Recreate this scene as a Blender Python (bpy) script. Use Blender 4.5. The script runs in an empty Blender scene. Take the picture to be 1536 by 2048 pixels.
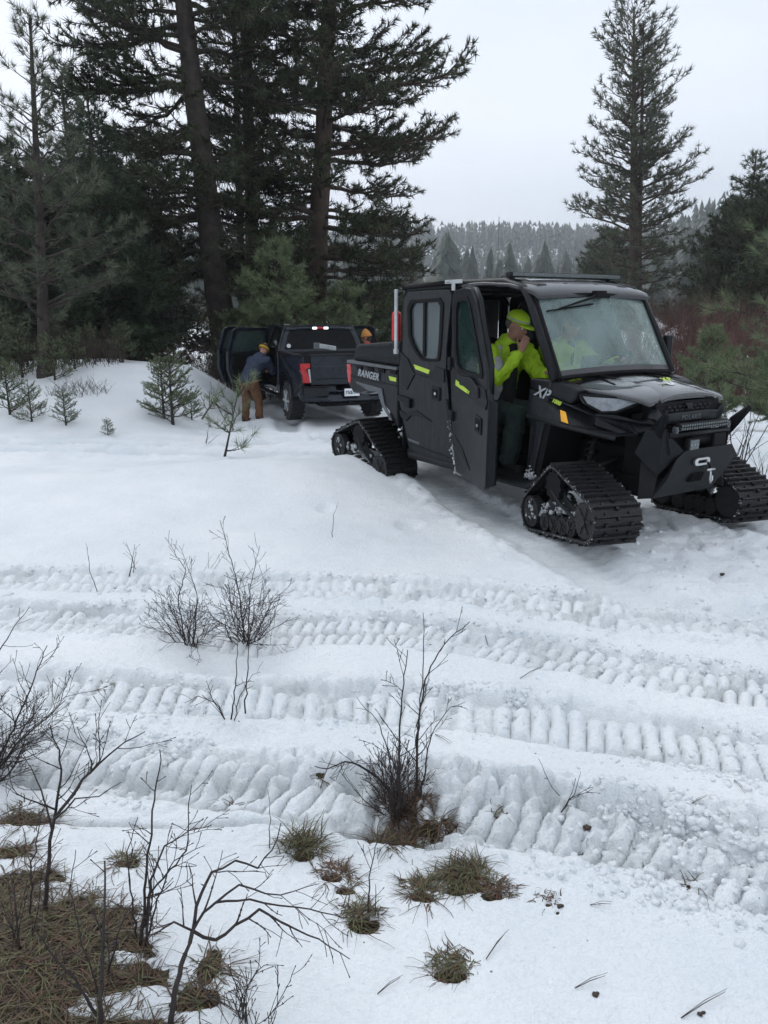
import bpy, bmesh, math, random
import numpy as np
from mathutils import Vector, Matrix
random.seed(7); RNG = np.random.default_rng(7)
SC = bpy.context.scene
COL = SC.collection
rad = math.radians
# ------------------------------------------------------------------ camera
PITCH = rad(14.7); CAMZ = 1.85; FPX = 1540.0
cam_d = bpy.data.cameras.new('camera'); cam = bpy.data.objects.new('camera', cam_d); COL.objects.link(cam)
cam.location = (0, 0, CAMZ); cam.rotation_euler = (rad(90) - PITCH, 0, 0)
cam_d.sensor_fit = 'VERTICAL'; cam_d.sensor_height = 36; cam_d.lens = 36 * FPX / 2048
cam_d.clip_start = 0.05; cam_d.clip_end = 6000
SC.camera = cam
# ------------------------------------------------------------------ sky, sun, exposure
world = bpy.data.worlds.new('World'); SC.world = world; world.use_nodes = True
nt = world.node_tree; nt.nodes.clear()
def wn(t, **k):
    n = nt.nodes.new(t)
    for a, b in k.items(): setattr(n, a, b)
    return n
SUN_EL, SUN_AZ = rad(42), rad(-25)
sky = wn('ShaderNodeTexSky', sky_type='NISHITA'); sky.sun_disc = False
sky.sun_elevation = SUN_EL; sky.sun_rotation = SUN_AZ; sky.dust_density = 3.0; sky.air_density = 1.2
hs = wn('ShaderNodeHueSaturation'); hs.inputs['Saturation'].default_value = 0.3
nt.links.new(sky.outputs[0], hs.inputs['Color'])
tc = wn('ShaderNodeTexCoord'); mp = wn('ShaderNodeMapping'); mp.inputs['Scale'].default_value = (1.0, 1.0, 2.2)
mp.inputs['Location'].default_value = (3.1, 0.4, 0.2)
nz = wn('ShaderNodeTexNoise'); nz.inputs['Scale'].default_value = 1.3; nz.inputs['Detail'].default_value = 5; nz.inputs['Roughness'].default_value = .5
cr = wn('ShaderNodeValToRGB')
cr.color_ramp.elements[0].position = .3; cr.color_ramp.elements[0].color = (6.0, 6.65, 7.6, 1)
cr.color_ramp.elements[1].position = .7; cr.color_ramp.elements[1].color = (8.0, 8.45, 9.3, 1)
nt.links.new(tc.outputs['Generated'], mp.inputs[0]); nt.links.new(mp.outputs[0], nz.inputs['Vector'])
nt.links.new(nz.outputs[0], cr.inputs[0])
mx = wn('ShaderNodeMix', data_type='RGBA'); mx.inputs[0].default_value = .93
nt.links.new(hs.outputs[0], mx.inputs[6]); nt.links.new(cr.outputs[0], mx.inputs[7])
bg = wn('ShaderNodeBackground'); bg.inputs['Strength'].default_value = 0.108
nt.links.new(mx.outputs[2], bg.inputs[0]); wo = wn('ShaderNodeOutputWorld'); nt.links.new(bg.outputs[0], wo.inputs[0])
sd = bpy.data.lights.new('sun', 'SUN'); sd.energy = 0.9; sd.angle = rad(35); sd.color = (1, .985, .96)
sun = bpy.data.objects.new('sun', sd); COL.objects.link(sun)
# overcast: the brightest part of the cloud stands beyond the woods, left of straight ahead
sv = Vector((math.sin(SUN_AZ) * math.cos(SUN_EL), math.cos(SUN_AZ) * math.cos(SUN_EL), math.sin(SUN_EL)))
sun.rotation_euler = sv.to_track_quat('Z', 'Y').to_euler()
SC.view_settings.view_transform = 'Standard'; SC.view_settings.look = 'None'
SC.view_settings.exposure = 0.38; SC.view_settings.gamma = 1.0; SC.view_settings.use_curve_mapping = False
SC.render.engine = 'CYCLES'
# ------------------------------------------------------------------ material helpers
def mat(name, col, rough=.5, metal=0., film=0., var=0., vscale=6., bump=0., bscale=40., spec=.5, alpha=1., emit=None, estr=0., coat=0., drops=0., sss=0., col2=None, trans=0.):
    m = bpy.data.materials.new(name); m.use_nodes = True; t = m.node_tree; b = t.nodes['Principled BSDF']
    b.inputs['Roughness'].default_value = rough; b.inputs['Metallic'].default_value = metal
    b.inputs['Specular IOR Level'].default_value = spec; b.inputs['Alpha'].default_value = alpha
    b.inputs['Coat Weight'].default_value = coat; b.inputs['Transmission Weight'].default_value = trans
    b.inputs['Base Color'].default_value = (*col, 1)
    co = t.nodes.new('ShaderNodeTexCoord')
    if emit: b.inputs['Emission Color'].default_value = (*emit, 1); b.inputs['Emission Strength'].default_value = estr
    if sss: b.inputs['Subsurface Weight'].default_value = sss; b.inputs['Subsurface Radius'].default_value = (.02, .03, .04)
    if var or col2:
        n = t.nodes.new('ShaderNodeTexNoise'); n.inputs['Scale'].default_value = vscale; n.inputs['Detail'].default_value = 6
        n.inputs['Roughness'].default_value = .62
        t.links.new(co.outputs['Object'], n.inputs['Vector'])
        r = t.nodes.new('ShaderNodeValToRGB'); r.color_ramp.elements[0].position = .33; r.color_ramp.elements[1].position = .67
        c2 = col2 or tuple(min(1, c * (1 + var)) for c in col); c1 = col if col2 else tuple(c * (1 - var) for c in col)
        r.color_ramp.elements[0].color = (*c1, 1); r.color_ramp.elements[1].color = (*c2, 1)
        t.links.new(n.outputs[0], r.inputs[0]); t.links.new(r.outputs[0], b.inputs['Base Color'])
    if film:    # thin dried road salt and run-down water streaks
        src = b.inputs['Base Color'].links[0].from_socket
        mpn = t.nodes.new('ShaderNodeMapping'); mpn.inputs['Scale'].default_value = (16, 16, 1.6); t.links.new(co.outputs['Object'], mpn.inputs[0])
        ns = t.nodes.new('ShaderNodeTexNoise'); ns.inputs['Scale'].default_value = 1.6; ns.inputs['Detail'].default_value = 7; ns.inputs['Roughness'].default_value = .7; t.links.new(mpn.outputs[0], ns.inputs['Vector'])
        rs = t.nodes.new('ShaderNodeMapRange'); rs.inputs[1].default_value = .42; rs.inputs[2].default_value = .85; rs.inputs[4].default_value = film; t.links.new(ns.outputs[0], rs.inputs[0])
        mf = t.nodes.new('ShaderNodeMix'); mf.data_type = 'RGBA'; t.links.new(rs.outputs[0], mf.inputs[0]); t.links.new(src, mf.inputs[6]); mf.inputs[7].default_value = (.085, .09, .092, 1); t.links.new(mf.outputs[2], b.inputs['Base Color'])
    if drops:   # rain drops standing on the surface, and wet sheen
        v = t.nodes.new('ShaderNodeTexVoronoi'); v.inputs['Scale'].default_value = 95; t.links.new(co.outputs['Object'], v.inputs['Vector'])
        v.feature = 'F1'
        r = t.nodes.new('ShaderNodeValToRGB'); r.color_ramp.elements[0].position = .0; r.color_ramp.elements[0].color = (1, 1, 1, 1)
        r.color_ramp.elements[1].position = .42; r.color_ramp.elements[1].color = (0, 0, 0, 1)
        t.links.new(v.outputs['Distance'], r.inputs[0])
        n3 = t.nodes.new('ShaderNodeTexNoise'); n3.inputs['Scale'].default_value = 18; t.links.new(co.outputs['Object'], n3.inputs['Vector'])
        mu = t.nodes.new('ShaderNodeMath'); mu.operation = 'MULTIPLY'
        t.links.new(r.outputs[0], mu.inputs[0]); t.links.new(n3.outputs[0], mu.inputs[1])
        bp = t.nodes.new('ShaderNodeBump'); bp.inputs['Strength'].default_value = drops; bp.inputs['Distance'].default_value = .004
        t.links.new(mu.outputs[0], bp.inputs['Height']); t.links.new(bp.outputs[0], b.inputs['Normal'])
        r2 = t.nodes.new('ShaderNodeMapRange'); r2.inputs[3].default_value = rough; r2.inputs[4].default_value = max(.05, rough - .22)
        t.links.new(mu.outputs[0], r2.inputs[0]); t.links.new(r2.outputs[0], b.inputs['Roughness'])
    elif bump:
        n2 = t.nodes.new('ShaderNodeTexNoise'); n2.inputs['Scale'].default_value = bscale; n2.inputs['Detail'].default_value = 4
        t.links.new(co.outputs['Object'], n2.inputs['Vector'])
        bp = t.nodes.new('ShaderNodeBump'); bp.inputs['Strength'].default_value = bump; bp.inputs['Distance'].default_value = .02
        t.links.new(n2.outputs[0], bp.inputs['Height']); t.links.new(bp.outputs[0], b.inputs['Normal'])
    return m
M = {}
M['plastic'] = mat('black_plastic', (.0042, .005, .0066), .36, spec=.22, film=.15, var=.35, vscale=5, drops=.18)
M['plastic_matt'] = mat('matt_black_plastic', (.008, .0095, .011), .6, spec=.3, var=.4, vscale=9, bump=.25, bscale=120)
M['panel'] = mat('charcoal_panel', (.0058, .0072, .0092), .33, spec=.26, film=.30, var=.35, vscale=3, drops=.14)
M['roofm'] = mat('wet_roof', (.014, .016, .020), .25, var=.3, vscale=7, drops=.5, coat=.3)
M['hoodm'] = mat('wet_hood', (.012, .014, .017), .18, var=.3, vscale=7, drops=.35, coat=1.0)
M['grey'] = mat('gunmetal_grey', (.11, .12, .13), .42, var=.2, vscale=5, metal=.4)
M['rubber'] = mat('track_rubber', (.006, .006, .007), .46, spec=.4, var=.5, vscale=25, bump=.4, bscale=60)
M['steel'] = mat('black_steel', (.005, .006, .0075), .45, spec=.22, metal=.0, var=.4, vscale=20)
M['silver'] = mat('bare_aluminium', (.55, .57, .58), .3, metal=.9, var=.15)
M['alu'] = mat('dull_aluminium', (.42, .44, .45), .5, metal=.3, var=.2)
M['lime'] = mat('lime_decal', (.46, .62, .06), .45, var=.08)
M['lettering'] = mat('grey_lettering', (.30, .32, .34), .45)
M['white'] = mat('white_paint', (.75, .76, .77), .4, var=.08)
M['amber'] = mat('amber_reflector', (.90, .42, .02), .25, var=.1, vscale=30)
M['redlens'] = mat('red_lens', (.42, .008, .012), .15, var=.2, vscale=30, coat=.5)
M['red'] = mat('red_enamel', (.55, .012, .018), .3, var=.15)
M['lens'] = mat('headlight_lens', (.20, .22, .24), .12, var=.25, vscale=24, drops=.7)
M['ledglass'] = mat('led_glass', (.10, .12, .12), .12, var=.3, vscale=60)
M['black'] = mat('deep_black', (.004, .004, .005), .7, spec=.2, var=.3)
M['interior'] = mat('interior_black', (.003, .0032, .0035), .8, spec=.12, var=.4)
M['seat'] = mat('seat_vinyl', (.007, .0075, .008), .6, spec=.25, var=.3)
M['hivis'] = mat('hivis_lime_fabric', (.36, .58, .015), .65, var=.18, vscale=8, bump=.6, bscale=9)
M['hivis_cap'] = mat('lime_cap_fabric', (.38, .60, .015), .7, var=.12, vscale=12, bump=.2, bscale=90)
M['reflect'] = mat('silver_reflective_tape', (.33, .34, .35), .4, var=.2, vscale=9)
M['darkcloth'] = mat('black_cloth', (.008, .008, .010), .85, var=.4, bump=.5, bscale=10)
M['greencloth'] = mat('dark_green_trousers', (.018, .034, .030), .85, var=.35, vscale=5, bump=.7, bscale=9)
M['navy'] = mat('navy_quilted_jacket', (.012, .022, .052), .7, var=.3, vscale=8, bump=.6, bscale=8)
M['brown'] = mat('brown_canvas_trousers', (.13, .062, .030), .85, var=.25, vscale=6, bump=.6, bscale=8)
M['mustard'] = mat('mustard_knit', (.42, .25, .02), .9, var=.2, vscale=40, bump=.6, bscale=120)
M['orange'] = mat('orange_knit', (.50, .22, .055), .9, var=.15, vscale=40, bump=.7, bscale=120)
M['rustred'] = mat('red_jacket', (.40, .035, .025), .8, var=.2)
M['skin'] = mat('skin', (.36, .19, .13), .55, var=.12, vscale=12, sss=.08)
M['hair'] = mat('grey_hair', (.10, .09, .085), .8, var=.5, vscale=60, bump=.6, bscale=150)
M['darkhair'] = mat('dark_hair', (.02, .014, .01), .8, var=.5, vscale=60, bump=.6, bscale=150)
M['boot'] = mat('leather_boot', (.035, .02, .012), .6, var=.4, vscale=15)
M['truck'] = mat('dark_blue_grey_paint', (.010, .014, .022), .25, metal=.2, var=.12, vscale=4, coat=.3, spec=.3)
M['truckdark'] = mat('unpainted_truck_plastic', (.012, .013, .015), .5, spec=.3, var=.3, vscale=14, bump=.15)
M['truckglass'] = mat('privacy_glass', (.003, .004, .005), .08, var=.3, spec=.12)
M['chrome'] = mat('satin_chrome', (.55, .56, .57), .2, metal=.9, var=.1)
M['tyre'] = mat('tyre_rubber', (.012, .012, .013), .75, var=.4, vscale=20, bump=.4, bscale=60)
M['rim'] = mat('dark_alloy', (.06, .065, .07), .35, metal=.7, var=.3)
M['litwhite'] = mat('lit_cargo_lamp', (.9, .9, .86), .3, emit=(1, .98, .9), estr=1.3)
M['greentree'] = mat('plate_green_print', (.02, .25, .16), .5)
M['plateblue'] = mat('plate_letters', (.03, .04, .10), .5)
M['bark'] = mat('dark_wet_bark', (.018, .014, .012), .85, col2=(.050, .038, .030), vscale=5, bump=1.0, bscale=14)
M['barkred'] = mat('orange_brown_pine_bark', (.045, .032, .025), .85, col2=(.085, .056, .042), vscale=4, bump=1.0, bscale=10)
M['twig'] = mat('bare_twig_bark', (.028, .020, .018), .75, var=.4, vscale=10)
M['twigbrown'] = mat('brown_twig_bark', (.050, .034, .026), .8, var=.4, vscale=10)
M['willow'] = mat('red_willow_bark', (.11, .055, .046), .8, var=.45, vscale=1.2)
M['willowtan'] = mat('tan_willow_bark', (.19, .12, .065), .8, var=.35, vscale=1.2)
def needle_mat(name, c1, c2, vs=1.3):
    m = mat(name, c1, .55, col2=c2, vscale=vs, spec=.4); return m
M['needle'] = needle_mat('pine_needles_dark', (.014, .021, .010), (.056, .070, .030), .9)
M['needle2'] = needle_mat('pine_needles_mid', (.036, .046, .028), (.112, .128, .074), .9)
M['needlebright'] = needle_mat('young_pine_needles', (.075, .105, .050), (.19, .235, .115), 2.5)
M['needlefir'] = needle_mat('fir_needles', (.014, .028, .014), (.050, .078, .038), 1.2)
M['needlefar'] = needle_mat('far_conifer_needles', (.022, .036, .026), (.05, .07, .045), .15)
M['lichen'] = mat('black_tree_lichen', (.018, .016, .010), .9, col2=(.055, .055, .03), vscale=2)
M['grass'] = mat('winter_grass', (.022, .027, .009), .6, col2=(.12, .115, .04), vscale=30)
M['deadgrass'] = mat('dead_grass', (.022, .010, .006), .65, col2=(.12, .064, .032), vscale=34)
def glass_mat(name, tint, alpha, rough=.05, fog=None):
    m = mat(name, tint, rough, alpha=alpha, spec=.6)
    if fog:
        t = m.node_tree; b = t.nodes['Principled BSDF']; co = t.nodes['Texture Coordinate']
        n = t.nodes.new('ShaderNodeTexNoise'); n.inputs['Scale'].default_value = 2.6; n.inputs['Detail'].default_value = 7
        n.inputs['Distortion'].default_value = .8; n.inputs['Roughness'].default_value = .6
        t.links.new(co.outputs['Object'], n.inputs['Vector'])
        r = t.nodes.new('ShaderNodeMapRange'); r.inputs[1].default_value = .3; r.inputs[2].default_value = .7
        r.inputs[3].default_value = alpha - fog; r.inputs[4].default_value = alpha + fog
        t.links.new(n.outputs[0], r.inputs[0]); t.links.new(r.outputs[0], b.inputs['Alpha'])
    return m
M['windscreen'] = glass_mat('fogged_windscreen', (.36, .48, .46), .27, .05, .11)
M['sideglass'] = glass_mat('side_glass', (.06, .08, .085), .90, .04)
M['clearglass'] = glass_mat('clear_green_glass', (.03, .07, .06), .30, .03)
M['tintglass'] = glass_mat('green_tinted_glass', (.05, .078, .072), .66, .05)
# snow
def snow_material(name, with_mask=False):
    m = bpy.data.materials.new(name); m.use_nodes = True; t = m.node_tree; b = t.nodes['Principled BSDF']
    N = t.nodes.new; Lk = t.links.new
    geo = N('ShaderNodeNewGeometry')
    def noise(sc, det=5, ro=.55):
        n = N('ShaderNodeTexNoise'); n.inputs['Scale'].default_value = sc; n.inputs['Detail'].default_value = det; n.inputs['Roughness'].default_value = ro
        Lk(geo.outputs['Position'], n.inputs['Vector']); return n
    big = noise(.9, 6)
    r = N('ShaderNodeValToRGB'); r.color_ramp.elements[0].position = .35; r.color_ramp.elements[1].position = .65
    r.color_ramp.elements[0].color = (.73, .775, .805, 1); r.color_ramp.elements[1].color = (.835, .86, .875, 1)
    Lk(big.outputs[0], r.inputs[0])
    fine = noise(38, 5, .7)
    r2 = N('ShaderNodeValToRGB'); r2.color_ramp.elements[0].position = .28; r2.color_ramp.elements[1].position = .5
    r2.color_ramp.elements[0].color = (.80, .82, .84, 1); r2.color_ramp.elements[1].color = (1, 1, 1, 1)
    Lk(fine.outputs[0], r2.inputs[0])
    mu = N('ShaderNodeMix'); mu.data_type = 'RGBA'; mu.blend_type = 'MULTIPLY'; mu.inputs[0].default_value = .55
    Lk(r.outputs[0], mu.inputs[6]); Lk(r2.outputs[0], mu.inputs[7])
    out = mu.outputs[2]
    if with_mask:
        def attr(nm):
            a = N('ShaderNodeAttribute'); a.attribute_name = nm; return a
        # slush: wet compacted snow in the ruts is greyer; dirt: soil and litter showing through
        a = attr('slush'); ms = N('ShaderNodeMix'); ms.data_type = 'RGBA'
        Lk(a.outputs['Fac'], ms.inputs[0]); Lk(out, ms.inputs[6]); ms.inputs[7].default_value = (.50, .53, .53, 1)
        a2 = attr('dirt'); ld = noise(30, 6, .75)
        rl = N('ShaderNodeValToRGB'); rl.color_ramp.elements[0].color = (.018, .013, .008, 1); rl.color_ramp.elements[1].color = (.10, .075, .038, 1)
        rl.color_ramp.elements[0].position = .35; rl.color_ramp.elements[1].position = .7
        Lk(ld.outputs[0], rl.inputs[0])
        # ragged edge between soil and snow
        ad = N('ShaderNodeMath'); ad.operation = 'ADD'; en = noise(22, 5, .7)
        sb = N('ShaderNodeMath'); sb.operation = 'SUBTRACT'; Lk(en.outputs[0], sb.inputs[0]); sb.inputs[1].default_value = .5
        Lk(sb.outputs[0], ad.inputs[0]); Lk(a2.outputs['Fac'], ad.inputs[1])
        st = N('ShaderNodeMapRange'); st.inputs[1].default_value = .48; st.inputs[2].default_value = .56; Lk(ad.outputs[0], st.inputs[0])
        md = N('ShaderNodeMix'); md.data_type = 'RGBA'; Lk(st.outputs[0], md.inputs[0]); Lk(ms.outputs[2], md.inputs[6]); Lk(rl.outputs[0], md.inputs[7])
        # small needles and litter flecks
        v = N('ShaderNodeTexVoronoi'); v.inputs['Scale'].default_value = 9; Lk(geo.outputs['Position'], v.inputs['Vector'])
        rv = N('ShaderNodeMapRange'); rv.inputs[1].default_value = .045; rv.inputs[2].default_value = .03; Lk(v.outputs['Distance'], rv.inputs[0])
        a3 = attr('litter'); mm = N('ShaderNodeMath'); mm.operation = 'MULTIPLY'; Lk(rv.outputs[0], mm.inputs[0]); Lk(a3.outputs['Fac'], mm.inputs[1])
        ml = N('ShaderNodeMix'); ml.data_type = 'RGBA'; Lk(mm.outputs[0], ml.inputs[0]); Lk(md.outputs[2], ml.inputs[6]); ml.inputs[7].default_value = (.06, .045, .03, 1)
        out = ml.outputs[2]
        ss = N('ShaderNodeMath'); ss.operation = 'SUBTRACT'; ss.inputs[0].default_value = 1.; Lk(st.outputs[0], ss.inputs[1])
        s2 = N('ShaderNodeMath'); s2.operation = 'MULTIPLY'; Lk(ss.outputs[0], s2.inputs[0]); s2.inputs[1].default_value = .0
    Lk(out, b.inputs['Base Color'])
    b.inputs['Roughness'].default_value = .6; b.inputs['Specular IOR Level'].default_value = .35
    bp = N('ShaderNodeBump'); bp.inputs['Strength'].default_value = .7; bp.inputs['Distance'].default_value = .016
    f2 = noise(90, 3, .6); ma = N('ShaderNodeMath'); ma.operation = 'ADD'; Lk(fine.outputs[0], ma.inputs[0]); Lk(f2.outputs[0], ma.inputs[1])
    Lk(ma.outputs[0], bp.inputs['Height']); Lk(bp.outputs[0], b.inputs['Normal'])
    return m
M['snowdirty'] = mat('packed_dirty_snow', (.20, .21, .22), .7, col2=(.55, .57, .58), vscale=18, bump=.6, bscale=60)
M['snow'] = snow_material('old_snow'); M['snowground'] = snow_material('snow_ground', True)
# ------------------------------------------------------------------ object helpers
def link(o, parent=None):
    COL.objects.link(o)
    if parent is not None: o.parent = parent
    return o
def tag(o, label=None, cat=None, group=None, kind=None):
    if label: o['label'] = label
    if cat: o['category'] = cat
    if group: o['group'] = group
    if kind: o['kind'] = kind
    return o
def empty(name, loc=(0, 0, 0), rz=0, label=None, cat=None, group=None):
    o = bpy.data.objects.new(name, None); o.empty_display_size = .2; link(o)
    o.location = loc; o.rotation_euler = (0, 0, rz); tag(o, label, cat, group); return o
def np_obj(name, V, F, material, parent=None, smooth=False):
    """V (n,3) float, F (m,k) int -> one mesh object"""
    me = bpy.data.meshes.new(name); V = np.asarray(V, np.float32); F = np.asarray(F, np.int32); m, k = F.shape
    me.vertices.add(len(V)); me.vertices.foreach_set('co', V.ravel())
    me.loops.add(m * k); me.loops.foreach_set('vertex_index', F.ravel())
    me.polygons.add(m); me.polygons.foreach_set('loop_start', np.arange(0, m * k, k, dtype=np.int32))
    me.polygons.foreach_set('loop_total', np.full(m, k, np.int32))
    if smooth: me.polygons.foreach_set('use_smooth', np.ones(m, bool))
    me.update(calc_edges=True); me.materials.append(material)
    return link(bpy.data.objects.new(name, me), parent)
class MB:
    """collects simple solids and builds them as one mesh object"""
    def __init__(s): s.v = []; s.f = []
    def add(s, V, F):
        o = len(s.v); s.v += [tuple(p) for p in V]; s.f += [tuple(i + o for i in f) for f in F]; return s
    def box(s, c, d, rot=None):
        x, y, z = [k / 2 for k in d]
        V = [Vector((a * x, b * y, e * z)) for a in (-1, 1) for b in (-1, 1) for e in (-1, 1)]
        if rot is not None: V = [rot @ p for p in V]
        V = [p + Vector(c) for p in V]
        return s.add(V, [(0, 1, 3, 2), (4, 6, 7, 5), (0, 4, 5, 1), (2, 3, 7, 6), (0, 2, 6, 4), (1, 5, 7, 3)])
    def prism(s, A, B):
        """two matching loops -> closed solid"""
        n = len(A); return s.add(list(A) + list(B), [tuple(range(n - 1, -1, -1)), tuple(range(n, 2 * n))] + [(i, (i + 1) % n, n + (i + 1) % n, n + i) for i in range(n)])
    def side(s, prof, w0, w1):
        """profile (u,z) extruded between two side positions w (w = right of the vehicle)"""
        return s.prism([(u, -w0, z) for u, z in prof], [(u, -w1, z) for u, z in prof])
    def ring(s, O, I, w0, w1):
        """frame between outer and inner loops in the (u,z) plane, thick from w0 to w1"""
        n = len(O); V = [(u, -w0, z) for u, z in O] + [(u, -w0, z) for u, z in I] + [(u, -w1, z) for u, z in O] + [(u, -w1, z) for u, z in I]
        F = []
        for i in range(n):
            j = (i + 1) % n
            F += [(i, j, n + j, n + i), (2 * n + j, 2 * n + i, 3 * n + i, 3 * n + j), (j, i, 2 * n + i, 2 * n + j), (n + i, n + j, 3 * n + j, 3 * n + i)]
        return s.add(V, F)
    def tube(s, pts, r, n=8, cap=True):
        pts = [Vector(p) for p in pts]; rr = r if isinstance(r, (list, tuple)) else [r] * len(pts)
        V = []; F = []; up = None
        for i, p in enumerate(pts):
            d = (pts[min(i + 1, len(pts) - 1)] - pts[max(i - 1, 0)])
            d = d.normalized() if d.length > 1e-9 else Vector((0, 0, 1))
            a = d.orthogonal().normalized() if up is None else (up - d * up.dot(d))
            if a.length < 1e-6: a = d.orthogonal()
            a.normalize(); up = a; b = d.cross(a)
            V += [p + (a * math.cos(t) + b * math.sin(t)) * rr[i] for t in [2 * math.pi * k / n for k in range(n)]]
        for i in range(len(pts) - 1):
            F += [(i * n + k, i * n + (k + 1) % n, (i + 1) * n + (k + 1) % n, (i + 1) * n + k) for k in range(n)]
        if cap: F += [tuple(range(n - 1, -1, -1)), tuple(range(len(V) - n, len(V)))]
        return s.add(V, F)
    def cyl(s, a, b, r, n=20, r2=None): return s.tube([a, b], [r, r2 if r2 is not None else r], n)
    def ball(s, c, r, nu=12, nv=8, rot=None):
        if not isinstance(r, (tuple, list)): r = (r, r, r)
        V = []; F = []
        for j in range(nv + 1):
            ph = math.pi * j / nv
            for i in range(nu):
                th = 2 * math.pi * i / nu; p = Vector((r[0] * math.sin(ph) * math.cos(th), r[1] * math.sin(ph) * math.sin(th), r[2] * math.cos(ph)))
                if rot is not None: p = rot @ p
                V.append(p + Vector(c))
        for j in range(nv): F += [(j * nu + i, (j + 1) * nu + i, (j + 1) * nu + (i + 1) % nu, j * nu + (i + 1) % nu) for i in range(nu)]
        return s.add(V, F)
    def build(s, name, m, parent=None, bevel=0, smooth=False, loc=None, rot=None, seg=2):
        me = bpy.data.meshes.new(name); me.from_pydata([tuple(p) for p in s.v], [], s.f)
        bm = bmesh.new(); bm.from_mesh(me)
        bmesh.ops.remove_doubles(bm, verts=bm.verts, dist=1e-5)
        bmesh.ops.recalc_face_normals(bm, faces=bm.faces); bm.to_mesh(me); bm.free()
        me.materials.append(m); o = link(bpy.data.objects.new(name, me), parent)
        if smooth:
            for p in me.polygons: p.use_smooth = True
        if bevel:
            b = o.modifiers.new('Bevel', 'BEVEL'); b.width = bevel; b.segments = seg; b.limit_method = 'ANGLE'; b.angle_limit = rad(35)
            if smooth: b.harden_normals = False
        if loc: o.location = loc
        if rot: o.rotation_euler = rot
        return o
def text_obj(name, body, size, m, M4, parent=None, extrude=.002, shear=0., bold=0., space=1., align='LEFT'):
    c = bpy.data.curves.new(name, 'FONT'); c.body = body; c.size = size; c.extrude = extrude; c.shear = shear; c.offset = bold; c.space_character = space
    c.align_x = align
    t = bpy.data.objects.new(name, c); COL.objects.link(t)
    dg = bpy.context.evaluated_depsgraph_get(); me = bpy.data.meshes.new_from_object(t.evaluated_get(dg))
    bpy.data.objects.remove(t); me.materials.clear(); me.materials.append(m); me.transform(M4)
    return link(bpy.data.objects.new(name, me), parent)
def segs_mesh(P0, P1, R0, R1, n=3):
    """many straight tapered twigs at once -> V,F arrays"""
    P0, P1 = np.asarray(P0, float), np.asarray(P1, float); R0, R1 = np.asarray(R0, float), np.asarray(R1, float)
    d = P1 - P0; L = np.linalg.norm(d, axis=1, keepdims=True); d = d / np.maximum(L, 1e-9)
    up = np.where(np.abs(d[:, 2:3]) > .9, np.array([[1., 0, 0]]), np.array([[0, 0, 1.]]))
    a = np.cross(d, up); a /= np.maximum(np.linalg.norm(a, axis=1, keepdims=True), 1e-9); b = np.cross(d, a)
    th = 2 * np.pi * np.arange(n) / n; c, s_ = np.cos(th), np.sin(th)
    ring = a[:, None, :] * c[None, :, None] + b[:, None, :] * s_[None, :, None]
    V = np.concatenate([P0[:, None] + ring * R0[:, None, None], P1[:, None] + ring * R1[:, None, None]], 1)
    m = len(P0); k = np.arange(n); k2 = (k + 1) % n
    f = np.stack([k, k2, k2 + n, k + n], 1)
    F = (f[None] + (np.arange(m) * 2 * n)[:, None, None]).reshape(-1, 4)
    return V.reshape(-1, 3), F
class Segs:
    def __init__(s): s.a = []; s.b = []; s.r = []; s.q = []
    def add(s, p0, p1, r0, r1): s.a.append(p0); s.b.append(p1); s.r.append(r0); s.q.append(r1)
    def path(s, P, R):
        for i in range(len(P) - 1): s.add(P[i], P[i + 1], R[i], R[i + 1])
    def build(s, name, m, parent=None, n=3):
        V, F = segs_mesh(np.array(s.a), np.array(s.b), np.array(s.r), np.array(s.q), n); return np_obj(name, V, F, m, parent, smooth=True)
def px(x, y, Y):
    """the point at distance Y ahead seen at photo pixel (x, y)"""
    a = (x - 768) / FPX; b = -(y - 1024) / FPX; c, s_ = math.cos(PITCH), math.sin(PITCH)
    d = (a, c + b * s_, -s_ + b * c); t = Y / d[1]; return (d[0] * t, Y, CAMZ + d[2] * t)
# ------------------------------------------------------------------ noise
def _h(ix, iy, s):
    n = (ix.astype(np.int64) * 374761393 + iy.astype(np.int64) * 668265263 + s * 1442695041) & 0x7fffffff
    n = ((n ^ (n >> 13)) * 1274126177) & 0x7fffffff
    return ((n ^ (n >> 16)) & 0xffff) / 65535.
def vnoise(x, y, s=0):
    ix, iy = np.floor(x), np.floor(y); fx, fy = x - ix, y - iy; fx = fx * fx * (3 - 2 * fx); fy = fy * fy * (3 - 2 * fy)
    a, b, c, d = _h(ix, iy, s), _h(ix + 1, iy, s), _h(ix, iy + 1, s), _h(ix + 1, iy + 1, s)
    return (a + (b - a) * fx) * (1 - fy) + (c + (d - c) * fx) * fy - .5
def fbm(x, y, s=0, o=4, g=.5):
    r = 0; a = 1.
    for i in range(o): r = r + a * vnoise(x * 2 ** i + 17 * i, y * 2 ** i - 9 * i, s + i); a *= g
    return r
def lumps(x, y, s=0):
    """rounded clods: 1 at the middle of a cell, 0 at its rim; also a per-clod random"""
    ix, iy = np.floor(x), np.floor(y); best = np.full(x.shape, 9.); idv = np.zeros(x.shape)
    for dx in (-1, 0, 1):
        for dy in (-1, 0, 1):
            jx, jy = ix + dx, iy + dy; qx = jx + .15 + .7 * _h(jx, jy, s); qy = jy + .15 + .7 * _h(jx, jy, s + 7)
            d = (x - qx) ** 2 + (y - qy) ** 2; m_ = d < best; best = np.where(m_, d, best); idv = np.where(m_, _h(jx, jy, s + 3), idv)
    return np.clip(1 - best / .45, 0, 1) ** .5, idv
def sstep(a, b, x):
    t = np.clip((x - a) / (b - a), 0, 1); return t * t * (3 - 2 * t)
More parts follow.
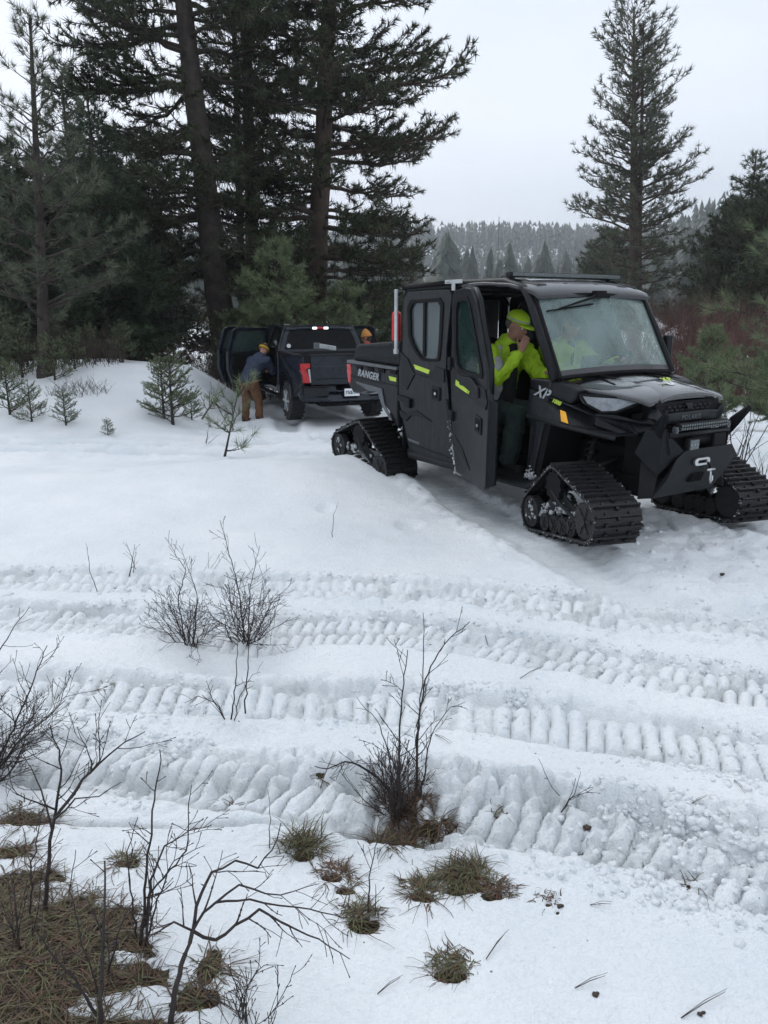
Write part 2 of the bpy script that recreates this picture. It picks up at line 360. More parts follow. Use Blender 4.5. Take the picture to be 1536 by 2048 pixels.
# ------------------------------------------------------------------ snow ground
RUTS = [  # centre line (x,y), width, depth, block relief, skew, share of whole blocks, lanes
 ([(-3.2, 3.18), (-2.3, 3.05), (-1.67, 2.95), (-1.09, 2.86), (-0.72, 2.8), (-0.36, 2.72), (-0.1, 2.66)], 0.3, 0.042, 0.040, -0.2, 0.88, 1),
 ([(-0.1, 2.66), (0.26, 2.66), (0.48, 2.58), (0.71, 2.49), (0.95, 2.38), (1.12, 2.28), (1.4, 2.1), (2.0, 1.75)], 0.31, 0.048, 0.046, -0.1, 0.97, 1),
 ([(-4.0, 3.6), (-1.95, 3.56), (-1.42, 3.51), (-0.67, 3.48), (-0.02, 3.43), (0.55, 3.31), (0.98, 3.17), (1.33, 3.04), (1.61, 2.93), (2.6, 2.62)], 0.31, 0.048, 0.046, 0.1, 0.9, 1),
 ([(-5, 4.66), (-2.4, 4.5), (-1.43, 4.4), (-0.62, 4.3), (0.1, 4.26), (0.55, 4.12), (1.04, 3.9), (1.39, 3.73), (1.67, 3.62), (1.95, 3.53), (3.2, 3.35)], 0.35, 0.042, 0.04, -0.12, 0.95, 2),
 ([(-6, 5.3), (-2.72, 5.17), (-1.64, 5.12), (-0.72, 5.04), (0.11, 5.02), (0.64, 4.88), (1.07, 4.66), (1.58, 4.44), (2.31, 4.28), (4, 4.2)], 0.31, 0.036, 0.032, 0.1, 0.88, 2),
]
PATHS = [  # smooth packed track the vehicle came along
 ([(-1.0,13.0),(-.2,9.9),(.57,8.2),(1.0,6.9),(1.35,5.7),(1.75,4.75),(2.5,4.35),(4,4.25)], .46, .05),
 ([(.9,13.5),(1.5,10.2),(1.9,9.0),(2.45,7.9),(2.95,7.0),(3.4,6.2),(4.4,5.4)], .46, .045),
 ([(-9,11.9),(-5.92,11.6),(-3.74,11.15),(-2.34,11.35),(-1.0,12.2),(-.6,14)], .5, .10),
 ([(-9,10.1),(-5.25,10.35),(-3.14,10.25),(-1.9,10.0),(-1,9.9),(0.2,9.6)], .45, .08),
 ([(-.15,13),(-.4,16),(-1.6,19)], .45, .10), ([(-1.75,14),(-2.0,16),(-3.1,19)], .40, .10),
]
BARE = [(-1.188, 2.186, 0.128, 0.06), (-0.977, 2.031, 0.176, 0.075), (-1.075, 1.931, 0.24, 0.075), (-0.832, 1.931, 0.136, 0.06), (-0.925, 1.787, 0.272, 0.068), (-0.96, 1.674, 0.24, 0.068), (-1.319, 1.99, 0.2, 0.15), (-0.781, 1.629, 0.2, 0.045), (-1.148, 1.721, 0.24, 0.15), (-1.325, 2.334, 0.08, 0.038), (-0.279, 2.341, 0.047, 0.031), (-0.184, 2.233, 0.043, 0.025), (-0.13, 2.175, 0.036, 0.019), (-0.072, 2.033, 0.043, 0.028), (0.135, 2.147, 0.036, 0.019), (0.271, 2.186, 0.061, 0.028), (0.357, 2.147, 0.036, 0.019), (0.199, 1.834, 0.043, 0.022), (0.059, 2.483, 0.094, 0.043), (0.156, 2.557, 0.072, 0.031), (-0.015, 2.455, 0.043, 0.019), (-0.897, 2.282, 0.036, 0.019), (-1.358, 2.497, 0.115, 0.037), (0.538, 2.107, 0.011, 0.006), (0.56, 2.075, 0.009, 0.006), (-0.591, 2.682, 0.036, 0.007), (-0.269, 2.873, 0.022, 0.012), (0.45, 2.618, 0.036, 0.012), (0.72, 2.413, 0.014, 0.009), (1.048, 2.21, 0.022, 0.007), (0.252, 2.572, 0.043, 0.019), (-0.506, 1.842, 0.036, 0.056), (-0.524, 1.733, 0.065, 0.031), (-1.423, 3.587, 0.029, 0.007), (-0.953, 2.107, 0.072, 0.025)]  # soil showing: x, y, rx, ry (metres); the first ten are the big patch
GAPS = [(-1.099, 2.174, 0.1, 0.03), (-0.921, 2.095, 0.09, 0.025), (-0.795, 1.705, 0.13, 0.035), (-0.677, 1.745, 0.08, 0.03), (-1.156, 2.095, 0.05, 0.02), (-0.786, 1.884, 0.05, 0.02)]  # snow left lying in the big bare patch
def polyd(x, y, P):
    """distance to a polyline (signed across) and length along it"""
    bd = np.full(x.shape, 1e9); bs = np.zeros(x.shape); bt = np.zeros(x.shape); acc = 0.
    for (x0, y0), (x1, y1) in zip(P[:-1], P[1:]):
        L = math.hypot(x1 - x0, y1 - y0); ux, uy = (x1 - x0) / L, (y1 - y0) / L
        s_ = (x - x0) * ux + (y - y0) * uy; sc = np.clip(s_, 0, L); dx = x - x0 - sc * ux; dy = y - y0 - sc * uy
        d = dx * dx + dy * dy; m_ = d < bd; bd = np.where(m_, d, bd); bs = np.where(m_, acc + sc, bs)
        bt = np.where(m_, (x - x0) * (-uy) + (y - y0) * ux, bt); acc += L
    return np.sqrt(bd), bs, bt
def base_h(x, y):
    """broad lie of the land"""
    x = np.asarray(x, float); y = np.asarray(y, float)
    z = -.39 * sstep(9.5, 15.5, y)
    z = z + .24 * np.exp(-(((x + 1.15) / 1.5) ** 2 + ((y - 8.15) / 1.0) ** 2)) + .10 * np.exp(-(((x + 3.5) / 2.6) ** 2 + ((y - 7.8) / 1.3) ** 2))
    z = z + .16 * np.exp(-(((x + .15) / .42) ** 2 + ((y - 8.95) / .45) ** 2))
    bank = sstep(-2.95, -4.7, x + .10 * (y - 16)) * sstep(11.8, 16.5, y) * (1 - sstep(18.5, 27, y))
    z = z + bank * (.98 + .10 * np.sin(x * .9 + 1) + .16 * fbm(x * .55, y * .55, 44, 3))
    bank2 = sstep(-7, -10, x) * sstep(15, 21, y) * (1 - sstep(24, 34, y)); z = z + bank2 * .35
    z = z - .95 * sstep(19, 34, y) - .05 * sstep(2, -6, y)
    z = z + .18 * np.exp(-(((x - 5.5) / 2.6) ** 2 + ((y - 11.0) / 2.2) ** 2)) + .05 * np.exp(-(((x - 3.6) / 1.2) ** 2 + ((y - 6.4) / .9) ** 2))
    z = z + .05 * fbm(x * .45, y * .45, 3, 3) + .025 * fbm(x * 1.5, y * 1.5, 5, 3)
    z = z + .075 * np.exp(-(((x - 1.45) / .7) ** 2 + ((y - 6.0) / .7) ** 2))
    r = np.hypot(x, y)
    z = z + .6 * fbm(x * .02, y * .02, 8, 2) * sstep(60, 200, r)
    return z
def ground_h(x, y, full=False):
    x = np.asarray(x, float); y = np.asarray(y, float)
    z = base_h(x, y); slush = np.zeros(z.shape); near = 1 - sstep(12, 22, np.hypot(x, y))
    z = z + .010 * fbm(x * 6, y * 6, 21, 3) * near + .004 * fbm(x * 28, y * 28, 23, 3) * (1 - sstep(4, 9, y))
    wob = .035 * fbm(x * 2.3, y * 2.3, 31, 3); wob2 = .035 * fbm(x * 9, y * 9, 33, 3)
    l1, i1 = lumps(x * 13, y * 13, 5); l2, i2 = lumps(x * 24 + .3, y * 24, 9); l3, i3 = lumps(x * 7.5, y * 7.5, 15)
    clod = .030 * l1 * (i1 > .35) * (.4 + .8 * i1) + .014 * l2 * (i2 > .3) + .045 * l3 * (i3 > .62)
    side_fade = 1 - sstep(.95, 1.25, np.abs(x) / np.maximum(y + .4, .05))   # the old ruts run out under the smoother snow at both sides
    for k, (P, W, D, B, skew, bl, lanes) in enumerate(RUTS):
        D, B = D * side_fade, B * side_fade
        d, s_, t = polyd(x, y, P); tt = t + wob * .6; at = np.abs(tt) + wob2 * .35
        inside = 1 - sstep(W * .5 - .02, W * .5 + .035 + .05 * (tt > 0), at + .02 * (l1 * (i1 > .4)) * (tt > 0))
        z = z - D * inside
        # clods thrown up along both rims; one side is a higher pushed-up berm
        rim = np.exp(-((at - W * .5 - .07) / .075) ** 2)
        messy = sstep(-.05, .40, fbm(s_ * .9 + k * 9, s_ * 0 + tt * 1.5, 41 + k, 2) + .02)
        far = (tt > 0) * 1.; rimf = np.exp(-((at - W * .5 - .075) / .105) ** 2) * far
        rub = .022 * l1 * (i1 > .3) * (.4 + .8 * i1) + .013 * l2 * (i2 > .25)
        z = z + rim * (.003 + .009 * far) + rub * rimf * (.75 + .6 * messy) + clod * (rim * (1 - far) * (.10 + .5 * messy) * (1 - sstep(.02, .30, at - W * .5)) )
        # lug prints: pillows of snow between the grooves, two staggered lanes
        lane = (tt > .01 * np.sin(k)).astype(float) * (lanes == 2); p = .074 + .005 * (k % 3)
        ss = s_ + skew * tt + lane * p * .5 + .010 * fbm(x * 11, y * 11, 51, 3) + .018 * np.sin(s_ * 3.1 + k); q = ss / p; fi = np.floor(q); f = q - fi
        pr = 1 - np.abs((f - .5) / .45); prof = np.clip(pr, 0, 1) ** .33
        lw = W * .5; tq = tt + .02 * fbm(x * 9, y * 9, 62, 2); tl = (np.abs(np.abs(tq) - lw * .5) / (lw * (.40 + .12 * _h(fi, lane * 9 + k, 91)))) if lanes == 2 else np.abs(tq + .03 * (_h(fi, lane, 93) - .5)) / (lw * (.74 + .28 * _h(fi, lane * 9 + k, 91))); prof = prof * np.clip(1 - tl ** 6, 0, 1) ** .4
        rnd = _h(fi, lane * 3 + k * 11, 77); rnd2 = _h(fi, lane * 5 + k * 7, 79)
        ok = (rnd < bl) * (1 - .75 * messy * (_h(fi, lane, 83) < .28)) * (.76 + .34 * rnd2)
        blk = prof * ok * B * (1 + .45 * fbm(x * 13, y * 13, 61, 3)) + clod * .10 * (1 - .6 * prof)
        broken = (1 - np.clip(ok, 0, 1)); z = z + inside * (blk + broken * clod * .8 + .004 * fbm(x * 40, y * 40, 66, 2))
        slush = np.maximum(slush, inside * (1 - np.clip(prof * ok * 1.4, 0, 1)) * (.35 + .5 * sstep(-.1, .35, fbm(x * 3, y * 3, 71, 2))))
    for k, (P, W, D) in enumerate(PATHS):
        d, s_, t = polyd(x, y, P); tt = np.abs(t + wob * 1.2)
        tt = np.abs(tt + .05 * fbm(x * 1.1, y * 1.1, 36, 3) * 2 + wob2 * 1.2); dd = np.where(d > np.abs(t) + .02, d, tt)
        inside = 1 - sstep(W * .5 - .05, W * .5 + .10, dd)
        lug = .5 + .5 * np.sin(s_ * 2 * np.pi / .105 + .9 * np.sign(t) + 6 * wob)
        z = z - D * inside + inside * (.010 * lug + .012 * fbm(x * 8, y * 8, 88, 3)) + .022 * np.exp(-((dd - W * .5 - .16) / .14) ** 2) * (.6 + .9 * l3 * (i3 > .5) + .25 * l1)
        slush = np.maximum(slush, inside * (.16 + .25 * sstep(-.1, .3, fbm(x * 2, y * 2, 91, 2))))
    # trampled, lumpy snow to the right in front of the vehicle and around the parked pickup
    tr = sstep(1.7, 2.4, x) * sstep(3.9, 4.4, y) * (1 - sstep(6.6, 8, y)) + .9 * np.exp(-(((x + 2.3) / 1.3) ** 2 + ((y - 13.6) / 1.3) ** 2)) + .5 * sstep(9.3, 9.9, y) * (1 - sstep(12.0, 12.8, y)) * sstep(1, -1, x)
    lt, it = lumps(x * 4.3, y * 4.3, 25)
    z = z + tr * (.030 * lt * (it > .4) + .010 * l1 * (i1 > .5) - .012 * (it < .2) * lt)
    for cx, cy, rr, dp in FOOT:
        e = ((x - cx) / rr) ** 2 + ((y - cy) / (rr * 1.25)) ** 2; z = z - dp * np.exp(-e * e)
    dirt = np.zeros(z.shape)
    en = .55 * fbm(x * 6, y * 6, 95, 4) + .35 * fbm(x * 19, y * 19, 96, 3)
    for cx, cy, a, b in BARE:
        e = ((x - cx) / a) ** 2 + ((y - cy) / b) ** 2; dirt = np.maximum(dirt, 1 - sstep(.55, 1.35, np.sqrt(e) + en))
    for cx, cy, a, b in GAPS:
        e = ((x - cx) / a) ** 2 + ((y - cy) / b) ** 2; dirt = dirt * sstep(.5, 1.2, np.sqrt(e) + en)
    z = z - .014 * dirt + .02 * dirt * fbm(x * 20, y * 20, 97, 3)
    # snow settled away round the bush stems
    for cx, cy, rr in WELLS: z = z - .07 * np.exp(-(((x - cx) ** 2 + (y - cy) ** 2) / rr ** 2))
    if full: return z, slush, dirt
    return z
FOOT = [(2.55,4.85,.10,.07),(2.0,4.75,.07,.04),(2.35,5.25,.09,.05),(2.85,5.4,.10,.06),(.22,6.62,.11,.04),(-.55,7.0,.08,.03),(-1.7,5.55,.07,.03),(-3.1,8.6,.1,.04),(-2.2,8.9,.1,.04),(-1.9,8.5,.09,.03),
        (-2.6,15.6,.15,.1),(-2.45,15.0,.14,.09),(-2.75,14.5,.14,.09),(-2.3,14.2,.13,.08),(-2.2,13.5,.14,.08),(-1.9,13.0,.13,.07),(-2.9,16.1,.15,.1),(-3.4,12.6,.12,.06),(-4.2,12.3,.12,.06),(-2.8,15.2,.15,.1),(-3.0,14.6,.14,.08),(-2.7,14.0,.14,.08),(-3.1,13.4,.13,.07),(-.2,13.2,.14,.06),(.15,12.4,.14,.06)]
WELLS = [(-1.0,3.98,.32),(-.70,3.98,.25),(.05,2.5,.22),(-.65,3.15,.12)]
def gh(x, y): return float(ground_h(np.array([x]), np.array([y]))[0])
def build_ground():
    CY = -.4
    th = [0.]
    half = rad(34)
    fine = np.linspace(-half, half, 430); mid_a = np.linspace(half, rad(47), 34)[1:]; co2 = np.concatenate([mid_a, np.linspace(rad(47), math.pi, 46)[1:-1]]); co1 = -np.concatenate([co2, [math.pi]])[::-1]
    TH = np.concatenate([co1, fine, co2])
    R = [.25, .6, 1.0, 1.4]
    while R[-1] < 15: R.append(R[-1] + max(.005, .0033 * R[-1]))
    while R[-1] < 40: R.append(R[-1] * 1.012)
    while R[-1] < 2500: R.append(R[-1] * 1.09)
    R = np.array(R); rr, tt = np.meshgrid(R, TH, indexing='ij')
    X = rr * np.sin(tt); Y = CY + rr * np.cos(tt)
    Z, S, D = ground_h(X, Y, True)
    nr, nc = X.shape; i = np.arange(nr - 1)[:, None]; j = np.arange(nc)[None]; j2 = (j + 1) % nc
    F = np.stack([i * nc + j, i * nc + j2, (i + 1) * nc + j2, (i + 1) * nc + j], -1).reshape(-1, 4)
    V = np.stack([X, Y, Z], -1).reshape(-1, 3)
    V = np.vstack([V, [[0, CY, float(Z[0].mean())]]]); c = len(V) - 1
    F = np.vstack([F, np.stack([np.full(nc, c), (np.arange(nc) + 1) % nc, np.arange(nc), np.arange(nc)], 1)])[:-nc]
    o = np_obj('snow_ground', V, F, M['snowground'], smooth=True); me = o.data
    lit = (1 - sstep(3, 6, Y)) * .8
    for nm, A in (('slush', S), ('dirt', D), ('litter', lit)):
        a = me.attributes.new(nm, 'FLOAT', 'POINT'); arr = np.concatenate([A.ravel(), [0]]).astype(np.float32); a.data.foreach_set('value', arr)
    tag(o, kind='structure'); return o
build_ground()
# snow clods lying along the ruts
def ico(sub=1):
    bm = bmesh.new(); bmesh.ops.create_icosphere(bm, subdivisions=sub, radius=1); V = np.array([v.co[:] for v in bm.verts]); F = np.array([[v.index for v in f.verts] for f in bm.faces]); bm.free(); return V, F
def clods(name, pts, sizes, m, parent=None, flat=.75, sub=2, seed=1):
    V0, F0 = ico(sub); rg = np.random.default_rng(seed); n = len(pts); VV = []; FF = []
    for k in range(n):
        q = rg.normal(size=3); a = rg.uniform(0, 6.28); s_ = sizes[k] * rg.uniform(.65, 1.35, 3); s_[2] *= flat
        f = 1 + .16 * np.sin(V0 @ (q * 2.2) + a) + .12 * np.sin(V0[:, [1, 2, 0]] @ (q * 3.7) + a * 2) + .05 * rg.normal(size=len(V0))
        v = V0 * f[:, None] * s_; c, s2 = math.cos(a), math.sin(a); v = np.stack([v[:, 0] * c - v[:, 1] * s2, v[:, 0] * s2 + v[:, 1] * c, v[:, 2]], 1)
        VV.append(v + np.asarray(pts[k])); FF.append(F0 + k * len(V0))
    return np_obj(name, np.vstack(VV), np.vstack(FF), m, parent, smooth=True)
def build_clods():
    rg = np.random.default_rng(5); P = []; S = []
    for (L, W, D, B, sk, bl, ln_), cnt in zip(RUTS, (520, 900, 800, 520, 460)):
        L = np.array(L); k = 0
        while k < cnt:
            i = rg.integers(0, len(L) - 1); t = rg.random(); p = L[i] * (1 - t) + L[i + 1] * t; d = L[i + 1] - L[i]; d /= np.hypot(*d); nrm = np.array([-d[1], d[0]])
            off = (W * .5 + abs(rg.normal(.0, .075))) * (1 if rg.random() < .72 else -1) if rg.random() < .8 else rg.uniform(-W, W) * .5
            q = p + nrm * off
            if abs(q[0]) > q[1] * .62 + .3: continue
            if vnoise(np.array([q[0] * 1.8]), np.array([q[1] * 1.8]), 5)[0] + rg.uniform(-.3, .3) < .12: continue
            P.append(q); S.append(.005 + .015 * rg.random() ** 2.4 + (.012 if rg.random() < .05 else 0)); k += 1
    for k in range(260):
        P.append(np.array([rg.uniform(1.8, 4.2), rg.uniform(4.2, 6.4)])); S.append(.010 + .03 * rg.random() ** 3)
    P = np.array(P); Z = ground_h(P[:, 0], P[:, 1]); S = np.array(S); pts = np.column_stack([P, Z - S * .1])
    tag(clods('snow_clods', pts, S, M['snow'], sub=1, seed=3), 'white broken snow clods thrown up along the lug printed ruts', 'snow', kind='stuff')
build_clods()
# ------------------------------------------------------------------ hills and far forest
def hill(name, ridge, y0, depth, foot):
    """ridge: list of (x, height); rises from y0 over depth, keeps going behind"""
    xs = np.linspace(ridge[0][0], ridge[-1][0], 120); zs = np.interp(xs, [a for a, b in ridge], [b for a, b in ridge])
    vs = np.linspace(0, 1.5, 40); X, T = np.meshgrid(xs, vs, indexing='ij'); Y = y0 + depth * T
    prof = np.where(T < 1, np.sin(np.clip(T, 0, 1) * np.pi / 2) ** 1.1, 1 - .3 * (T - 1))
    Z = foot + (zs[:, None] - foot) * prof + 5 * fbm(X * .012, Y * .012, 4, 3) * np.clip(T * 3, 0, 1) * (1 if zs.max() > 30 else .3)
    n0, n1 = X.shape; i = np.arange(n0 - 1)[:, None]; j = np.arange(n1 - 1)[None]
    F = np.stack([i * n1 + j, (i + 1) * n1 + j, (i + 1) * n1 + j + 1, i * n1 + j + 1], -1).reshape(-1, 4)
    o = np_obj(name, np.stack([X, Y, Z], -1).reshape(-1, 3), F, M['snow'], smooth=True); tag(o, kind='structure')
    def H(x, y):
        t = np.clip((np.asarray(y) - y0) / depth, 0, 1.5); p = np.where(t < 1, np.sin(np.clip(t, 0, 1) * np.pi / 2) ** 1.1, 1 - .3 * (t - 1))
        return foot + (np.interp(x, xs, zs) - foot) * p + 5 * fbm(np.asarray(x) * .012, np.asarray(y) * .012, 4, 3) * np.clip(t * 3, 0, 1) * (1 if zs.max() > 30 else .3)
    return H
def conifer_arrays(seed, levels=7, sides=7, w=.17):
    """small jagged conifer of unit height"""
    rg = np.random.default_rng(seed); V = []; F = []
    for l in range(levels):
        z0 = .10 + .86 * l / levels; z1 = z0 + .25 * (1 - .45 * l / levels); r = w * (1 - l / levels) ** .58 * rg.uniform(.6, 1.28) + .010
        o = len(V); V.append((rg.normal(0, .010), rg.normal(0, .010), min(z1, 1.)))
        for k in range(sides * 2):
            a = math.pi * k / sides + l; q = r * (rg.uniform(.8, 1.2) if k % 2 == 0 else rg.uniform(.4, .6)); V.append((q * math.cos(a), q * math.sin(a), z0 - (.035 if k % 2 == 0 else -.02) + rg.normal(0, .008)))
        F += [(o, o + 1 + k, o + 1 + (k + 1) % (sides * 2)) for k in range(sides * 2)]
    o = len(V); V += [(-.012, 0, 0), (.012, 0, 0), (0, .012, .3), (0, -.012, 0)]; F += [(o, o + 1, o + 2), (o + 3, o + 1, o + 2)]
    return np.array(V), np.array(F)
def forest(name, P, Hs, m, seed=0, label='', levels=6, sides=4, w=.15):
    T = [conifer_arrays(seed + k, levels, sides, w) for k in range(4)]; rg = np.random.default_rng(seed); VV = []; FF = []; o = 0
    for k in range(len(P)):
        V, F = T[k % 4]; a = rg.uniform(0, 6.28); c, s = math.cos(a), math.sin(a); W = rg.uniform(.75, 1.25)
        v = np.stack([(V[:, 0] * c - V[:, 1] * s) * Hs[k] * W, (V[:, 0] * s + V[:, 1] * c) * Hs[k] * W, V[:, 2] * Hs[k]], 1) + P[k]
        VV.append(v); FF.append(F + o); o += len(V)
    ob = np_obj(name, np.vstack(VV), np.vstack(FF), m); tag(ob, label, 'forest', kind='stuff'); return ob
rgf = np.random.default_rng(11)
FH = hill('far_hill', [(-900, 50), (-300, 50), (-60, 52), (10, 57), (90, 64), (190, 60), (260, 50), (330, 44), (520, 50), (1100, 60)], 520, 260, -2)
n = 11500; X = rgf.uniform(-420, 620, n); Y = 508 + 300 * rgf.random(n) ** .9
keep = (fbm(X * .02, Y * .03, 14, 3) + rgf.uniform(-.25, .25, n)) > -.33
X, Y = X[keep], Y[keep]; Z = FH(X, Y) - 1
forest('hillside_forest', np.column_stack([X, Y, Z]), rgf.uniform(11, 25, len(X)), M['needlefar'], 3, 'dense grey conifer forest covering the distant hazy ridge', 4, 2, .19)
RH = hill('right_hill', [(60, -2), (90, 4), (120, 16), (155, 33), (220, 50), (420, 80), (700, 90)], 190, 230, -2)
n = 4400; X = rgf.uniform(80, 520, n); Y = rgf.uniform(200, 470, n); Z = RH(X, Y) - 1; k = (Z > 0) & (fbm(X * .03, Y * .04, 24, 3) > -.3)
forest('slope_forest', np.column_stack([X, Y, Z])[k], rgf.uniform(12, 22, k.sum()), M['needlefar'], 13, 'conifer forest climbing the snowy slope at the right', 5, 3, .18)
# valley tree line: individual conifers at the foot of the hills
def far_tree_protos():
    out = []
    for s in range(5):
        V, F = conifer_arrays(40 + s, 18, 9, .17 + .02 * (s % 3)); me_o = np_obj('conifer_tree', V, F, M['needlefar']); out.append(me_o)
    return out
protos = far_tree_protos(); used = 0
spots = []
for k in range(285):
    Y = rgf.uniform(215, 400); pxl = rgf.uniform(300, 1420); X = (pxl - 768) / FPX * Y * .97
    if 1180 < pxl < 1230 and Y < 240: continue
    spots.append((X, Y))
spots.sort(key=lambda p: -p[1])
for k, (X, Y) in enumerate(spots):
    o = protos[k % 5] if k < 5 else protos[k % 5].copy()
    if k >= 5: COL.objects.link(o)
    o.location = (X, Y, gh(X, Y) - .4); hh = 8 + 17 * rgf.random() ** .8; wd_ = hh * rgf.uniform(.75, 1.45); o.scale = (wd_, wd_ * rgf.uniform(.8, 1.2), hh); o.rotation_euler = (0, 0, rgf.uniform(0, 6))
    pj = 768 + FPX * X / (Y * .97)
    lb = 'behind the big pine trunks' if pj < 640 else 'above the pickup' if pj < 830 else 'below the hazy ridge' if pj < 1130 else 'around the lone pine foot' if pj < 1300 else 'right of the lone pine'
    tag(o, 'misty far conifer of the valley tree line, ' + lb, 'tree', 'far conifers ' + lb)
def stems_clump(name, cx, cy, rx, ry, n, H, m, label, cat, r=.012, seed=0, kind='stuff', branch=4, zoff=0., spread=.18, dens=None):
    """thicket of upright bare shoots"""
    rg = np.random.default_rng(seed); S = Segs()
    a = rg.uniform(0, 2 * np.pi, n); q = np.sqrt(rg.random(n)); xs = cx + rx * q * np.cos(a); ys = cy + ry * q * np.sin(a); zs = ground_h(xs, ys) - .05 + zoff
    for k in range(n):
        h = H * rg.uniform(.5, 1.05) * (1 - .35 * q[k] ** 3); lean = rg.normal(0, spread, 2); p = np.array([xs[k], ys[k], zs[k]]); P = [p]; R = [r]
        for i in range(1, 5):
            P.append(p + np.array([lean[0] * h * (i / 4) ** 1.4 + rg.normal(0, .02 * h), lean[1] * h * (i / 4) ** 1.4, h * i / 4])); R.append(r * (1 - .8 * i / 4))
        S.path(P, R)
        for b in range(branch):
            t = rg.uniform(.3, .95); i = min(3, int(t * 4)); f = t * 4 - i; q0 = P[i] * (1 - f) + P[i + 1] * f; d = np.array([rg.normal(0, .35), rg.normal(0, .35), rg.uniform(.5, 1)]); l = h * rg.uniform(.12, .3)
            q1 = q0 + d / np.linalg.norm(d) * l; S.add(q0, q1, r * .5 * (1 - t * .5), r * .18)
    o = S.build(name, m, n=3); tag(o, label, cat, kind=kind); return o
# brush at the valley edge and tan cottonwoods
for k, (pxl, Y, H, wd, mt) in enumerate([(845, 150, 9, 5, 'willowtan'), (880, 165, 8, 5, 'willowtan'), (815, 160, 7, 4, 'willowtan'), (410, 150, 4, 8, 'willow'), (345, 170, 3, 8, 'willow')]):
    X = (pxl - 768) / FPX * Y
    o = stems_clump('bare_shrub', X, Y, wd, 3, 260, H, M[mt], None, None, .05, 70 + k, None, 6)
    tag(o, ['tall tan leafless shrub clump rising just left of the cab roof', 'tan leafless shrub clump directly behind the cab roof rear', 'low tan shrub clump at the end of the drooping pine bough', 'brown brush on the far edge of the snowfield beside the leaning trunk', 'low brown brush on the far snowfield left of the leaning trunk'][k], 'shrub', 'leafless brush across the valley')
for k in range(16):
    Y = rgf.uniform(60, 170); pxl = rgf.choice([rgf.uniform(150, 560), rgf.uniform(560, 900)]); X = (pxl - 768) / FPX * Y
    o = protos[k % 5].copy(); COL.objects.link(o); hh = rgf.uniform(1.2, 3.2); o.location = (X, Y, gh(X, Y) - .1); o.scale = (hh * 1.9, hh * 1.9, hh)
    tag(o, 'tiny young conifer standing alone on the valley snowfield', 'tree', 'little conifers scattered on the valley snowfield')
# ------------------------------------------------------------------ pines near by
def tuft_template(n, L, w, spread, seed, back=.5):
    """a brush of needles round the last stretch of a twig, pointing along +z"""
    rg = np.random.default_rng(seed); V = []; F = []
    for k in range(n):
        a = rg.uniform(0, 2 * np.pi); e = rg.uniform(*spread); z0 = -back * L * rg.random(); d = np.array([math.sin(e) * math.cos(a), math.sin(e) * math.sin(a), math.cos(e)])
        b = np.cross(d, rg.normal(size=3)); b /= np.linalg.norm(b); l = L * rg.uniform(.7, 1.1); p = np.array([0, 0, z0])
        o = len(V); V += [p + b * w * .5, p - b * w * .5, p + d * l]; F.append((o, o + 1, o + 2))
    return np.array(V), np.array(F)
def scatter(T, P, D, S, rg):
    """place templates T at points P along directions D with sizes S"""
    P = np.asarray(P); D = np.asarray(D); S = np.asarray(S); n = len(P); D = D / np.linalg.norm(D, axis=1, keepdims=True)
    r = rg.normal(size=(n, 3)); a = np.cross(D, r); a /= np.linalg.norm(a, axis=1, keepdims=True); b = np.cross(D, a)
    VV = []; FF = []; o = 0; which = rg.integers(0, len(T), n)
    for t, (V, F) in enumerate(T):
        i = np.where(which == t)[0]
        if not len(i): continue
        v = (V[None, :, 0:1] * a[i][:, None] + V[None, :, 1:2] * b[i][:, None] + V[None, :, 2:3] * D[i][:, None]) * S[i][:, None, None] + P[i][:, None]
        f = F[None] + (np.arange(len(i)) * len(V))[:, None, None] + o; VV.append(v.reshape(-1, 3)); FF.append(f.reshape(-1, 3)); o += len(i) * len(V)
    return np.vstack(VV), np.vstack(FF)
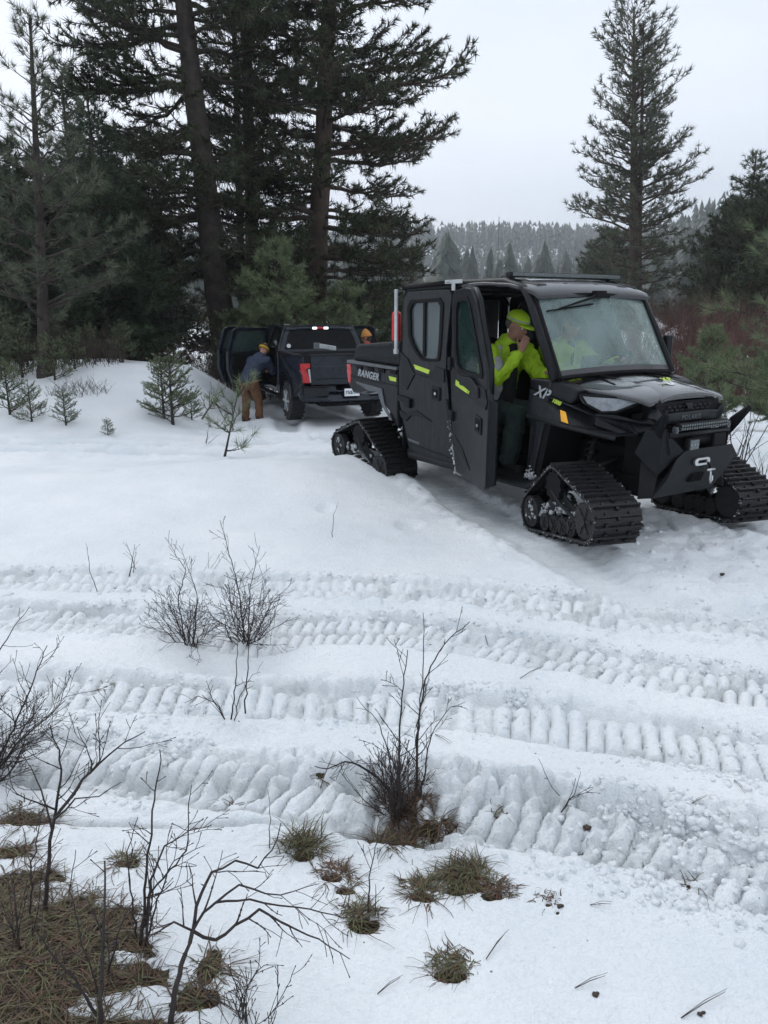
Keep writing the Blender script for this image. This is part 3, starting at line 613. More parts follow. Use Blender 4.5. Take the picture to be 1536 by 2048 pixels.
def pine(name, label, group, base, H, lean=(0, 0), r0=.3, z_first=2., prof=None, limbs=80, Lmax=3.5, rise=.15, droop=.25, tuftL=.17, tuftn=13, tuftw=.012,
         tsp=.14, twigs=13, mats=('bark', 'needle'), lichen=0, seed=1, curve=0., gapz=None, zmax=None, leaders=0, az_bias=None, trunk_sides=14, twl=.42, bare=0.):
    rg = np.random.default_rng(seed); root = empty(name, base, 0, label, 'tree', group)
    def axis(z):
        t = z / H; return np.array([lean[0] * t + curve * math.sin(t * 3.1), lean[1] * t, z])
    # trunk with rough, slightly flattened section
    zs = np.concatenate([[-.3, 0, .15, .4], np.linspace(.8, H, 26)]); V = []; F = []; n = trunk_sides
    for k, z in enumerate(zs):
        c = axis(max(z, 0)); c[2] = z; R = r0 * (1 - .93 * max(z, 0) / H) + min(.012, r0 * .3); R *= 1 + .45 * math.exp(-max(z, 0) / .35)
        for j in range(n):
            a = 2 * math.pi * j / n; q = R * (1 + .06 * math.sin(3 * a + z * 1.3 + seed) + rg.normal(0, .035)); V.append(c + [q * math.cos(a), q * math.sin(a), 0])
    for k in range(len(zs) - 1): F += [(k * n + j, k * n + (j + 1) % n, (k + 1) * n + (j + 1) % n, (k + 1) * n + j) for j in range(n)]
    np_obj('trunk', np.array(V), np.array(F), M[mats[0]], root, smooth=True)
    S = Segs(); TP = []; TD = []; TS = []; LP = []
    prof = prof or (lambda t: (1 - t) ** .6)
    specs = []
    for k in range(limbs):
        z = z_first + (H * .985 - z_first) * ((k + rg.random()) / limbs) ** 1.0; z += rg.normal(0, .1); t = (z - z_first) / (H - z_first); t = min(max(t, 0), 1)
        L = Lmax * prof(t) * rg.uniform(.68, 1.12)
        if rg.random() < .08: L *= .5
        az = k * 2.399 + rg.normal(0, .4)
        if az_bias is not None and rg.random() < .45: az = az_bias + rg.normal(0, .7)
        specs.append((z, L, az, t, axis))
    for l in range(leaders):   # extra parallel leaders
        pass
    for z, L, az, t, ax in specs:
        if L < .12: continue
        o = ax(z); el = rise + .55 * t ** 1.5 + rg.normal(0, .09); d = np.array([math.cos(az), math.sin(az), 0]); K = 9; dr = droop * (1 - t) * rg.uniform(.6, 1.4)
        tt = np.linspace(0, 1, K); side = np.array([-d[1], d[0], 0]) * rg.normal(0, .10)
        P = o + d * (L * tt)[:, None] + side * (L * tt ** 2)[:, None] + np.array([0, 0, 1.]) * (L * (el * tt - dr * tt ** 1.6 + .28 * tt ** 3.2 * (.35 + dr)))[:, None]
        P[1:-1] += rg.normal(0, .018 * L, (K - 2, 3)) * .8
        rl = max(.012, min(.022 * L, r0 * .34)); R = rl * (1 - .85 * tt); S.path(P, R)
        nt_ = max(3, int(twigs * L / Lmax + 1.5)); 
        for j in range(nt_):
            u = .22 + .78 * (j + rg.random()) / nt_; u = min(u, .995); i = min(K - 2, int(u * (K - 1))); f = u * (K - 1) - i; q = P[i] * (1 - f) + P[i + 1] * f
            tg = P[i + 1] - P[i]; tg /= np.linalg.norm(tg); sd = np.cross(tg, [0, 0, 1.]); sd /= max(np.linalg.norm(sd), 1e-6); sg = 1 if j % 2 else -1
            dd = tg * rg.uniform(.5, 1.0) + sd * sg * rg.uniform(.35, 1.0) + np.array([0, 0, rg.uniform(-.15, .5)]); dd /= np.linalg.norm(dd)
            ln = (twl * L * (1 - .62 * u) + .16) * rg.uniform(.6, 1.15); q1 = q + dd * ln * .5 + [0, 0, -.05 * ln * dr]; q2 = q + dd * ln + np.array([0, 0, ln * rg.uniform(0, .22)])
            rt = max(.005, rl * .3); S.add(q, q1, rt, rt * .7); S.add(q1, q2, rt * .7, rt * .35)
            nn = max(1, int(ln / tsp))
            for m_ in range(nn):
                w = 1 - m_ * tsp / ln * 1.0
                if w < .15 or rg.random() < bare: continue
                c = q + (q2 - q) * w if w > .5 else q + (q1 - q) * w * 2
                jit = rg.normal(0, .30, 3) + (sd * rg.choice([-1, 1]) * .55 if m_ else 0)
                e = dd + jit; sc = rg.uniform(.75, 1.2)
                if m_:
                    c2 = c + e / np.linalg.norm(e) * tuftL * .6; S.add(c, c2, .004, .003); c = c2
                TP.append(c); TD.append(e + [0, 0, .22]); TS.append(sc)
            if lichen and rg.random() < lichen * (1 - .7 * t): LP.append(q + (q1 - q) * rg.random())
        TP.append(P[-1]); TD.append(P[-1] - P[-2] + [0, 0, .02]); TS.append(1.1)
        if lichen:
            for m_ in range(int(3 * L * lichen)): u = rg.uniform(.1, .9); i = int(u * (K - 1)); LP.append(P[i] + (P[min(i + 1, K - 1)] - P[i]) * rg.random())
    TP.append(ax(H)); TD.append(np.array([0, 0, 1.])); TS.append(1.2)
    S.build('branches', M[mats[0]], root, 4)
    T = [tuft_template(tuftn, tuftL, tuftw, (.15, 1.25), seed * 9 + k) for k in range(5)]
    V, F = scatter(T, TP, TD, TS, rg); np_obj('needle_crown', V, F, M[mats[1]], root)
    if LP:
        LP = np.array(LP); VV = []; FF = []
        for k in range(4):
            p = LP + rg.normal(0, .05, LP.shape); l = rg.uniform(.08, .36, len(LP))[:, None]; w = rg.uniform(.006, .020, len(LP))[:, None]; a = rg.uniform(0, 3.14, len(LP)); b = np.stack([np.cos(a), np.sin(a), 0 * a], 1)
            v = np.stack([p + b * w, p - b * w, p - np.array([0, 0, 1]) * l + rg.normal(0, .03, p.shape)], 1); FF.append(np.arange(len(LP) * 3).reshape(-1, 3) + k * len(LP) * 3); VV.append(v.reshape(-1, 3))
        np_obj('hanging_lichen', np.vstack(VV), np.vstack(FF), M['lichen'], root)
    return root
def dup(root, name, loc, rz, sc, label=None, group=None):
    r = root.copy(); COL.objects.link(r); r.location = loc; r.rotation_euler = (0, 0, rz); r.scale = (sc, sc, sc) if not isinstance(sc, tuple) else sc
    if label: r['label'] = label
    if group: r['group'] = group
    for c in root.children:
        d = c.copy(); COL.objects.link(d); d.parent = r
    return r
def bx(pxl, Y, py=None):
    """ground point at distance Y that shows at photo column pxl"""
    z = -1.; X = 0
    for _ in range(3):
        dep = Y * math.cos(PITCH) - (z - CAMZ) * math.sin(PITCH); X = (pxl - 768) / FPX * dep; z = gh(X, Y)
    return (X, Y, z - .03)
mid = lambda t: (np.clip(1 - t, 0, 1)) ** .45 * (.75 + .25 * math.sin(min(1, t * 3) * 1.57))
# the three big pines behind the pickup
pine('big_pine', 'biggest dark pine, straight trunk behind the pickup cab, boughs hung with lichen', 'tall old pines behind the pickup', bx(622, 25.5), 21, (1.5, 0), .38, 1.7,
     lambda t: (1 - t) ** .5 * (.80 + .3 * math.sin(min(1, t * 2.4) * 1.57)), 138, 4.5, .14, .52, .22, 13, .028, .125, 29, ('barkred', 'needle'), .5, 11, 0.0, twl=.46)
pine('leaning_pine', 'thick dark pine trunk leaning left above the open pickup doors', 'tall old pines behind the pickup', bx(458, 23.0), 20, (-1.45, .3), .40, 3.3,
     lambda t: (1 - t) ** .5 * (.62 + .5 * math.sin(min(1, t * 2.2) * 1.57)), 112, 4.1, .10, .58, .22, 12, .027, .125, 26, ('bark', 'needle'), .8, 12, .0, az_bias=math.pi, twl=.46)
pine('tall_pine', 'tall slim trunked pine standing between the leaning pine and the biggest pine', 'tall old pines behind the pickup', bx(512, 27.0), 21, (.3, 0), .27, 2.6,
     lambda t: (1 - t) ** .5 * (.6 + .4 * math.sin(min(1, t * 2) * 1.57)), 84, 3.3, .1, .35, .21, 13, .022, .14, 20, ('barkred', 'needle'), .5, 13)
pine('thin_pine', 'thin trunked pine just left of the slim trunk in the middle cluster', 'tall old pines behind the pickup', bx(490, 29.5), 19, (.3, 0), .16, 4.0,
     lambda t: (1 - t) ** .5, 52, 2.4, .1, .3, .21, 12, .022, .15, 15, ('bark', 'needle'), .3, 14)
# slender young pine at the left
pine('slender_pine', 'slender open pine with whorled upswept branches, nearest tree at the left edge', None, bx(92, 15.5), 6.35, (.42, 0), .115, 1.0,
     lambda t: (1 - t) ** .95 * .98 + .06, 60, 2.0, .42, .22, .19, 20, .010, .085, 8, ('bark', 'needle2'), 0, 21, 0, twl=.26)
# right hand tall pine
pine('lone_pine', 'lone tall pine rising behind the vehicle windscreen with upswept top', None, bx(1268, 52), 20.6, (-1.7, 0), .44, 2.2,
     lambda t: float(np.interp(2.2 + t * 18.4, [2.2, 4.3, 7, 9.4, 12.9, 16.6, 18.1, 19.8, 20.6], [.40, .70, 1.0, .98, .76, .64, .54, .36, .20])), 165, 4.0, .28, .38, .40, 14, .043, .33, 15, ('barkred', 'needle2'), .1, 31, 0, twl=.30)
pine('lone_pine_fork', 'second leader trunk running up beside the lone tall pine', None, bx(1273, 52.3), 19.8, (-1.2, 0), .26, 10.0,
     lambda t: (1 - t) ** .5 * .7, 70, 2.4, .45, .1, .36, 14, .05, .32, 13, ('barkred', 'needle2'), 0, 32, 0, twl=.30)
# dense green pines: three prototypes, copied
dn = 'dense dark conifers forming the woodland at the left'
A = pine('dense_pine', 'tall dark pine behind the slender pine, its crown top against the sky', dn, bx(176, 27), 9.6, (.1, 0), .17, .9, lambda t: (1 - t) ** .7, 120, 2.6, .12, .28, .23, 13, .028, .16, 17, ('bark', 'needle2'), .1, 41)
B = pine('dense_fir', 'dark green fir with boughs down to the snow, left of the leaning pine', dn, bx(222, 21), 6.6, (0, 0), .13, .4, lambda t: (1 - t) ** .75, 130, 2.0, .02, .22, .17, 14, .024, .12, 16, ('bark', 'needlefir'), 0, 42)
Cc = pine('broad_pine', 'broad olive green pine crown at the left edge of the woods', dn, bx(20, 24), 6.4, (0, 0), .2, 1.3, lambda t: (1 - t) ** .55, 125, 2.8, .14, .30, .24, 13, .03, .16, 17, ('bark', 'needle'), .3, 43)
HP = {'A': 9.6, 'B': 6.6, 'C': 6.4, 'Y': 4.0}
def topscale(Y, ytop, which, px_=-400):
    z = CAMZ + Y * math.tan(math.atan((1024 - ytop) / FPX) - PITCH); return (z - float(base_h(px_ * Y / FPX, Y))) / HP[which]
left_spots = [  # px, Y, which, top pixel row, label
 (55, 20, 'B', 330, 'fir close behind the slender pine trunk, trunk foot in the snow'), (118, 31, 'A', 300, 'pine just right of the slender pine, second row'), (222, 31, 'C', 330, 'pine with rounded crown between the slender and the leaning pine'),
 (255, 27, 'B', 300, 'fir rising just left of the leaning trunk'), (-60, 19, 'A', 300, 'pine at the extreme left edge, partly out of frame'),
 (25, 34, 'A', 395, 'pine farthest back at the left edge'), (262, 38, 'C', 350, 'back row pine seen above the dark fir'), (95, 38, 'C', 380, 'back row pine seen through the slender pine'),
 (-140, 24, 'C', 280, 'pine outside the left edge of the woods'), (158, 22, 'B', 470, 'fir on the top of the snowy bank'), (262, 21.5, 'B', 545, 'short fir at the foot of the dark fir beside the snowfield')]
for p_, Y, w, yt, lb in left_spots:
    dup({'A': A, 'B': B, 'C': Cc}[w], {'A': 'dense_pine', 'B': 'dense_fir', 'C': 'broad_pine'}[w], bx(p_, Y), p_ * 1.3, topscale(Y, yt, w, p_ - 768), lb, dn)
rn = 'dark pines at the right edge'
for p_, Y, w, yt, lb in [(1560, 40, 'A', 262, 'tallest dark pine at the right edge of the picture'), (1468, 46, 'A', 345, 'dark pine stepping down left of the tallest right edge pine'), (1512, 38, 'C', 400, 'wide dark pine in front of the tallest right edge pine'),
                        (1625, 42, 'A', 200, 'dark pine just outside the right edge'), (1432, 50, 'A', 430, 'lowest dark pine of the right group, above the red willows'), (1448, 44, 'C', 450, 'bushy pine at the foot of the right group'), (1560, 34, 'C', 470, 'near pine on the right edge behind the frosted boughs'),
                        (1212, 62, 'C', 490, 'low dark pine left of the lone pine trunk above the cab roof'), (1172, 66, 'A', 500, 'small pine seen over the light bar left of the lone pine')]:
    dup({'A': A, 'B': B, 'C': Cc}[w], {'A': 'dense_pine', 'B': 'dense_fir', 'C': 'broad_pine'}[w], bx(p_, Y), p_ * .7, 1.10 * topscale(Y, yt, w, p_ - 768), lb, rn)
# pale young pines behind the pickup
yn = 'pale green young pines behind the pickup'
YP = pine('young_pine', 'pale green young pine directly above the pickup cab roof', yn, bx(562, 21), 4.0, (0, 0), .06, .35, lambda t: (1 - t) ** .66, 62, 1.45, .35, .1, .2, 16, .014, .09, 14, ('bark', 'needlebright'), 0, 51)
for p_, Y, yt, lb in [(690, 21.5, 565, 'pale young pine right of the biggest trunk'), (745, 24, 605, 'small pale pine above the open right door of the pickup'), (812, 27, 590, 'pale pine just behind the cab roof rear corner'), (452, 24, 668, 'pale young pine behind the open left doors'),
                     (628, 22, 610, 'low pale pine at the foot of the biggest trunk'), (512, 22.5, 595, 'low pale pine at the foot of the slim trunk'), (780, 34, 600, 'distant pale pine left of the cab roof'), (470, 22, 618, 'low pale pine at the foot of the leaning trunk')]:
    dup(YP, 'young_pine', bx(p_, Y), p_ * 1.7, topscale(Y, yt, 'Y', p_ - 768), lb, yn)
dup(YP, 'young_pine', bx(1560, 13.5), 3.3, .52, 'young pine at the right edge behind the frosted boughs', yn)
tag(dup(YP, 'young_pine', bx(1408, 13.2), 2.0, .44), 'bushy young pine standing in the snow beyond the bonnet')
# saplings on the bank
sn = 'small sapling conifers on the snowy bank'
SP = pine('sapling_fir', 'tallest green sapling fir on the bank left of the pickup doors', sn, bx(346, 13.6), 1.35, (0, 0), .018, .08, lambda t: (1 - t) ** .8, 34, .48, .35, .05, .055, 12, .006, .045, 9, ('bark', 'needlebright'), 0, 61)
for p_, Y, s, lb in [(328, 13.9, .85, 'slimmer sapling fir pressed against the tallest sapling'), (132, 13.0, .50, 'small sapling fir alone on the snow at the left'), (64, 13.2, .55, 'sapling fir third from the left edge, under the slender pine'),
                     (216, 12.4, .24, 'tiny sapling fir poking out of the snow below the bank'), (20, 13.6, .75, 'sapling fir at the left edge of the bank'), (176, 18.3, .70, 'dark sapling on the bank crest under the woods'), (245, 18.5, .75, 'spindly sapling on the bank crest'),
                     (384, 14.3, .40, 'little sapling right of the tallest sapling'), (110, 15.2, .72, 'sapling at the foot of the slender pine'), (150, 15.8, .6, 'sapling right of the slender pine foot'), (45, 15.5, .9, 'sapling left of the slender pine foot'), (2, 15.5, 1.1, 'large sapling at the very left edge')]:
    dup(SP, 'sapling_fir', bx(p_, Y), p_ * .9, s, lb, sn)
# long needled seedling in front of the pickup doors
pine('pine_seedling', 'thin crooked pine seedling with long needle brushes before the open pickup doors', None, bx(448, 9.6), .86, (.22, 0), .010, .18, lambda t: (1 - t) ** .3, 8, .36, .40, .2, .15, 34, .0045, .14, 2, ('twig', 'needlebright'), 0, 71, 0, trunk_sides=6)
pine('pine_seedling', 'little pine seedling in the snow at the right below the young pine', None, bx(1392, 10.2), .9, (.05, 0), .010, .3, lambda t: (1 - t) ** .3, 9, .38, .45, .1, .14, 26, .004, .3, 2, ('twig', 'needlebright'), 0, 72, 0, trunk_sides=6)
# near pine whose wet boughs enter at the right edge
pine('near_pine', 'nearby pine at the right edge reaching frost tipped boughs into view', None, (5.05, 8.0, gh(5.05, 8.0)), 4.0, (.1, .1), .05, .55, lambda t: (1 - t) ** .45 * .85 + .15, 25, 1.65, .16, .26, .17, 30, .0048, .12, 7, ('bark', 'needlebright'), 0, 81, az_bias=math.pi)
# willow thickets and brush
WT = 'red brown willow thicket'
X0, Y0, _ = bx(1410, 21); stems_clump('willow_thicket', X0, Y0, 5.2, 2.2, 2600, 2.7, M['willow'], 'red brown leafless willow thicket between the vehicle and the dark pines', 'thicket', .009, 91, 'stuff', 4)
X0, Y0, _ = bx(350, 20.5); stems_clump('bank_brush', X0, Y0, 2.0, .5, 420, .55, M['twigbrown'], 'dark brush along the crest of the snowy bank', 'brush', .007, 92, 'stuff', 5, 0, .4)
X0, Y0, _ = bx(155, 14.6); stems_clump('grey_brush', X0, Y0, .6, .3, 110, .34, M['twigbrown'], 'low grey twiggy brush right of the slender pine foot', 'brush', .004, 93, 'stuff', 8, 0, .6)
X0, Y0, _ = bx(60, 16.5); stems_clump('wood_edge_brush', X0, Y0, 2.0, 1.0, 500, .9, M['twigbrown'], 'tangled understorey brush under the left woods', 'brush', .007, 94, 'stuff', 8, 0, .45)
X0, Y0, _ = bx(500, 21); stems_clump('trunk_brush', X0, Y0, 1.5, 1.0, 300, 1.1, M['twigbrown'], 'brown undergrowth around the big pine trunks', 'brush', .007, 95, 'stuff', 7, 0, .4)
# ------------------------------------------------------------------ tracked crew utility vehicle
UYAW = rad(-57.5)
utv = empty('tracked_utility_vehicle', (2.114, 6.503, 0), UYAW, 'black crew cab utility vehicle on four rubber snow tracks, near front door open', 'utility vehicle')
def L(u, w, z): return (u, -w, z)
def rz(a): return Matrix.Rotation(a, 3, 'Z')
def ry(a): return Matrix.Rotation(a, 3, 'Y')
def rx(a): return Matrix.Rotation(a, 3, 'X')
PL, PN = M['plastic'], M['panel']
# chassis, suspension
m = MB(); m.box(L(-1.35, 0, .47), (3.5, .62, .16)); m.box(L(-.1, 0, .62), (.9, .5, .3)); m.box(L(-2.9, 0, .66), (.9, .6, .32)); m.box(L(.35, 0, .72), (.35, .62, .34)); m.build('chassis', M['black'], utv, .02)
m = MB(); m.side([(-2.35, .36), (-.45, .36), (-.45, .42), (-2.35, .42)], -.72, .72); m.build('skid_floor', M['plastic_matt'], utv, .01)
for sgn in (1, -1):
    m = MB()
    m.tube([L(-2.25, .745 * sgn, .37), L(-.45, .745 * sgn, .38), L(-.33, .70 * sgn, .47)], .034, 8); m.build('rock_slider', M['plastic_matt'], utv, smooth=True)
def suspension(u0, sgn):
    m = MB()
    for du in (-.17, .17):
        m.tube([L(u0 + du, .22 * sgn, .50), L(u0 + du * .3, .64 * sgn, .42)], .022, 8); m.tube([L(u0 + du, .22 * sgn, .70), L(u0 + du * .3, .60 * sgn, .60)], .020, 8)
    m.cyl(L(u0, .1 * sgn, .52), L(u0, .62 * sgn, .50), .025, 10); m.build('suspension_arm', M['steel'], utv, smooth=True)
    m = MB(); a = Vector(L(u0 - .08, .32 * sgn, 1.02)); b = Vector(L(u0 - .02, .52 * sgn, .50)); m.tube([a, b], .024, 8)
    P = []; ax = (b - a); o1 = ax.orthogonal().normalized(); o2 = ax.normalized().cross(o1)
    for k in range(90):
        t = k / 89; an = t * 2 * math.pi * 8; P.append(a + ax * (.08 + .8 * t) + (o1 * math.cos(an) + o2 * math.sin(an)) * .048)
    m.tube(P, .009, 5); m.build('coil_spring', M['steel'], utv, smooth=True)
for u0 in (0, -2.87):
    for sg in (1, -1): suspension(u0, sg)
# ---- rubber tracks
def belt_path(step=.02, ap=(-.03, .395, .138), fr=(.45, .158, .148), re=(-.44, .155, .142)):
    """outline round three wheels (u,z,r), clockwise seen from the right; returns points"""
    C = [Vector((ap[0], ap[1])), Vector((fr[0], fr[1])), Vector((re[0], re[1]))]; R = [ap[2], fr[2], re[2]]; pts = []
    for i in range(3):
        p, c, n = (i - 1) % 3, i, (i + 1) % 3
        def tang(a, ra, b, rb):
            d = b - a; Ld = d.length; an = math.atan2(d.y, d.x); be = math.acos((ra - rb) / Ld); return an + be
        a1 = tang(C[p], R[p], C[c], R[c]); a2 = tang(C[c], R[c], C[n], R[n])
        while a2 > a1: a2 -= 2 * math.pi
        k = max(3, int(abs(a1 - a2) * R[c] / step))
        for j in range(k + 1): a = a1 + (a2 - a1) * j / k; pts.append(C[c] + Vector((math.cos(a), math.sin(a))) * R[c])
    out = []
    for i in range(len(pts)):
        a, b = pts[i], pts[(i + 1) % len(pts)]; n = max(1, int((b - a).length / step)); out += [a + (b - a) * k / n for k in range(n)]
    return out
PATH = belt_path(); BW = .40
LUGME = None
def make_track(name, u0, wc, steer, pitch, sgn, z0=0.0, sag=0):
    global LUGME
    pts = PATH; n = len(pts); W = BW / 2; T = .022
    def nrm(i): d = pts[(i + 1) % n] - pts[i - 1]; d.normalize(); return Vector((-d.y, d.x)) * -1 if False else Vector((-d.y, d.x))
    N = [nrm(i) for i in range(n)]
    cen = Vector((.0, .35))
    N = [q if (pts[i] - cen).dot(q) > 0 else -q for i, q in enumerate(N)]
    V = []; F = []
    for i in range(n):
        a, b = pts[i], pts[i] + N[i] * T
        V += [(a.x, -W, a.y), (a.x, W, a.y), (b.x, W, b.y), (b.x, -W, b.y)]
    for i in range(n):
        j = (i + 1) % n
        for k in range(4): F.append((i * 4 + k, i * 4 + (k + 1) % 4, j * 4 + (k + 1) % 4, j * 4 + k))
    root = MB().add(V, F).build(name, M['rubber'], utv, smooth=False)
    cw = Matrix.Rotation(UYAW, 3, 'Z') @ Vector(L(u0, wc, 0)); z0 = gh(2.114 + cw.x, 6.503 + cw.y) + .042 + z0
    root.location = L(u0, wc, z0); root.rotation_euler = (0, pitch, steer)
    # lugs: full width bars with stepped ends, one object each
    acc = 0; marks = []; per = sum((pts[(i + 1) % n] - pts[i]).length for i in range(n)); cnt = int(round(per / .066)); nxt = 0; stepL = per / cnt
    for i in range(n):
        d = (pts[(i + 1) % n] - pts[i]).length
        while nxt <= acc + d - 1e-9 and len(marks) < cnt: t = (nxt - acc) / d; marks.append((pts[i] + (pts[(i + 1) % n] - pts[i]) * t, N[i])); nxt += stepL
        acc += d
    if LUGME is None:
        m = MB(); m.prism([(-.013, -W, 0), (.013, -W, 0), (.013, W, 0), (-.013, W, 0)], [(-.007, -W + .004, .030), (.007, -W + .004, .030), (.007, W - .004, .030), (-.007, W - .004, .030)])
        for y0 in (-.105, .0, .105): m.box((-.018 if y0 else .018, y0, .011), (.03, .026, .022))
        o = m.build('lug', M['rubber'], None); LUGME = o.data; bpy.data.objects.remove(o)
    for k, (p, q) in enumerate(marks):
        o = bpy.data.objects.new('lug', LUGME); COL.objects.link(o); o.parent = root
        b = p + q * (T - .003); o.location = (b.x, 0, b.y); o.rotation_euler = (0, math.atan2(q.x, q.y), 0); o.scale = (1, 1 if k % 2 else .94, 1 if k % 2 else .82)
    # inner drive teeth, one part
    m = MB()
    for p, q in marks[::1]:
        b = p - q * .018
        for y0 in (-.09, .09): m.box((b.x, y0, b.y), (.026, .03, .036), ry(math.atan2(q.x, q.y)))
    m.build('drive_teeth', M['rubber'], root)
    ws = -sgn  # outboard side in local y
    def wheel(nm, c, r, y, wd, mt=M['tyre'], hub=True):
        m = MB(); m.cyl((c[0], y - wd / 2, c[1]), (c[0], y + wd / 2, c[1]), r, 28); o = m.build(nm, mt, root, .008, smooth=False)
        m = MB()
        for k in range(26): a = 2 * math.pi * k / 26; m.box((c[0] + math.cos(a) * r, y, c[1] + math.sin(a) * r), (.012, wd * .98, .02), ry(-a))
        if hub:
            m.cyl((c[0], y + ws * wd * .5, c[1]), (c[0], y + ws * (wd * .5 + .02), c[1]), r * .30, 14)
            for k in range(6): a = 2 * math.pi * k / 6; m.box((c[0] + math.cos(a) * r * .5, y + ws * (wd * .5 + .004), c[1] + math.sin(a) * r * .5), (r * .62, .012, r * .16), ry(-a))
        me = m.build('wheel_tread', mt, root); return o
    yo = ws * (W - .045)
    wheel('idler_wheel', (.45, .158), .136, yo, .07); wheel('idler_wheel', (-.44, .155), .130, yo, .07)
    for x, z in ((-.20, .085), (-.04, .08), (.10, .08), (.235, .085)): wheel('road_wheel', (x, z), .068, yo, .06)
    wheel('idler_wheel', (.45, .158), .136, -yo, .07, hub=False); wheel('idler_wheel', (-.44, .155), .130, -yo, .07, hub=False)
    for x, z in ((-.20, .085), (-.04, .08), (.10, .08), (.235, .085)): wheel('road_wheel', (x, z), .068, -yo, .06, hub=False)
    # toothed drive sprocket at the top
    m = MB(); P = []; Q = []
    for k in range(44): a = 2 * math.pi * k / 44; r = .130 if (k // 2) % 2 else .112; P.append((-.03 + math.cos(a) * r, yo - .03, .395 + math.sin(a) * r)); Q.append((-.03 + math.cos(a) * r, yo + .01, .395 + math.sin(a) * r))
    m.prism(P, Q); m.cyl((0, -W * .9, .42), (0, W * .9, .42), .05, 16); m.build('sprocket', M['black'], root)
    # stamped side frame arms
    m = MB(); yf = yo - ws * .015
    def plate(pl, y, th=.02): m.prism([(a, y - th / 2, b) for a, b in pl], [(a, y + th / 2, b) for a, b in pl])
    plate([(-.09, .50), (.04, .50), (.13, .36), (.40, .20), (.36, .14), (.06, .25), (-.05, .25), (-.34, .12), (-.39, .18), (-.16, .34)], yf)
    plate([(-.26, .14), (.29, .15), (.29, .10), (-.26, .09)], yf + ws * .022, .016)
    m.tube([(-.07, yf + ws * .03, .44), (.03, yf + ws * .045, .36), (.10, yf + ws * .04, .30), (.30, yf + ws * .03, .18)], .017, 8)
    m.cyl((-.02, yf, .40), (-.02, yf + ws * .035, .40), .07, 20); tf_ = m.build('track_frame', M['plastic_matt'], root, .005); tf_.scale = (1, 1, .82)
    m = MB(); m.cyl((-.06, yf + ws * .03, .375), (-.06, yf + ws * .042, .375), .021, 16); m.build('frame_badge', M['white'], root)
    # snow packed in the frame
    rg = np.random.default_rng(int(abs(u0 * 10)) + 3 + (sgn > 0)); PP = []; SS = []
    for k in range(150):
        a = rg.uniform(-.32, .34); b = rg.uniform(.14, .22) + max(0, .22 - abs(a)) * rg.uniform(0, .8); PP.append((a, yf + ws * rg.uniform(-.03, .012), b)); SS.append(.006 + .026 * rg.random() ** 2)
    for k in range(34): PP.append((-.44 + rg.normal(0, .028), yo + ws * .032, .155 + rg.normal(0, .042))); SS.append(rg.uniform(.010, .022))
    for k in range(260):
        i = rg.integers(0, n); q_ = rg.random() < .5; p = pts[i] + N[i] * (.024 if q_ else .012); PP.append((p.x, (rg.choice([-1, 1]) * W * rg.uniform(.93, 1.01)) if q_ else rg.choice([-1, 1]) * W * 1.0, p.y)); SS.append(.002 + .006 * rg.random() ** 2)
    o = clods('packed_snow', PP, SS, M['snowdirty'], root, flat=1., sub=1, seed=int(rg.integers(99))); o['kind'] = 'stuff'
    return root
make_track('front_track', 0.13, .74, rad(-17), rad(-9), 1, -.025)
make_track('front_track', .14, -.96, rad(-15), rad(-6), -1, .02)
make_track('rear_track', -3.03, .75, 0, rad(9), 1, -.19)
make_track('rear_track', -2.87, -.74, 0, 0, -1, .0)
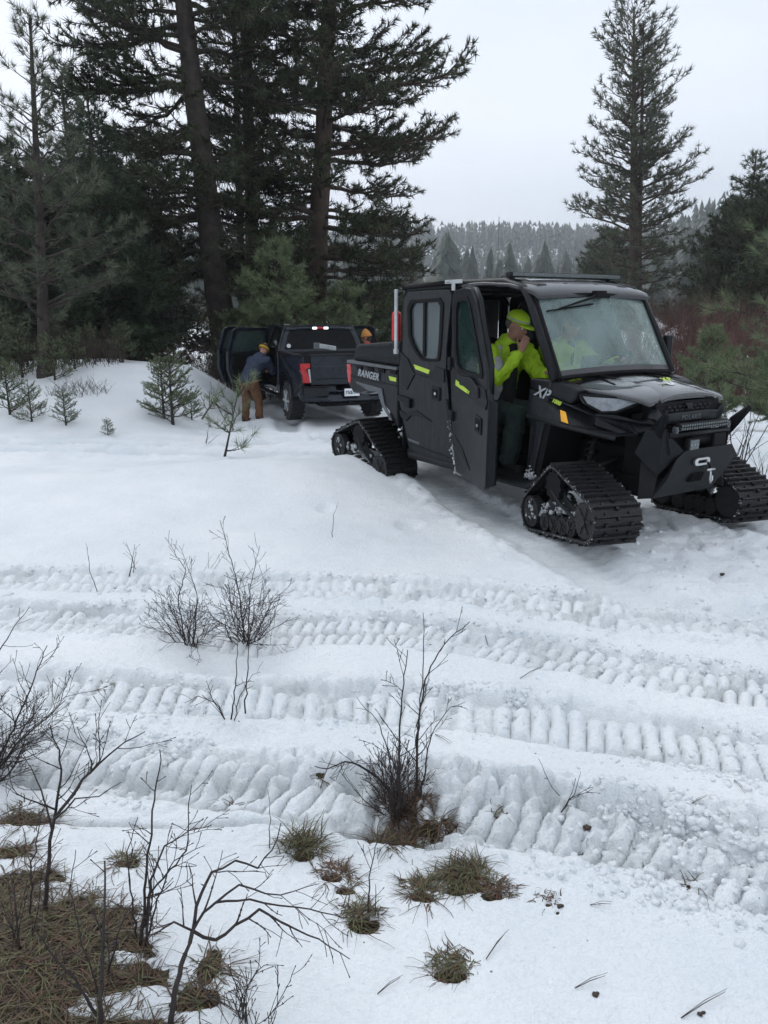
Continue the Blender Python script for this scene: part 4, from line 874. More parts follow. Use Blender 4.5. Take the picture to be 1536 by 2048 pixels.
# ---- cargo bed
for sgn in (1, -1):
    s = sgn
    m = MB(); m.side([(-3.53, 1.255), (-2.515, 1.235), (-2.515, .62), (-2.60, .74), (-2.79, .85), (-2.88, 1.0), (-3.12, .93), (-3.46, .92), (-3.56, 1.02)], .60 * s, .735 * s); m.build('bed_side_panel', PN, utv, .018)
    m = MB(); m.side([(-3.50, 1.285), (-2.52, 1.275), (-2.52, 1.54), (-3.38, 1.475), (-3.46, 1.45)], .56 * s, .70 * s); m.build('bed_box_extension', M['plastic_matt'], utv, .03, seg=3)
    m = MB(); m.side([(-3.40, 1.45), (-2.70, 1.495), (-2.70, 1.475), (-3.38, 1.43)], .695 * s, .708 * s); m.side([(-3.40, 1.345), (-2.60, 1.36), (-2.60, 1.345), (-3.40, 1.33)], .695 * s, .708 * s); m.build('bed_box_rib', M['plastic_matt'], utv, .004)
    m = MB(); m.side([(-3.56, 1.29), (-2.51, 1.265), (-2.51, 1.235), (-3.56, 1.255)], .66 * s, .755 * s); m.build('bed_rail', M['grey'] if s > 0 else PL, utv, .006)
    for k in range(4):
        m = MB(); u = -3.36 + k * .235; m.side([(u, 1.235), (u + .13, 1.232), (u + .13, 1.19), (u + .03, 1.19)], .73 * s, .752 * s); m.build('rail_pocket', M['black'], utv, .004)
    m = MB(); m.side([(-3.37, 1.06), (-2.81, 1.02), (-2.755, .86), (-2.60, .70), (-2.62, .685), (-2.80, .83), (-2.90, .985), (-3.10, .965), (-3.22, .925)], .735 * s, .752 * s); m.build('grey_insert', M['grey'], utv, .006)
    m = MB(); m.side([(-3.36, 1.035), (-3.24, 1.015), (-3.10, .975), (-3.26, .94)], .752 * s, .762 * s); m.build('insert_dark_plate', PN, utv, .003)  # small charcoal plate lying on the grey insert
    m = MB(); m.side([(-3.50, 1.115), (-2.52, 1.075), (-2.52, 1.06), (-3.46, 1.09)], .735 * s, .746 * s); m.build('bed_crease', M['plastic_matt'], utv, .003)
    m = MB(); m.side([(-3.585, 1.245), (-3.50, 1.245), (-3.48, 1.16), (-3.50, 1.02), (-3.55, 1.03), (-3.58, 1.15)], .62 * s, .745 * s); m.build('tail_lamp', M['redlens'], utv, .012)
    m = MB(); m.side([(-2.68, 1.165), (-2.535, 1.155), (-2.535, 1.115), (-2.655, 1.12)], .737 * s, .741 * s); m.build('lime_decal', M['lime'], utv)
m = MB(); m.side([(-3.54, 1.24), (-3.50, 1.24), (-3.50, .95), (-3.54, .95)], -.6, .6); m.side([(-3.50, .98), (-2.52, .98), (-2.52, .94), (-3.50, .94)], -.6, .6); m.side([(-3.54, 1.47), (-3.48, 1.47), (-3.48, 1.25), (-3.54, 1.25)], -.58, .58); m.build('tailgate', PN, utv, .015)
m = MB(); m.side([(-3.46, 1.47), (-2.56, 1.53), (-2.56, 1.50), (-3.46, 1.44)], -.56, .56); m.build('cargo_lid', M['plastic_matt'], utv, .02)
Mside = Matrix(((1, 0, 0, 0), (0, 0, -1, 0), (0, 1, 0, 0), (0, 0, 0, 1)))   # text plane -> side plane facing right
def side_text(name, body, size, u, z, w, m, tilt=0., shear=.25, bold=.0, space=1., ex=.003, parent=utv):
    return text_obj(name, body, size, m, Matrix.Translation(L(u, w, z)) @ Matrix.Rotation(tilt, 4, 'Y') @ Mside, parent, ex, shear, bold, space)
side_text('ranger_lettering', 'RANGER', .108, -3.31, 1.130, .752, M['lettering'], rad(3.6), .28, .003, 1.08)
# ---- doors (profile in u,z; u measured from the hinge for the open one)
def door(parent, O, I, w, s, rear, glassm):
    """O, I: matching outer and window loops; w: outside face; s: side; everything a part of the vehicle or a sub-part of the door"""
    m = MB(); m.ring(O, I, (w - .055) * s, w * s); d = m.build('rear_door' if rear else 'front_door', PN, parent, .012)
    cI = (sum(a for a, b in I) / len(I), sum(b for a, b in I) / len(I)); J = [(cI[0] + (a - cI[0]) * 1.0, cI[1] + (b - cI[1]) * 1.0) for a, b in I]
    Jo = [(cI[0] + (a - cI[0]) * 1.13, cI[1] + (b - cI[1]) * 1.075) for a, b in I]; Ji = [(cI[0] + (a - cI[0]) * .94, cI[1] + (b - cI[1]) * .965) for a, b in I]
    m = MB(); m.ring(Jo, Ji, (w - .01) * s, (w + .010) * s); m.build('window_seal', M['black'], d, .004)
    m = MB(); m.side(Ji, (w - .022) * s, (w - .016) * s); m.build('door_glass', glassm, d)
    return d
RO = [(-2.415, 1.47), (-2.40, 1.96), (-2.33, 2.025), (-1.95, 2.035), (-1.64, 2.035), (-1.60, 1.98), (-1.665, 1.50), (-1.665, 1.30), (-1.53, .62), (-1.40, .345), (-2.12, .36), (-2.27, .41), (-2.48, .93), (-2.48, 1.26)]
RI = [(-2.275, 1.60), (-2.29, 1.86), (-2.24, 1.925), (-2.05, 1.93), (-1.80, 1.94), (-1.75, 1.89), (-1.765, 1.55), (-1.785, 1.41), (-1.80, 1.385), (-1.90, 1.375), (-2.03, 1.375), (-2.08, 1.39), (-2.15, 1.44), (-2.22, 1.51)]
# front door loops measured forward from its rear hinge
FO = [(.02, 1.30), (.03, 1.50), (.0, 1.95), (.05, 2.02), (.32, 2.045), (.48, 2.03), (.60, 1.93), (.90, 1.38), (.93, 1.22), (.97, 1.12), (.96, .36), (.92, .33), (.22, .35), (.10, .62)]
FI = [(.22, 1.36), (.155, 1.50), (.135, 1.86), (.17, 1.93), (.30, 1.945), (.42, 1.94), (.49, 1.87), (.76, 1.40), (.79, 1.33), (.77, 1.30), (.62, 1.305), (.50, 1.31), (.38, 1.315), (.29, 1.32)]
for s in (1, -1):
    d = door(utv, RO, RI, .74, s, True, M['sideglass'])
    m = MB(); m.side([(-2.055, 1.40), (-2.015, 1.40), (-2.015, 1.925), (-2.055, 1.925)], .725 * s, .742 * s); m.build('window_divider', M['black'], d, .003)
    if s < 0:
        U = [(-1.60 + a, b) for a, b in FO]; V_ = [(-1.60 + a, b) for a, b in FI]; fd = door(utv, U, V_, .74, s, False, M['sideglass']); continue
    m = MB(); m.side([(-2.44, 1.43), (-2.30, 1.36), (-2.22, 1.255), (-2.17, 1.225), (-1.93, 1.20), (-1.84, 1.32), (-1.68, 1.30), (-1.675, 1.17), (-1.92, 1.185), (-2.18, 1.215), (-2.32, 1.05), (-2.45, 1.10)], .74, .752); m.build('door_shoulder', PL, d, .005)
    m = MB(); m.side([(-2.205, 1.315), (-1.925, 1.275), (-1.945, 1.235), (-2.17, 1.27)], .741, .7465); m.build('lime_decal', M['lime'], d)
    m = MB(); m.side([(-1.885, 1.125), (-1.745, 1.115), (-1.745, .985), (-1.885, .99)], .741, .756); m.build('handle_surround', M['plastic_matt'], d, .006)
    m = MB(); m.side([(-1.86, 1.10), (-1.775, 1.095), (-1.775, 1.01), (-1.86, 1.015)], .756, .764); m.build('door_handle', M['black'], d, .006)
    m = MB(); m.cyl(L(-1.80, .76, 1.055), L(-1.80, .770, 1.055), .014, 12); m.build('key_lock', M['silver'], d)
    m = MB(); m.side([(-2.47, .985), (-2.24, .96), (-2.24, .865), (-2.34, .87), (-2.34, .91), (-2.47, .93)], .741, .775); m.build('door_hinge', M['steel'], d, .006)
    m = MB(); m.side([(-2.45, .83), (-2.32, .79), (-2.23, .84), (-2.14, .85), (-1.86, .765), (-2.14, .80), (-2.24, .785), (-2.33, .72), (-2.43, .76)], .740, .754); m.build('door_crease', M['plastic_matt'], d, .004)
    m = MB(); m.side([(-2.26, .50), (-1.50, .45), (-1.495, .435), (-2.255, .485)], .740, .750); m.build('lower_crease', M['plastic_matt'], d, .003)
    m = MB(); m.side([(-2.30, .545), (-2.09, .53), (-2.09, .505), (-2.29, .52)], .741, .745); m.build('model_badge', M['grey'], d)
# open front door: swings about its rear hinge
TH = rad(-17.5)
hinge = L(-1.575, .76, 0)
fd = door(utv, FO, FI, 0.0, 1, False, M['clearglass'])
fd.location = hinge; fd.rotation_euler = (0, 0, TH)
m = MB(); m.side([(.02, 1.36), (.14, 1.24), (.19, 1.15), (.93, 1.03), (.96, 1.10), (.90, 1.20), (.55, 1.235), (.30, 1.27), (.20, 1.30)], .0, .012); m.build('door_shoulder', PL, fd, .005)
m = MB(); m.side([(.30, 1.27), (.60, 1.275), (.78, 1.20), (.80, 1.12), (.74, 1.11), (.62, 1.18), (.34, 1.19)], .012, .03); m.build('shoulder_scoop', M['plastic_matt'], fd, .006)
m = MB(); m.side([(.205, 1.175), (.50, 1.130), (.53, 1.160), (.215, 1.225)], .013, .018); m.build('lime_decal', M['lime'], fd)
m = MB(); m.side([(.545, 1.158), (.565, 1.155), (.535, 1.125), (.515, 1.128)], .013, .018); m.build('lime_decal', M['lime'], fd)
m = MB(); m.side([(.70, .97), (.84, .945), (.84, .80), (.70, .815)], .0, .014); m.build('handle_surround', M['plastic_matt'], fd, .006)
m = MB(); m.side([(.725, .945), (.815, .925), (.815, .83), (.725, .84)], .014, .022); m.build('door_handle', M['black'], fd, .006)
m = MB(); m.cyl(L(.79, .02, .88), L(.79, .030, .88), .014, 12); m.build('key_lock', M['silver'], fd)
m = MB(); m.side([(-.06, 1.02), (.02, 1.0), (.05, .93), (.15, .92), (.15, .83), (.05, .83), (-.02, .93)], .0, .03); m.build('door_hinge', M['steel'], fd, .006)
m = MB(); m.side([(.0, 1.42), (.07, 1.42), (.07, 1.30), (.0, 1.30)], .0, .03); m.build('door_hinge', M['steel'], fd, .008)
m = MB(); m.side([(.18, .70), (.36, .56), (.60, .44), (.40, .60)], .0, .010); m.build('door_crease', M['plastic_matt'], fd, .004)
m = MB(); m.prism([L(.955, -.055, .36), L(.965, -.0, .36), L(.97, -.0, 1.12), L(.96, -.055, 1.12)], [L(.975, -.10, .38), L(.985, -.08, .38), L(.99, -.08, 1.10), L(.975, -.10, 1.10)]); m.build('door_edge', PL, fd, .01)
m = MB(); m.tube([L(.93, -.04, 1.16), L(.89, -.05, 1.40), L(.61, -.05, 1.93), L(.49, -.05, 2.02), L(.30, -.05, 2.03)], .026, 8); m.build('door_frame_tube', PL, fd, smooth=True)
m = MB(); m.side([(.20, 1.56), (.33, 1.56), (.34, 1.37), (.19, 1.37)], -.16, -.075); m.build('door_mirror', M['black'], fd, .02)
# packed snow in the gap between the doors and along the sill
rg = np.random.default_rng(77); PP = []; SS = []
for k in range(150):
    t = rg.random() ** .45; PP.append(L(-1.65 + .20 * t + rg.normal(0, .010 + .012 * t), .732 + rg.normal(0, .010), 1.0 - .66 * t)); SS.append(.005 + .026 * t * t * rg.random())
for k in range(110): PP.append(L(-1.45 + .42 * rg.random(), .75 + rg.normal(0, .02), .36 + rg.normal(0, .025))); SS.append(rg.uniform(.010, .032))
for k in range(120): PP.append(L(-.45 + rg.normal(0, .03), .715 + rg.normal(0, .015), .44 + abs(rg.normal(0, .05)))); SS.append(rg.uniform(.004, .012))
for k in range(60): PP.append(L(-2.52 + rg.normal(0, .03), .60 + rg.normal(0, .05), rg.uniform(.45, .85))); SS.append(rg.uniform(.006, .02))
o = clods('packed_snow', PP, SS, M['snowdirty'], utv, flat=1., sub=1, seed=8); o['kind'] = 'stuff'
# ---- cage, pillars, cab rear
for s in (1, -1):
    m = MB(); m.tube([L(-.22, .725 * s, 1.30), L(-.42, .72 * s, 1.66), L(-.585, .70 * s, 1.93), L(-.68, .68 * s, 2.02), L(-.95, .65 * s, 2.085), L(-1.6, .665 * s, 2.09), L(-2.38, .665 * s, 2.075)], .036, 10); m.build('roof_rail_tube', PL, utv, smooth=True)
    m = MB(); m.tube([L(-2.44, .665 * s, 2.06), L(-2.47, .69 * s, 1.3), L(-2.42, .69 * s, .45)], .032, 8); m.build('rear_pillar', PL, utv, smooth=True)
    m = MB(); m.tube([L(-1.60, .66 * s, 2.06), L(-1.62, .685 * s, 1.3), L(-1.50, .69 * s, .45)], .034, 8); m.build('middle_pillar', PL, utv, smooth=True)
    m = MB(); m.tube([L(-.24, .70 * s, 1.30), L(-.42, .69 * s, .95), L(-.46, .69 * s, .42)], .035, 8); m.build('front_pillar', PL, utv, smooth=True)
    m = MB(); m.tube([L(-2.42, .69 * s, 1.9), L(-2.42, .60 * s, 2.02)], .02, 8); m.build('cage_brace', PL, utv, smooth=True)
m = MB(); m.ring([(-.70, .42), (.70, .42), (.70, 2.02), (-.70, 2.02)], [(-.60, 1.36), (.60, 1.36), (.58, 1.95), (-.58, 1.95)], 0, .04)
m.v = [L(-2.47 - y, x, z) for x, y, z in m.v]; m.build('cab_rear_wall', PL, utv, .01)
m = MB(); m.box(L(-2.49, 0, 1.655), (.006, 1.20, .60)); m.build('rear_glass', M['sideglass'], utv)
S = Segs()      # expanded metal guard behind the rear glass
for k in range(-30, 46):
    for sg in (1, -1):
        w0 = k * .04 * sg; z0, z1 = 1.37, 1.95; w1 = w0 + sg * (z1 - z0) * 1.7
        a, b = (w0, z0), (w1, z1); t0, t1 = 0., 1.
        for lim in (-.6, .6):
            if b[0] != a[0]:
                t = (lim - a[0]) / (b[0] - a[0]); inc = (b[0] - a[0]) > 0
                if (lim < 0) == inc: t0 = max(t0, t)
                else: t1 = min(t1, t)
        if t1 > t0: S.add(np.array(L(-2.445, a[0] + (b[0] - a[0]) * t0, a[1] + (b[1] - a[1]) * t0)), np.array(L(-2.445, a[0] + (b[0] - a[0]) * t1, a[1] + (b[1] - a[1]) * t1)), .003, .003)
S.build('mesh_guard', M['steel'], utv, 4)
m = MB(); m.tube([L(-1.6, -.62, 2.0), L(-1.6, .62, 2.0)], .03, 8); m.tube([L(-.72, -.62, 1.99), L(-.72, .62, 1.99)], .03, 8); m.tube([L(-1.62, -.62, 1.42), L(-1.62, .62, 1.42)], .022, 8); m.build('cross_bar', PL, utv, smooth=True)
# roof: crowned sheet with ribs and a visor lip
def loft(name, secs, mt, parent, thick=.03, bevel=0, nw=15, crown=lambda q: 1 - q * q):
    V = []; n = nw
    for u, z, w, c, wc in secs:
        for k in range(n): q = -1 + 2 * k / (n - 1); V.append(L(u, wc + w * q, z + c * crown(q)))
    N0 = len(V); V += [(x, y, z - thick) for x, y, z in V]; F = []; R = len(secs)
    for i in range(R - 1):
        for k in range(n - 1): a = i * n + k; F += [(a, a + 1, a + n + 1, a + n), (N0 + a + 1, N0 + a, N0 + a + n, N0 + a + n + 1)]
    for i in range(R - 1): a, b = i * n, i * n + n - 1; F += [(a, a + n, N0 + a + n, N0 + a), (b + n, b, N0 + b, N0 + b + n)]
    for k in range(n - 1): a, b = k, (R - 1) * n + k; F += [(a + 1, a, N0 + a, N0 + a + 1), (b, b + 1, N0 + b + 1, N0 + b)]
    return MB().add(V, F).build(name, mt, parent, bevel, smooth=True)
cr_ = lambda q: 1 - abs(q) ** 3.2
loft('roof_rear', [(-2.46, 2.06, .69, .02, 0), (-2.2, 2.07, .70, .025, 0), (-1.60, 2.08, .70, .025, 0)], M['plastic_matt'], utv, .035, .008, 15, cr_)
loft('roof_front', [(-1.72, 2.075, .66, .025, 0), (-1.55, 2.085, .69, .035, 0), (-1.2, 2.09, .71, .04, 0), (-.85, 2.07, .71, .036, 0), (-.66, 2.035, .71, .03, 0), (-.54, 1.995, .70, .022, 0), (-.51, 1.965, .68, .015, 0)], M['roofm'], utv, .035, .008, 21, cr_)
for w in (-.48, .50):
    m = MB(); m.prism([L(-1.05, w - .10, 2.10), L(-1.05, w + .10, 2.10), L(-.62, w + .07, 2.03), L(-.62, w - .07, 2.03)], [L(-1.0, w - .07, 2.125), L(-1.0, w + .07, 2.125), L(-.66, w + .05, 2.065), L(-.66, w - .05, 2.065)]); m.build('roof_scoop', PL, utv, .01)
for w in (-.2, .18):
    m = MB(); m.prism([L(-1.35, w - .03, 2.11), L(-1.35, w + .03, 2.11), L(-.7, w + .03, 2.06), L(-.7, w - .03, 2.06)], [L(-1.35, w - .022, 2.138), L(-1.35, w + .022, 2.138), L(-.7, w + .022, 2.082), L(-.7, w - .022, 2.082)]); m.build('roof_rib', M['roofm'], utv, .006)
m = MB(); m.side([(-.66, 2.0), (-.54, 1.965), (-.55, 1.93), (-.66, 1.945)], -.62, .62); m.build('roof_header', M['black'], utv, .008)
m = MB(); m.tube([L(-2.43, .70, 2.075), L(-1.66, .705, 2.10)], .022, 8); m.ball(L(-2.45, .70, 2.075), .028, 10, 6); m.build('awning_tube', M['black'], utv, smooth=True)
m = MB(); m.box(L(-1.60, .72, 2.105), (.26, .012, .035)); m.box(L(-1.60, .72, 2.06), (.05, .012, .07)); m.build('roof_bracket', M['alu'], utv, .003)
m = MB(); m.box(L(-2.515, .755, 1.735), (.045, .022, .64)); m.box(L(-2.515, .755, 1.43), (.06, .03, .05)); m.build('side_marker_strip', M['alu'], utv, .005)
# light bar on the roof
m = MB(); m.box(L(-.93, -.05, 2.148), (.06, 1.40, .044)); m.build('roof_light_bar', M['plastic_matt'], utv, .01)
m = MB(); m.box(L(-.896, -.05, 2.148), (.012, 1.34, .030)); m.build('light_bar_lens', M['ledglass'], utv, .003)
for w in (-.60, .60):
    m = MB(); m.box(L(-.93, w, 2.11), (.05, .03, .04)); m.tube([L(-.97, w, 2.12), L(-1.05, w, 2.14), L(-1.10, w, 2.10)], .007, 6); m.build('light_bar_mount', M['steel'], utv, .004)
# windscreen
Wb, Wt = .69, .665
A_, B_, C_, D_ = Vector(L(-.20, Wb, 1.315)), Vector(L(-.20, -Wb, 1.315)), Vector(L(-.565, -Wt, 1.955)), Vector(L(-.565, Wt, 1.955))
nrm_ = (B_ - A_).cross(D_ - A_).normalized()
if nrm_.x < 0: nrm_ = -nrm_
def wsp(a, b, off=0.):   # a across 0..1 from the vehicle's right, b up 0..1
    bulge = .05 * (1 - (2 * a - 1) ** 2)
    lo = A_.lerp(B_, a); hi = D_.lerp(C_, a); return lo.lerp(hi, b) + nrm_ * (off + bulge)
V = [wsp(i / 16, j / 6) for j in range(7) for i in range(17)]; V2 = [wsp(i / 16, j / 6, -.006) for j in range(7) for i in range(17)]; F = []
for j in range(6):
    for i in range(16): a = j * 17 + i; F += [(a, a + 1, a + 18, a + 17), (119 + a + 1, 119 + a, 119 + a + 17, 119 + a + 18)]
MB().add(V + V2, F).build('windscreen', M['windscreen'], utv, smooth=True)
m = MB()
def strip(pts, wd, off, th=.012):
    for (a0, b0), (a1, b1) in zip(pts[:-1], pts[1:]): m.tube([wsp(a0, b0, off), wsp(a1, b1, off)], wd, 6)
strip([(0, 0), (.0, 1)], .02, .0); strip([(1, 0), (1, 1)], .02, .0)
strip([(k / 10, 0) for k in range(11)], .018, 0); strip([(k / 10, 1) for k in range(11)], .018, 0); m.build('windscreen_seal', M['black'], utv)
m = MB(); V = [wsp(i / 16, b, .004) for b in (.0, .085) for i in range(17)]; V2 = [wsp(i / 16, b, .001) for b in (.0, .085) for i in range(17)]
F = [(i, i + 1, i + 18, i + 17) for i in range(16)] + [(34 + i + 1, 34 + i, 34 + i + 17, 34 + i + 18) for i in range(16)]; MB().add(V + V2, F).build('windscreen_black_border', M['roofm'], utv)
# wiper pivoting from the top
m = MB(); P0, P1 = wsp(.50, .97, .04), wsp(.37, .90, .045); m.tube([P0, P1, wsp(.10, .80, .03)], [.016, .012, .006], 8); m.tube([wsp(.43, .86, .022), wsp(.04, .80, .02)], .008, 6); m.box(P0, (.06, .12, .06)); m.build('wiper', M['black'], utv, .002)
m = MB(); m.box(wsp(.56, .97, -.03), (.06, .20, .07)); m.box(wsp(.60, .88, -.06), (.02, .20, .06)); m.build('mirror_inside', M['black'], utv, .01)
# ---- bonnet, wings, nose
_before = set(bpy.data.objects)
hd = lambda q: 1 - abs(q) ** 2.6
loft('bonnet', [(-.24, 1.265, .66, .055, 0), (-.05, 1.255, .65, .058, 0), (.15, 1.235, .61, .056, 0), (.34, 1.215, .55, .050, 0), (.47, 1.19, .49, .045, 0), (.53, 1.165, .45, .04, 0)], M['hoodm'], utv, .03, .006, 23, hd)
loft('bonnet_centre', [(-.12, 1.282, .27, .043, 0), (.05, 1.274, .29, .043, 0), (.25, 1.252, .31, .043, 0), (.45, 1.214, .33, .040, 0), (.545, 1.185, .34, .038, 0)], M['hoodm'], utv, .03, .006, 17, hd)
for s in (1, -1):
    m = MB(); m.tube([L(-.12, .30 * s, 1.325), L(.08, .33 * s, 1.315)], .010, 6); m.build('bonnet_slot', M['black'], utv)
    m = MB(); m.side([(-.50, 1.295), (-.22, 1.30), (-.05, 1.275), (.05, 1.24), (.04, 1.17), (-.02, 1.12), (-.49, 1.215)], .60 * s, .725 * s); m.build('upper_wing', PL, utv, .02, seg=3)
    m = MB(); m.prism([L(-.50, .72 * s, 1.21), L(.02, .73 * s, 1.115), (L(.22, .70 * s, 1.06)), L(.46, .58 * s, 1.0), L(.50, .50 * s, .93), L(.40, .66 * s, .91), L(.02, .76 * s, .955), L(-.48, .76 * s, 1.0)],
                      [L(-.50, .60 * s, 1.21), L(.02, .60 * s, 1.115), (L(.20, .56 * s, 1.06)), L(.40, .46 * s, 1.0), L(.44, .42 * s, .93), L(.34, .54 * s, .91), L(.02, .62 * s, .955), L(-.48, .62 * s, 1.0)]); m.build('wheel_arch', PN, utv, .014)
    m = MB(); m.tube([L(-.47, .755 * s, .985), L(.02, .755 * s, .945), L(.40, .66 * s, .90)], .020, 8); m.build('arch_lip', M['plastic_matt'], utv, smooth=True)
    m = MB(); m.side([(-.46, .98), (-.30, .97), (-.40, .50), (-.50, .42)], .55 * s, .72 * s); m.build('footwell_side', PN, utv, .015)
    m = MB(); m.side([(-.30, .97), (-.24, .95), (-.34, .50), (-.40, .48)], .30 * s, .70 * s); m.build('inner_arch', M['black'], utv)
    m = MB(); m.side([(-.085, 1.075), (-.025, 1.065), (.012, .975), (-.065, .985)], .758 * s, .768 * s); m.build('amber_marker', M['amber'], utv, .004)
    # wedge headlamp wrapping round the corner
    P = [L(.065, .708 * s, 1.205), L(.22, .625 * s, 1.20), L(.41, .46 * s, 1.19), L(.43, .46 * s, 1.155), L(.33, .585 * s, 1.09), L(.24, .645 * s, 1.08), L(.13, .70 * s, 1.135)]
    m = MB(); m.prism(P, [(x - .07, y + .035 * s, z) for x, y, z in P]); m.build('headlamp', M['lens'], utv, .006)
    Q = [(x + .0, y, z) for x, y, z in P]
    m = MB(); m.tube([Vector(p) for p in Q + Q[:1]], .011, 6); m.build('headlamp_bezel', M['black'], utv)
    m = MB(); P = [L(.22, .68 * s, 1.07), L(.36, .60 * s, 1.07), L(.50, .50 * s, 1.03), L(.56, .36 * s, 1.07), L(.575, .34 * s, .99), L(.52, .44 * s, .94), L(.40, .60 * s, .93), L(.24, .70 * s, .98)]; m.prism(P, [(x - .10, y + .05 * s, z) for x, y, z in P]); m.build('nose_cheek', PL, utv, .012)
m = MB(); m.side([(.40, 1.165), (.535, 1.165), (.55, 1.05), (.50, 1.04), (.50, .86), (.42, .86)], -.38, .38); m.build('grille_core', M['black'], utv)
m = MB(); P = [(-.40, 1.125), (-.34, 1.07), (-.22, 1.085), (.22, 1.085), (.34, 1.07), (.40, 1.125), (.44, 1.05), (.36, 1.0), (-.36, 1.0), (-.44, 1.05)]
m.prism([L(.575, w, z) for w, z in P], [L(.50, w, z) for w, z in P]); m.build('grille_bar', PN, utv, .01)
for r, (z0, n_) in enumerate([(1.125, 9), (1.10, 9)] + [(.97, 11), (.94, 11), (.91, 11)]):
    for k in range(n_):
        w = (k - (n_ - 1) / 2) * .062 + (.031 if r % 2 else 0)
        m = MB(); m.box(L(.548 - (r > 1) * .03, w, z0), (.02, .044, .015)); m.build('grille_slat', M['plastic_matt'], utv, .003)
m = MB(); m.prism([L(.57, -.02, 1.15), L(.57, .08, 1.15), L(.58, .05, 1.105), L(.58, .0, 1.105)], [L(.55, -.02, 1.15), L(.55, .08, 1.15), L(.55, .05, 1.105), L(.55, .0, 1.105)]); m.build('front_camera', M['plastic'], utv, .005)
Mfront = Matrix(((0, 0, 1, 0), (1, 0, 0, 0), (0, 1, 0, 0), (0, 0, 0, 1)))
text_obj('polaris_lettering', 'POLARIS', .055, M['grey'], Matrix.Translation(L(.576, 0, 1.022)) @ Mfront, utv, .003, 0, .001, 1.15, 'CENTER')
# flat marks on the bonnet: white ring emblem and XP in lime
Mh = Matrix.Rotation(rad(17), 4, 'Y') @ Matrix(((0, -1, 0, 0), (1, 0, 0, 0), (0, 0, 1, 0), (0, 0, 0, 1)))
m = MB(); O_ = [(-.030, -.022), (.022, -.028), (.034, -.010), (.030, .024), (-.020, .030), (-.034, .010)]; I_ = [(a * .45, b * .45) for a, b in O_]
V = [(a, b, 0) for a, b in O_] + [(a, b, 0) for a, b in I_] + [(a, b, .003) for a, b in O_] + [(a, b, .003) for a, b in I_]; F = [(6 + k, 6 + (k + 1) % 6, (k + 1) % 6, k) for k in range(6)] + [(12 + k, 12 + (k + 1) % 6, 18 + (k + 1) % 6, 18 + k) for k in range(6)] + [(k, (k + 1) % 6, 12 + (k + 1) % 6, 12 + k) for k in range(6)]
o = MB().add(V, F).build('bonnet_emblem', M['white'], utv, loc=L(.43, .0, 1.284), rot=(0, rad(18), 0)); o.scale = (1.25, 1.25, 1)
text_obj('bonnet_lettering', 'XP', .085, M['lime'], Matrix.Translation(L(.33, .0, 1.303)) @ Mh, utv, .002, .3, .002, 1.2, 'CENTER')
side_text('side_lettering', 'XP', .125, -.43, 1.165, .7275, M['lettering'], rad(11), .45, .003, 1.1)
side_text('side_number', '1000', .048, -.22, 1.125, .7285, M['lime'], rad(13), .35, .001, 1.05)
# bumper with winch
def plate3(name, P, th=.012, mt=M['steel'], bv=.003, par=utv):
    P = [Vector(p) for p in P]; nn = (P[1] - P[0]).cross(P[2] - P[0]).normalized(); m = MB(); m.prism(P, [p + nn * th for p in P]); return m.build(name, mt, par, bv)
plate3('bumper_plate', [L(.66, -.43, .80), L(.66, .16, .80), L(.66, .26, .74), L(.66, .36, .58), L(.60, .44, .44), L(.60, -.30, .44), L(.64, -.46, .62), L(.66, -.50, .72)])
for s in (1, -1):
    w = -.035
    plate3('bumper_wing', [L(.66, w + .20 * s, .80), L(.63, w + .42 * s, .98), L(.54, w + .52 * s, .97), L(.50, w + .58 * s, .80), L(.60, w + .42 * s, .62)])
    plate3('bumper_upright', [L(.66, w + .34 * s, .78), L(.64, w + .40 * s, .98), L(.58, w + .42 * s, .99), L(.54, w + .40 * s, .76)])
    plate3('bumper_leg', [L(.56, w + .34 * s, .74), L(.60, w + .44 * s, .44), L(.50, w + .50 * s, .42), L(.44, w + .42 * s, .70)])
    plate3('bumper_horn', [L(.60, w + .42 * s, .86), L(.66, w + .46 * s, .96), L(.73, w + .50 * s, 1.09), L(.71, w + .50 * s, 1.12), L(.58, w + .46 * s, 1.0), L(.54, w + .45 * s, .86)], .022)
    m = MB(); m.tube([L(.48, w + .54 * s, .93), L(.20, .70 * s, .93), L(-.02, .72 * s, .955)], .018, 8); m.build('side_brace_tube', M['steel'], utv, smooth=True)
m = MB(); m.tube([L(.64, -.40, .925), L(.64, .34, .925)], .022, 10); m.build('bumper_tube', M['steel'], utv, smooth=True)
m = MB(); m.box(L(.655, -.035, .985), (.05, .60, .055)); m.build('bumper_light_bar', M['steel'], utv, .006)
for r in range(2):
    for k in range(20):
        m = MB(); m.cyl(L(.680, -.31 + k * .029, .973 + r * .024), L(.687, -.31 + k * .029, .973 + r * .024), .0095, 8); m.build('led_cell', M['ledglass'], utv)
for w in (-.355, .285):
    m = MB(); m.box(L(.655, w, .965), (.04, .025, .05)); m.cyl(L(.672, w, .965), L(.682, w, .965), .011, 10); m.build('light_bar_mount', M['grey'], utv, .003)
m = MB(); m.box(L(.675, .10, .845), (.05, .125, .095)); m.build('pod_light', M['steel'], utv, .012)
m = MB(); m.box(L(.703, .10, .845), (.006, .105, .075)); m.build('pod_lens', M['ledglass'], utv, .004)
for a in (-1, 0, 1):
    m = MB(); m.cyl(L(.704, .10 + a * .038, .845), L(.709, .10 + a * .038, .845), .004, 8); m.build('lens_screw', M['silver'], utv)
m = MB(); m.box(L(.58, -.28, .845), (.16, .16, .12)); m.cyl(L(.58, -.26, .86), L(.58, .02, .86), .05, 16); m.build('winch_body', M['black'], utv, .01)
O_ = []; I_ = []
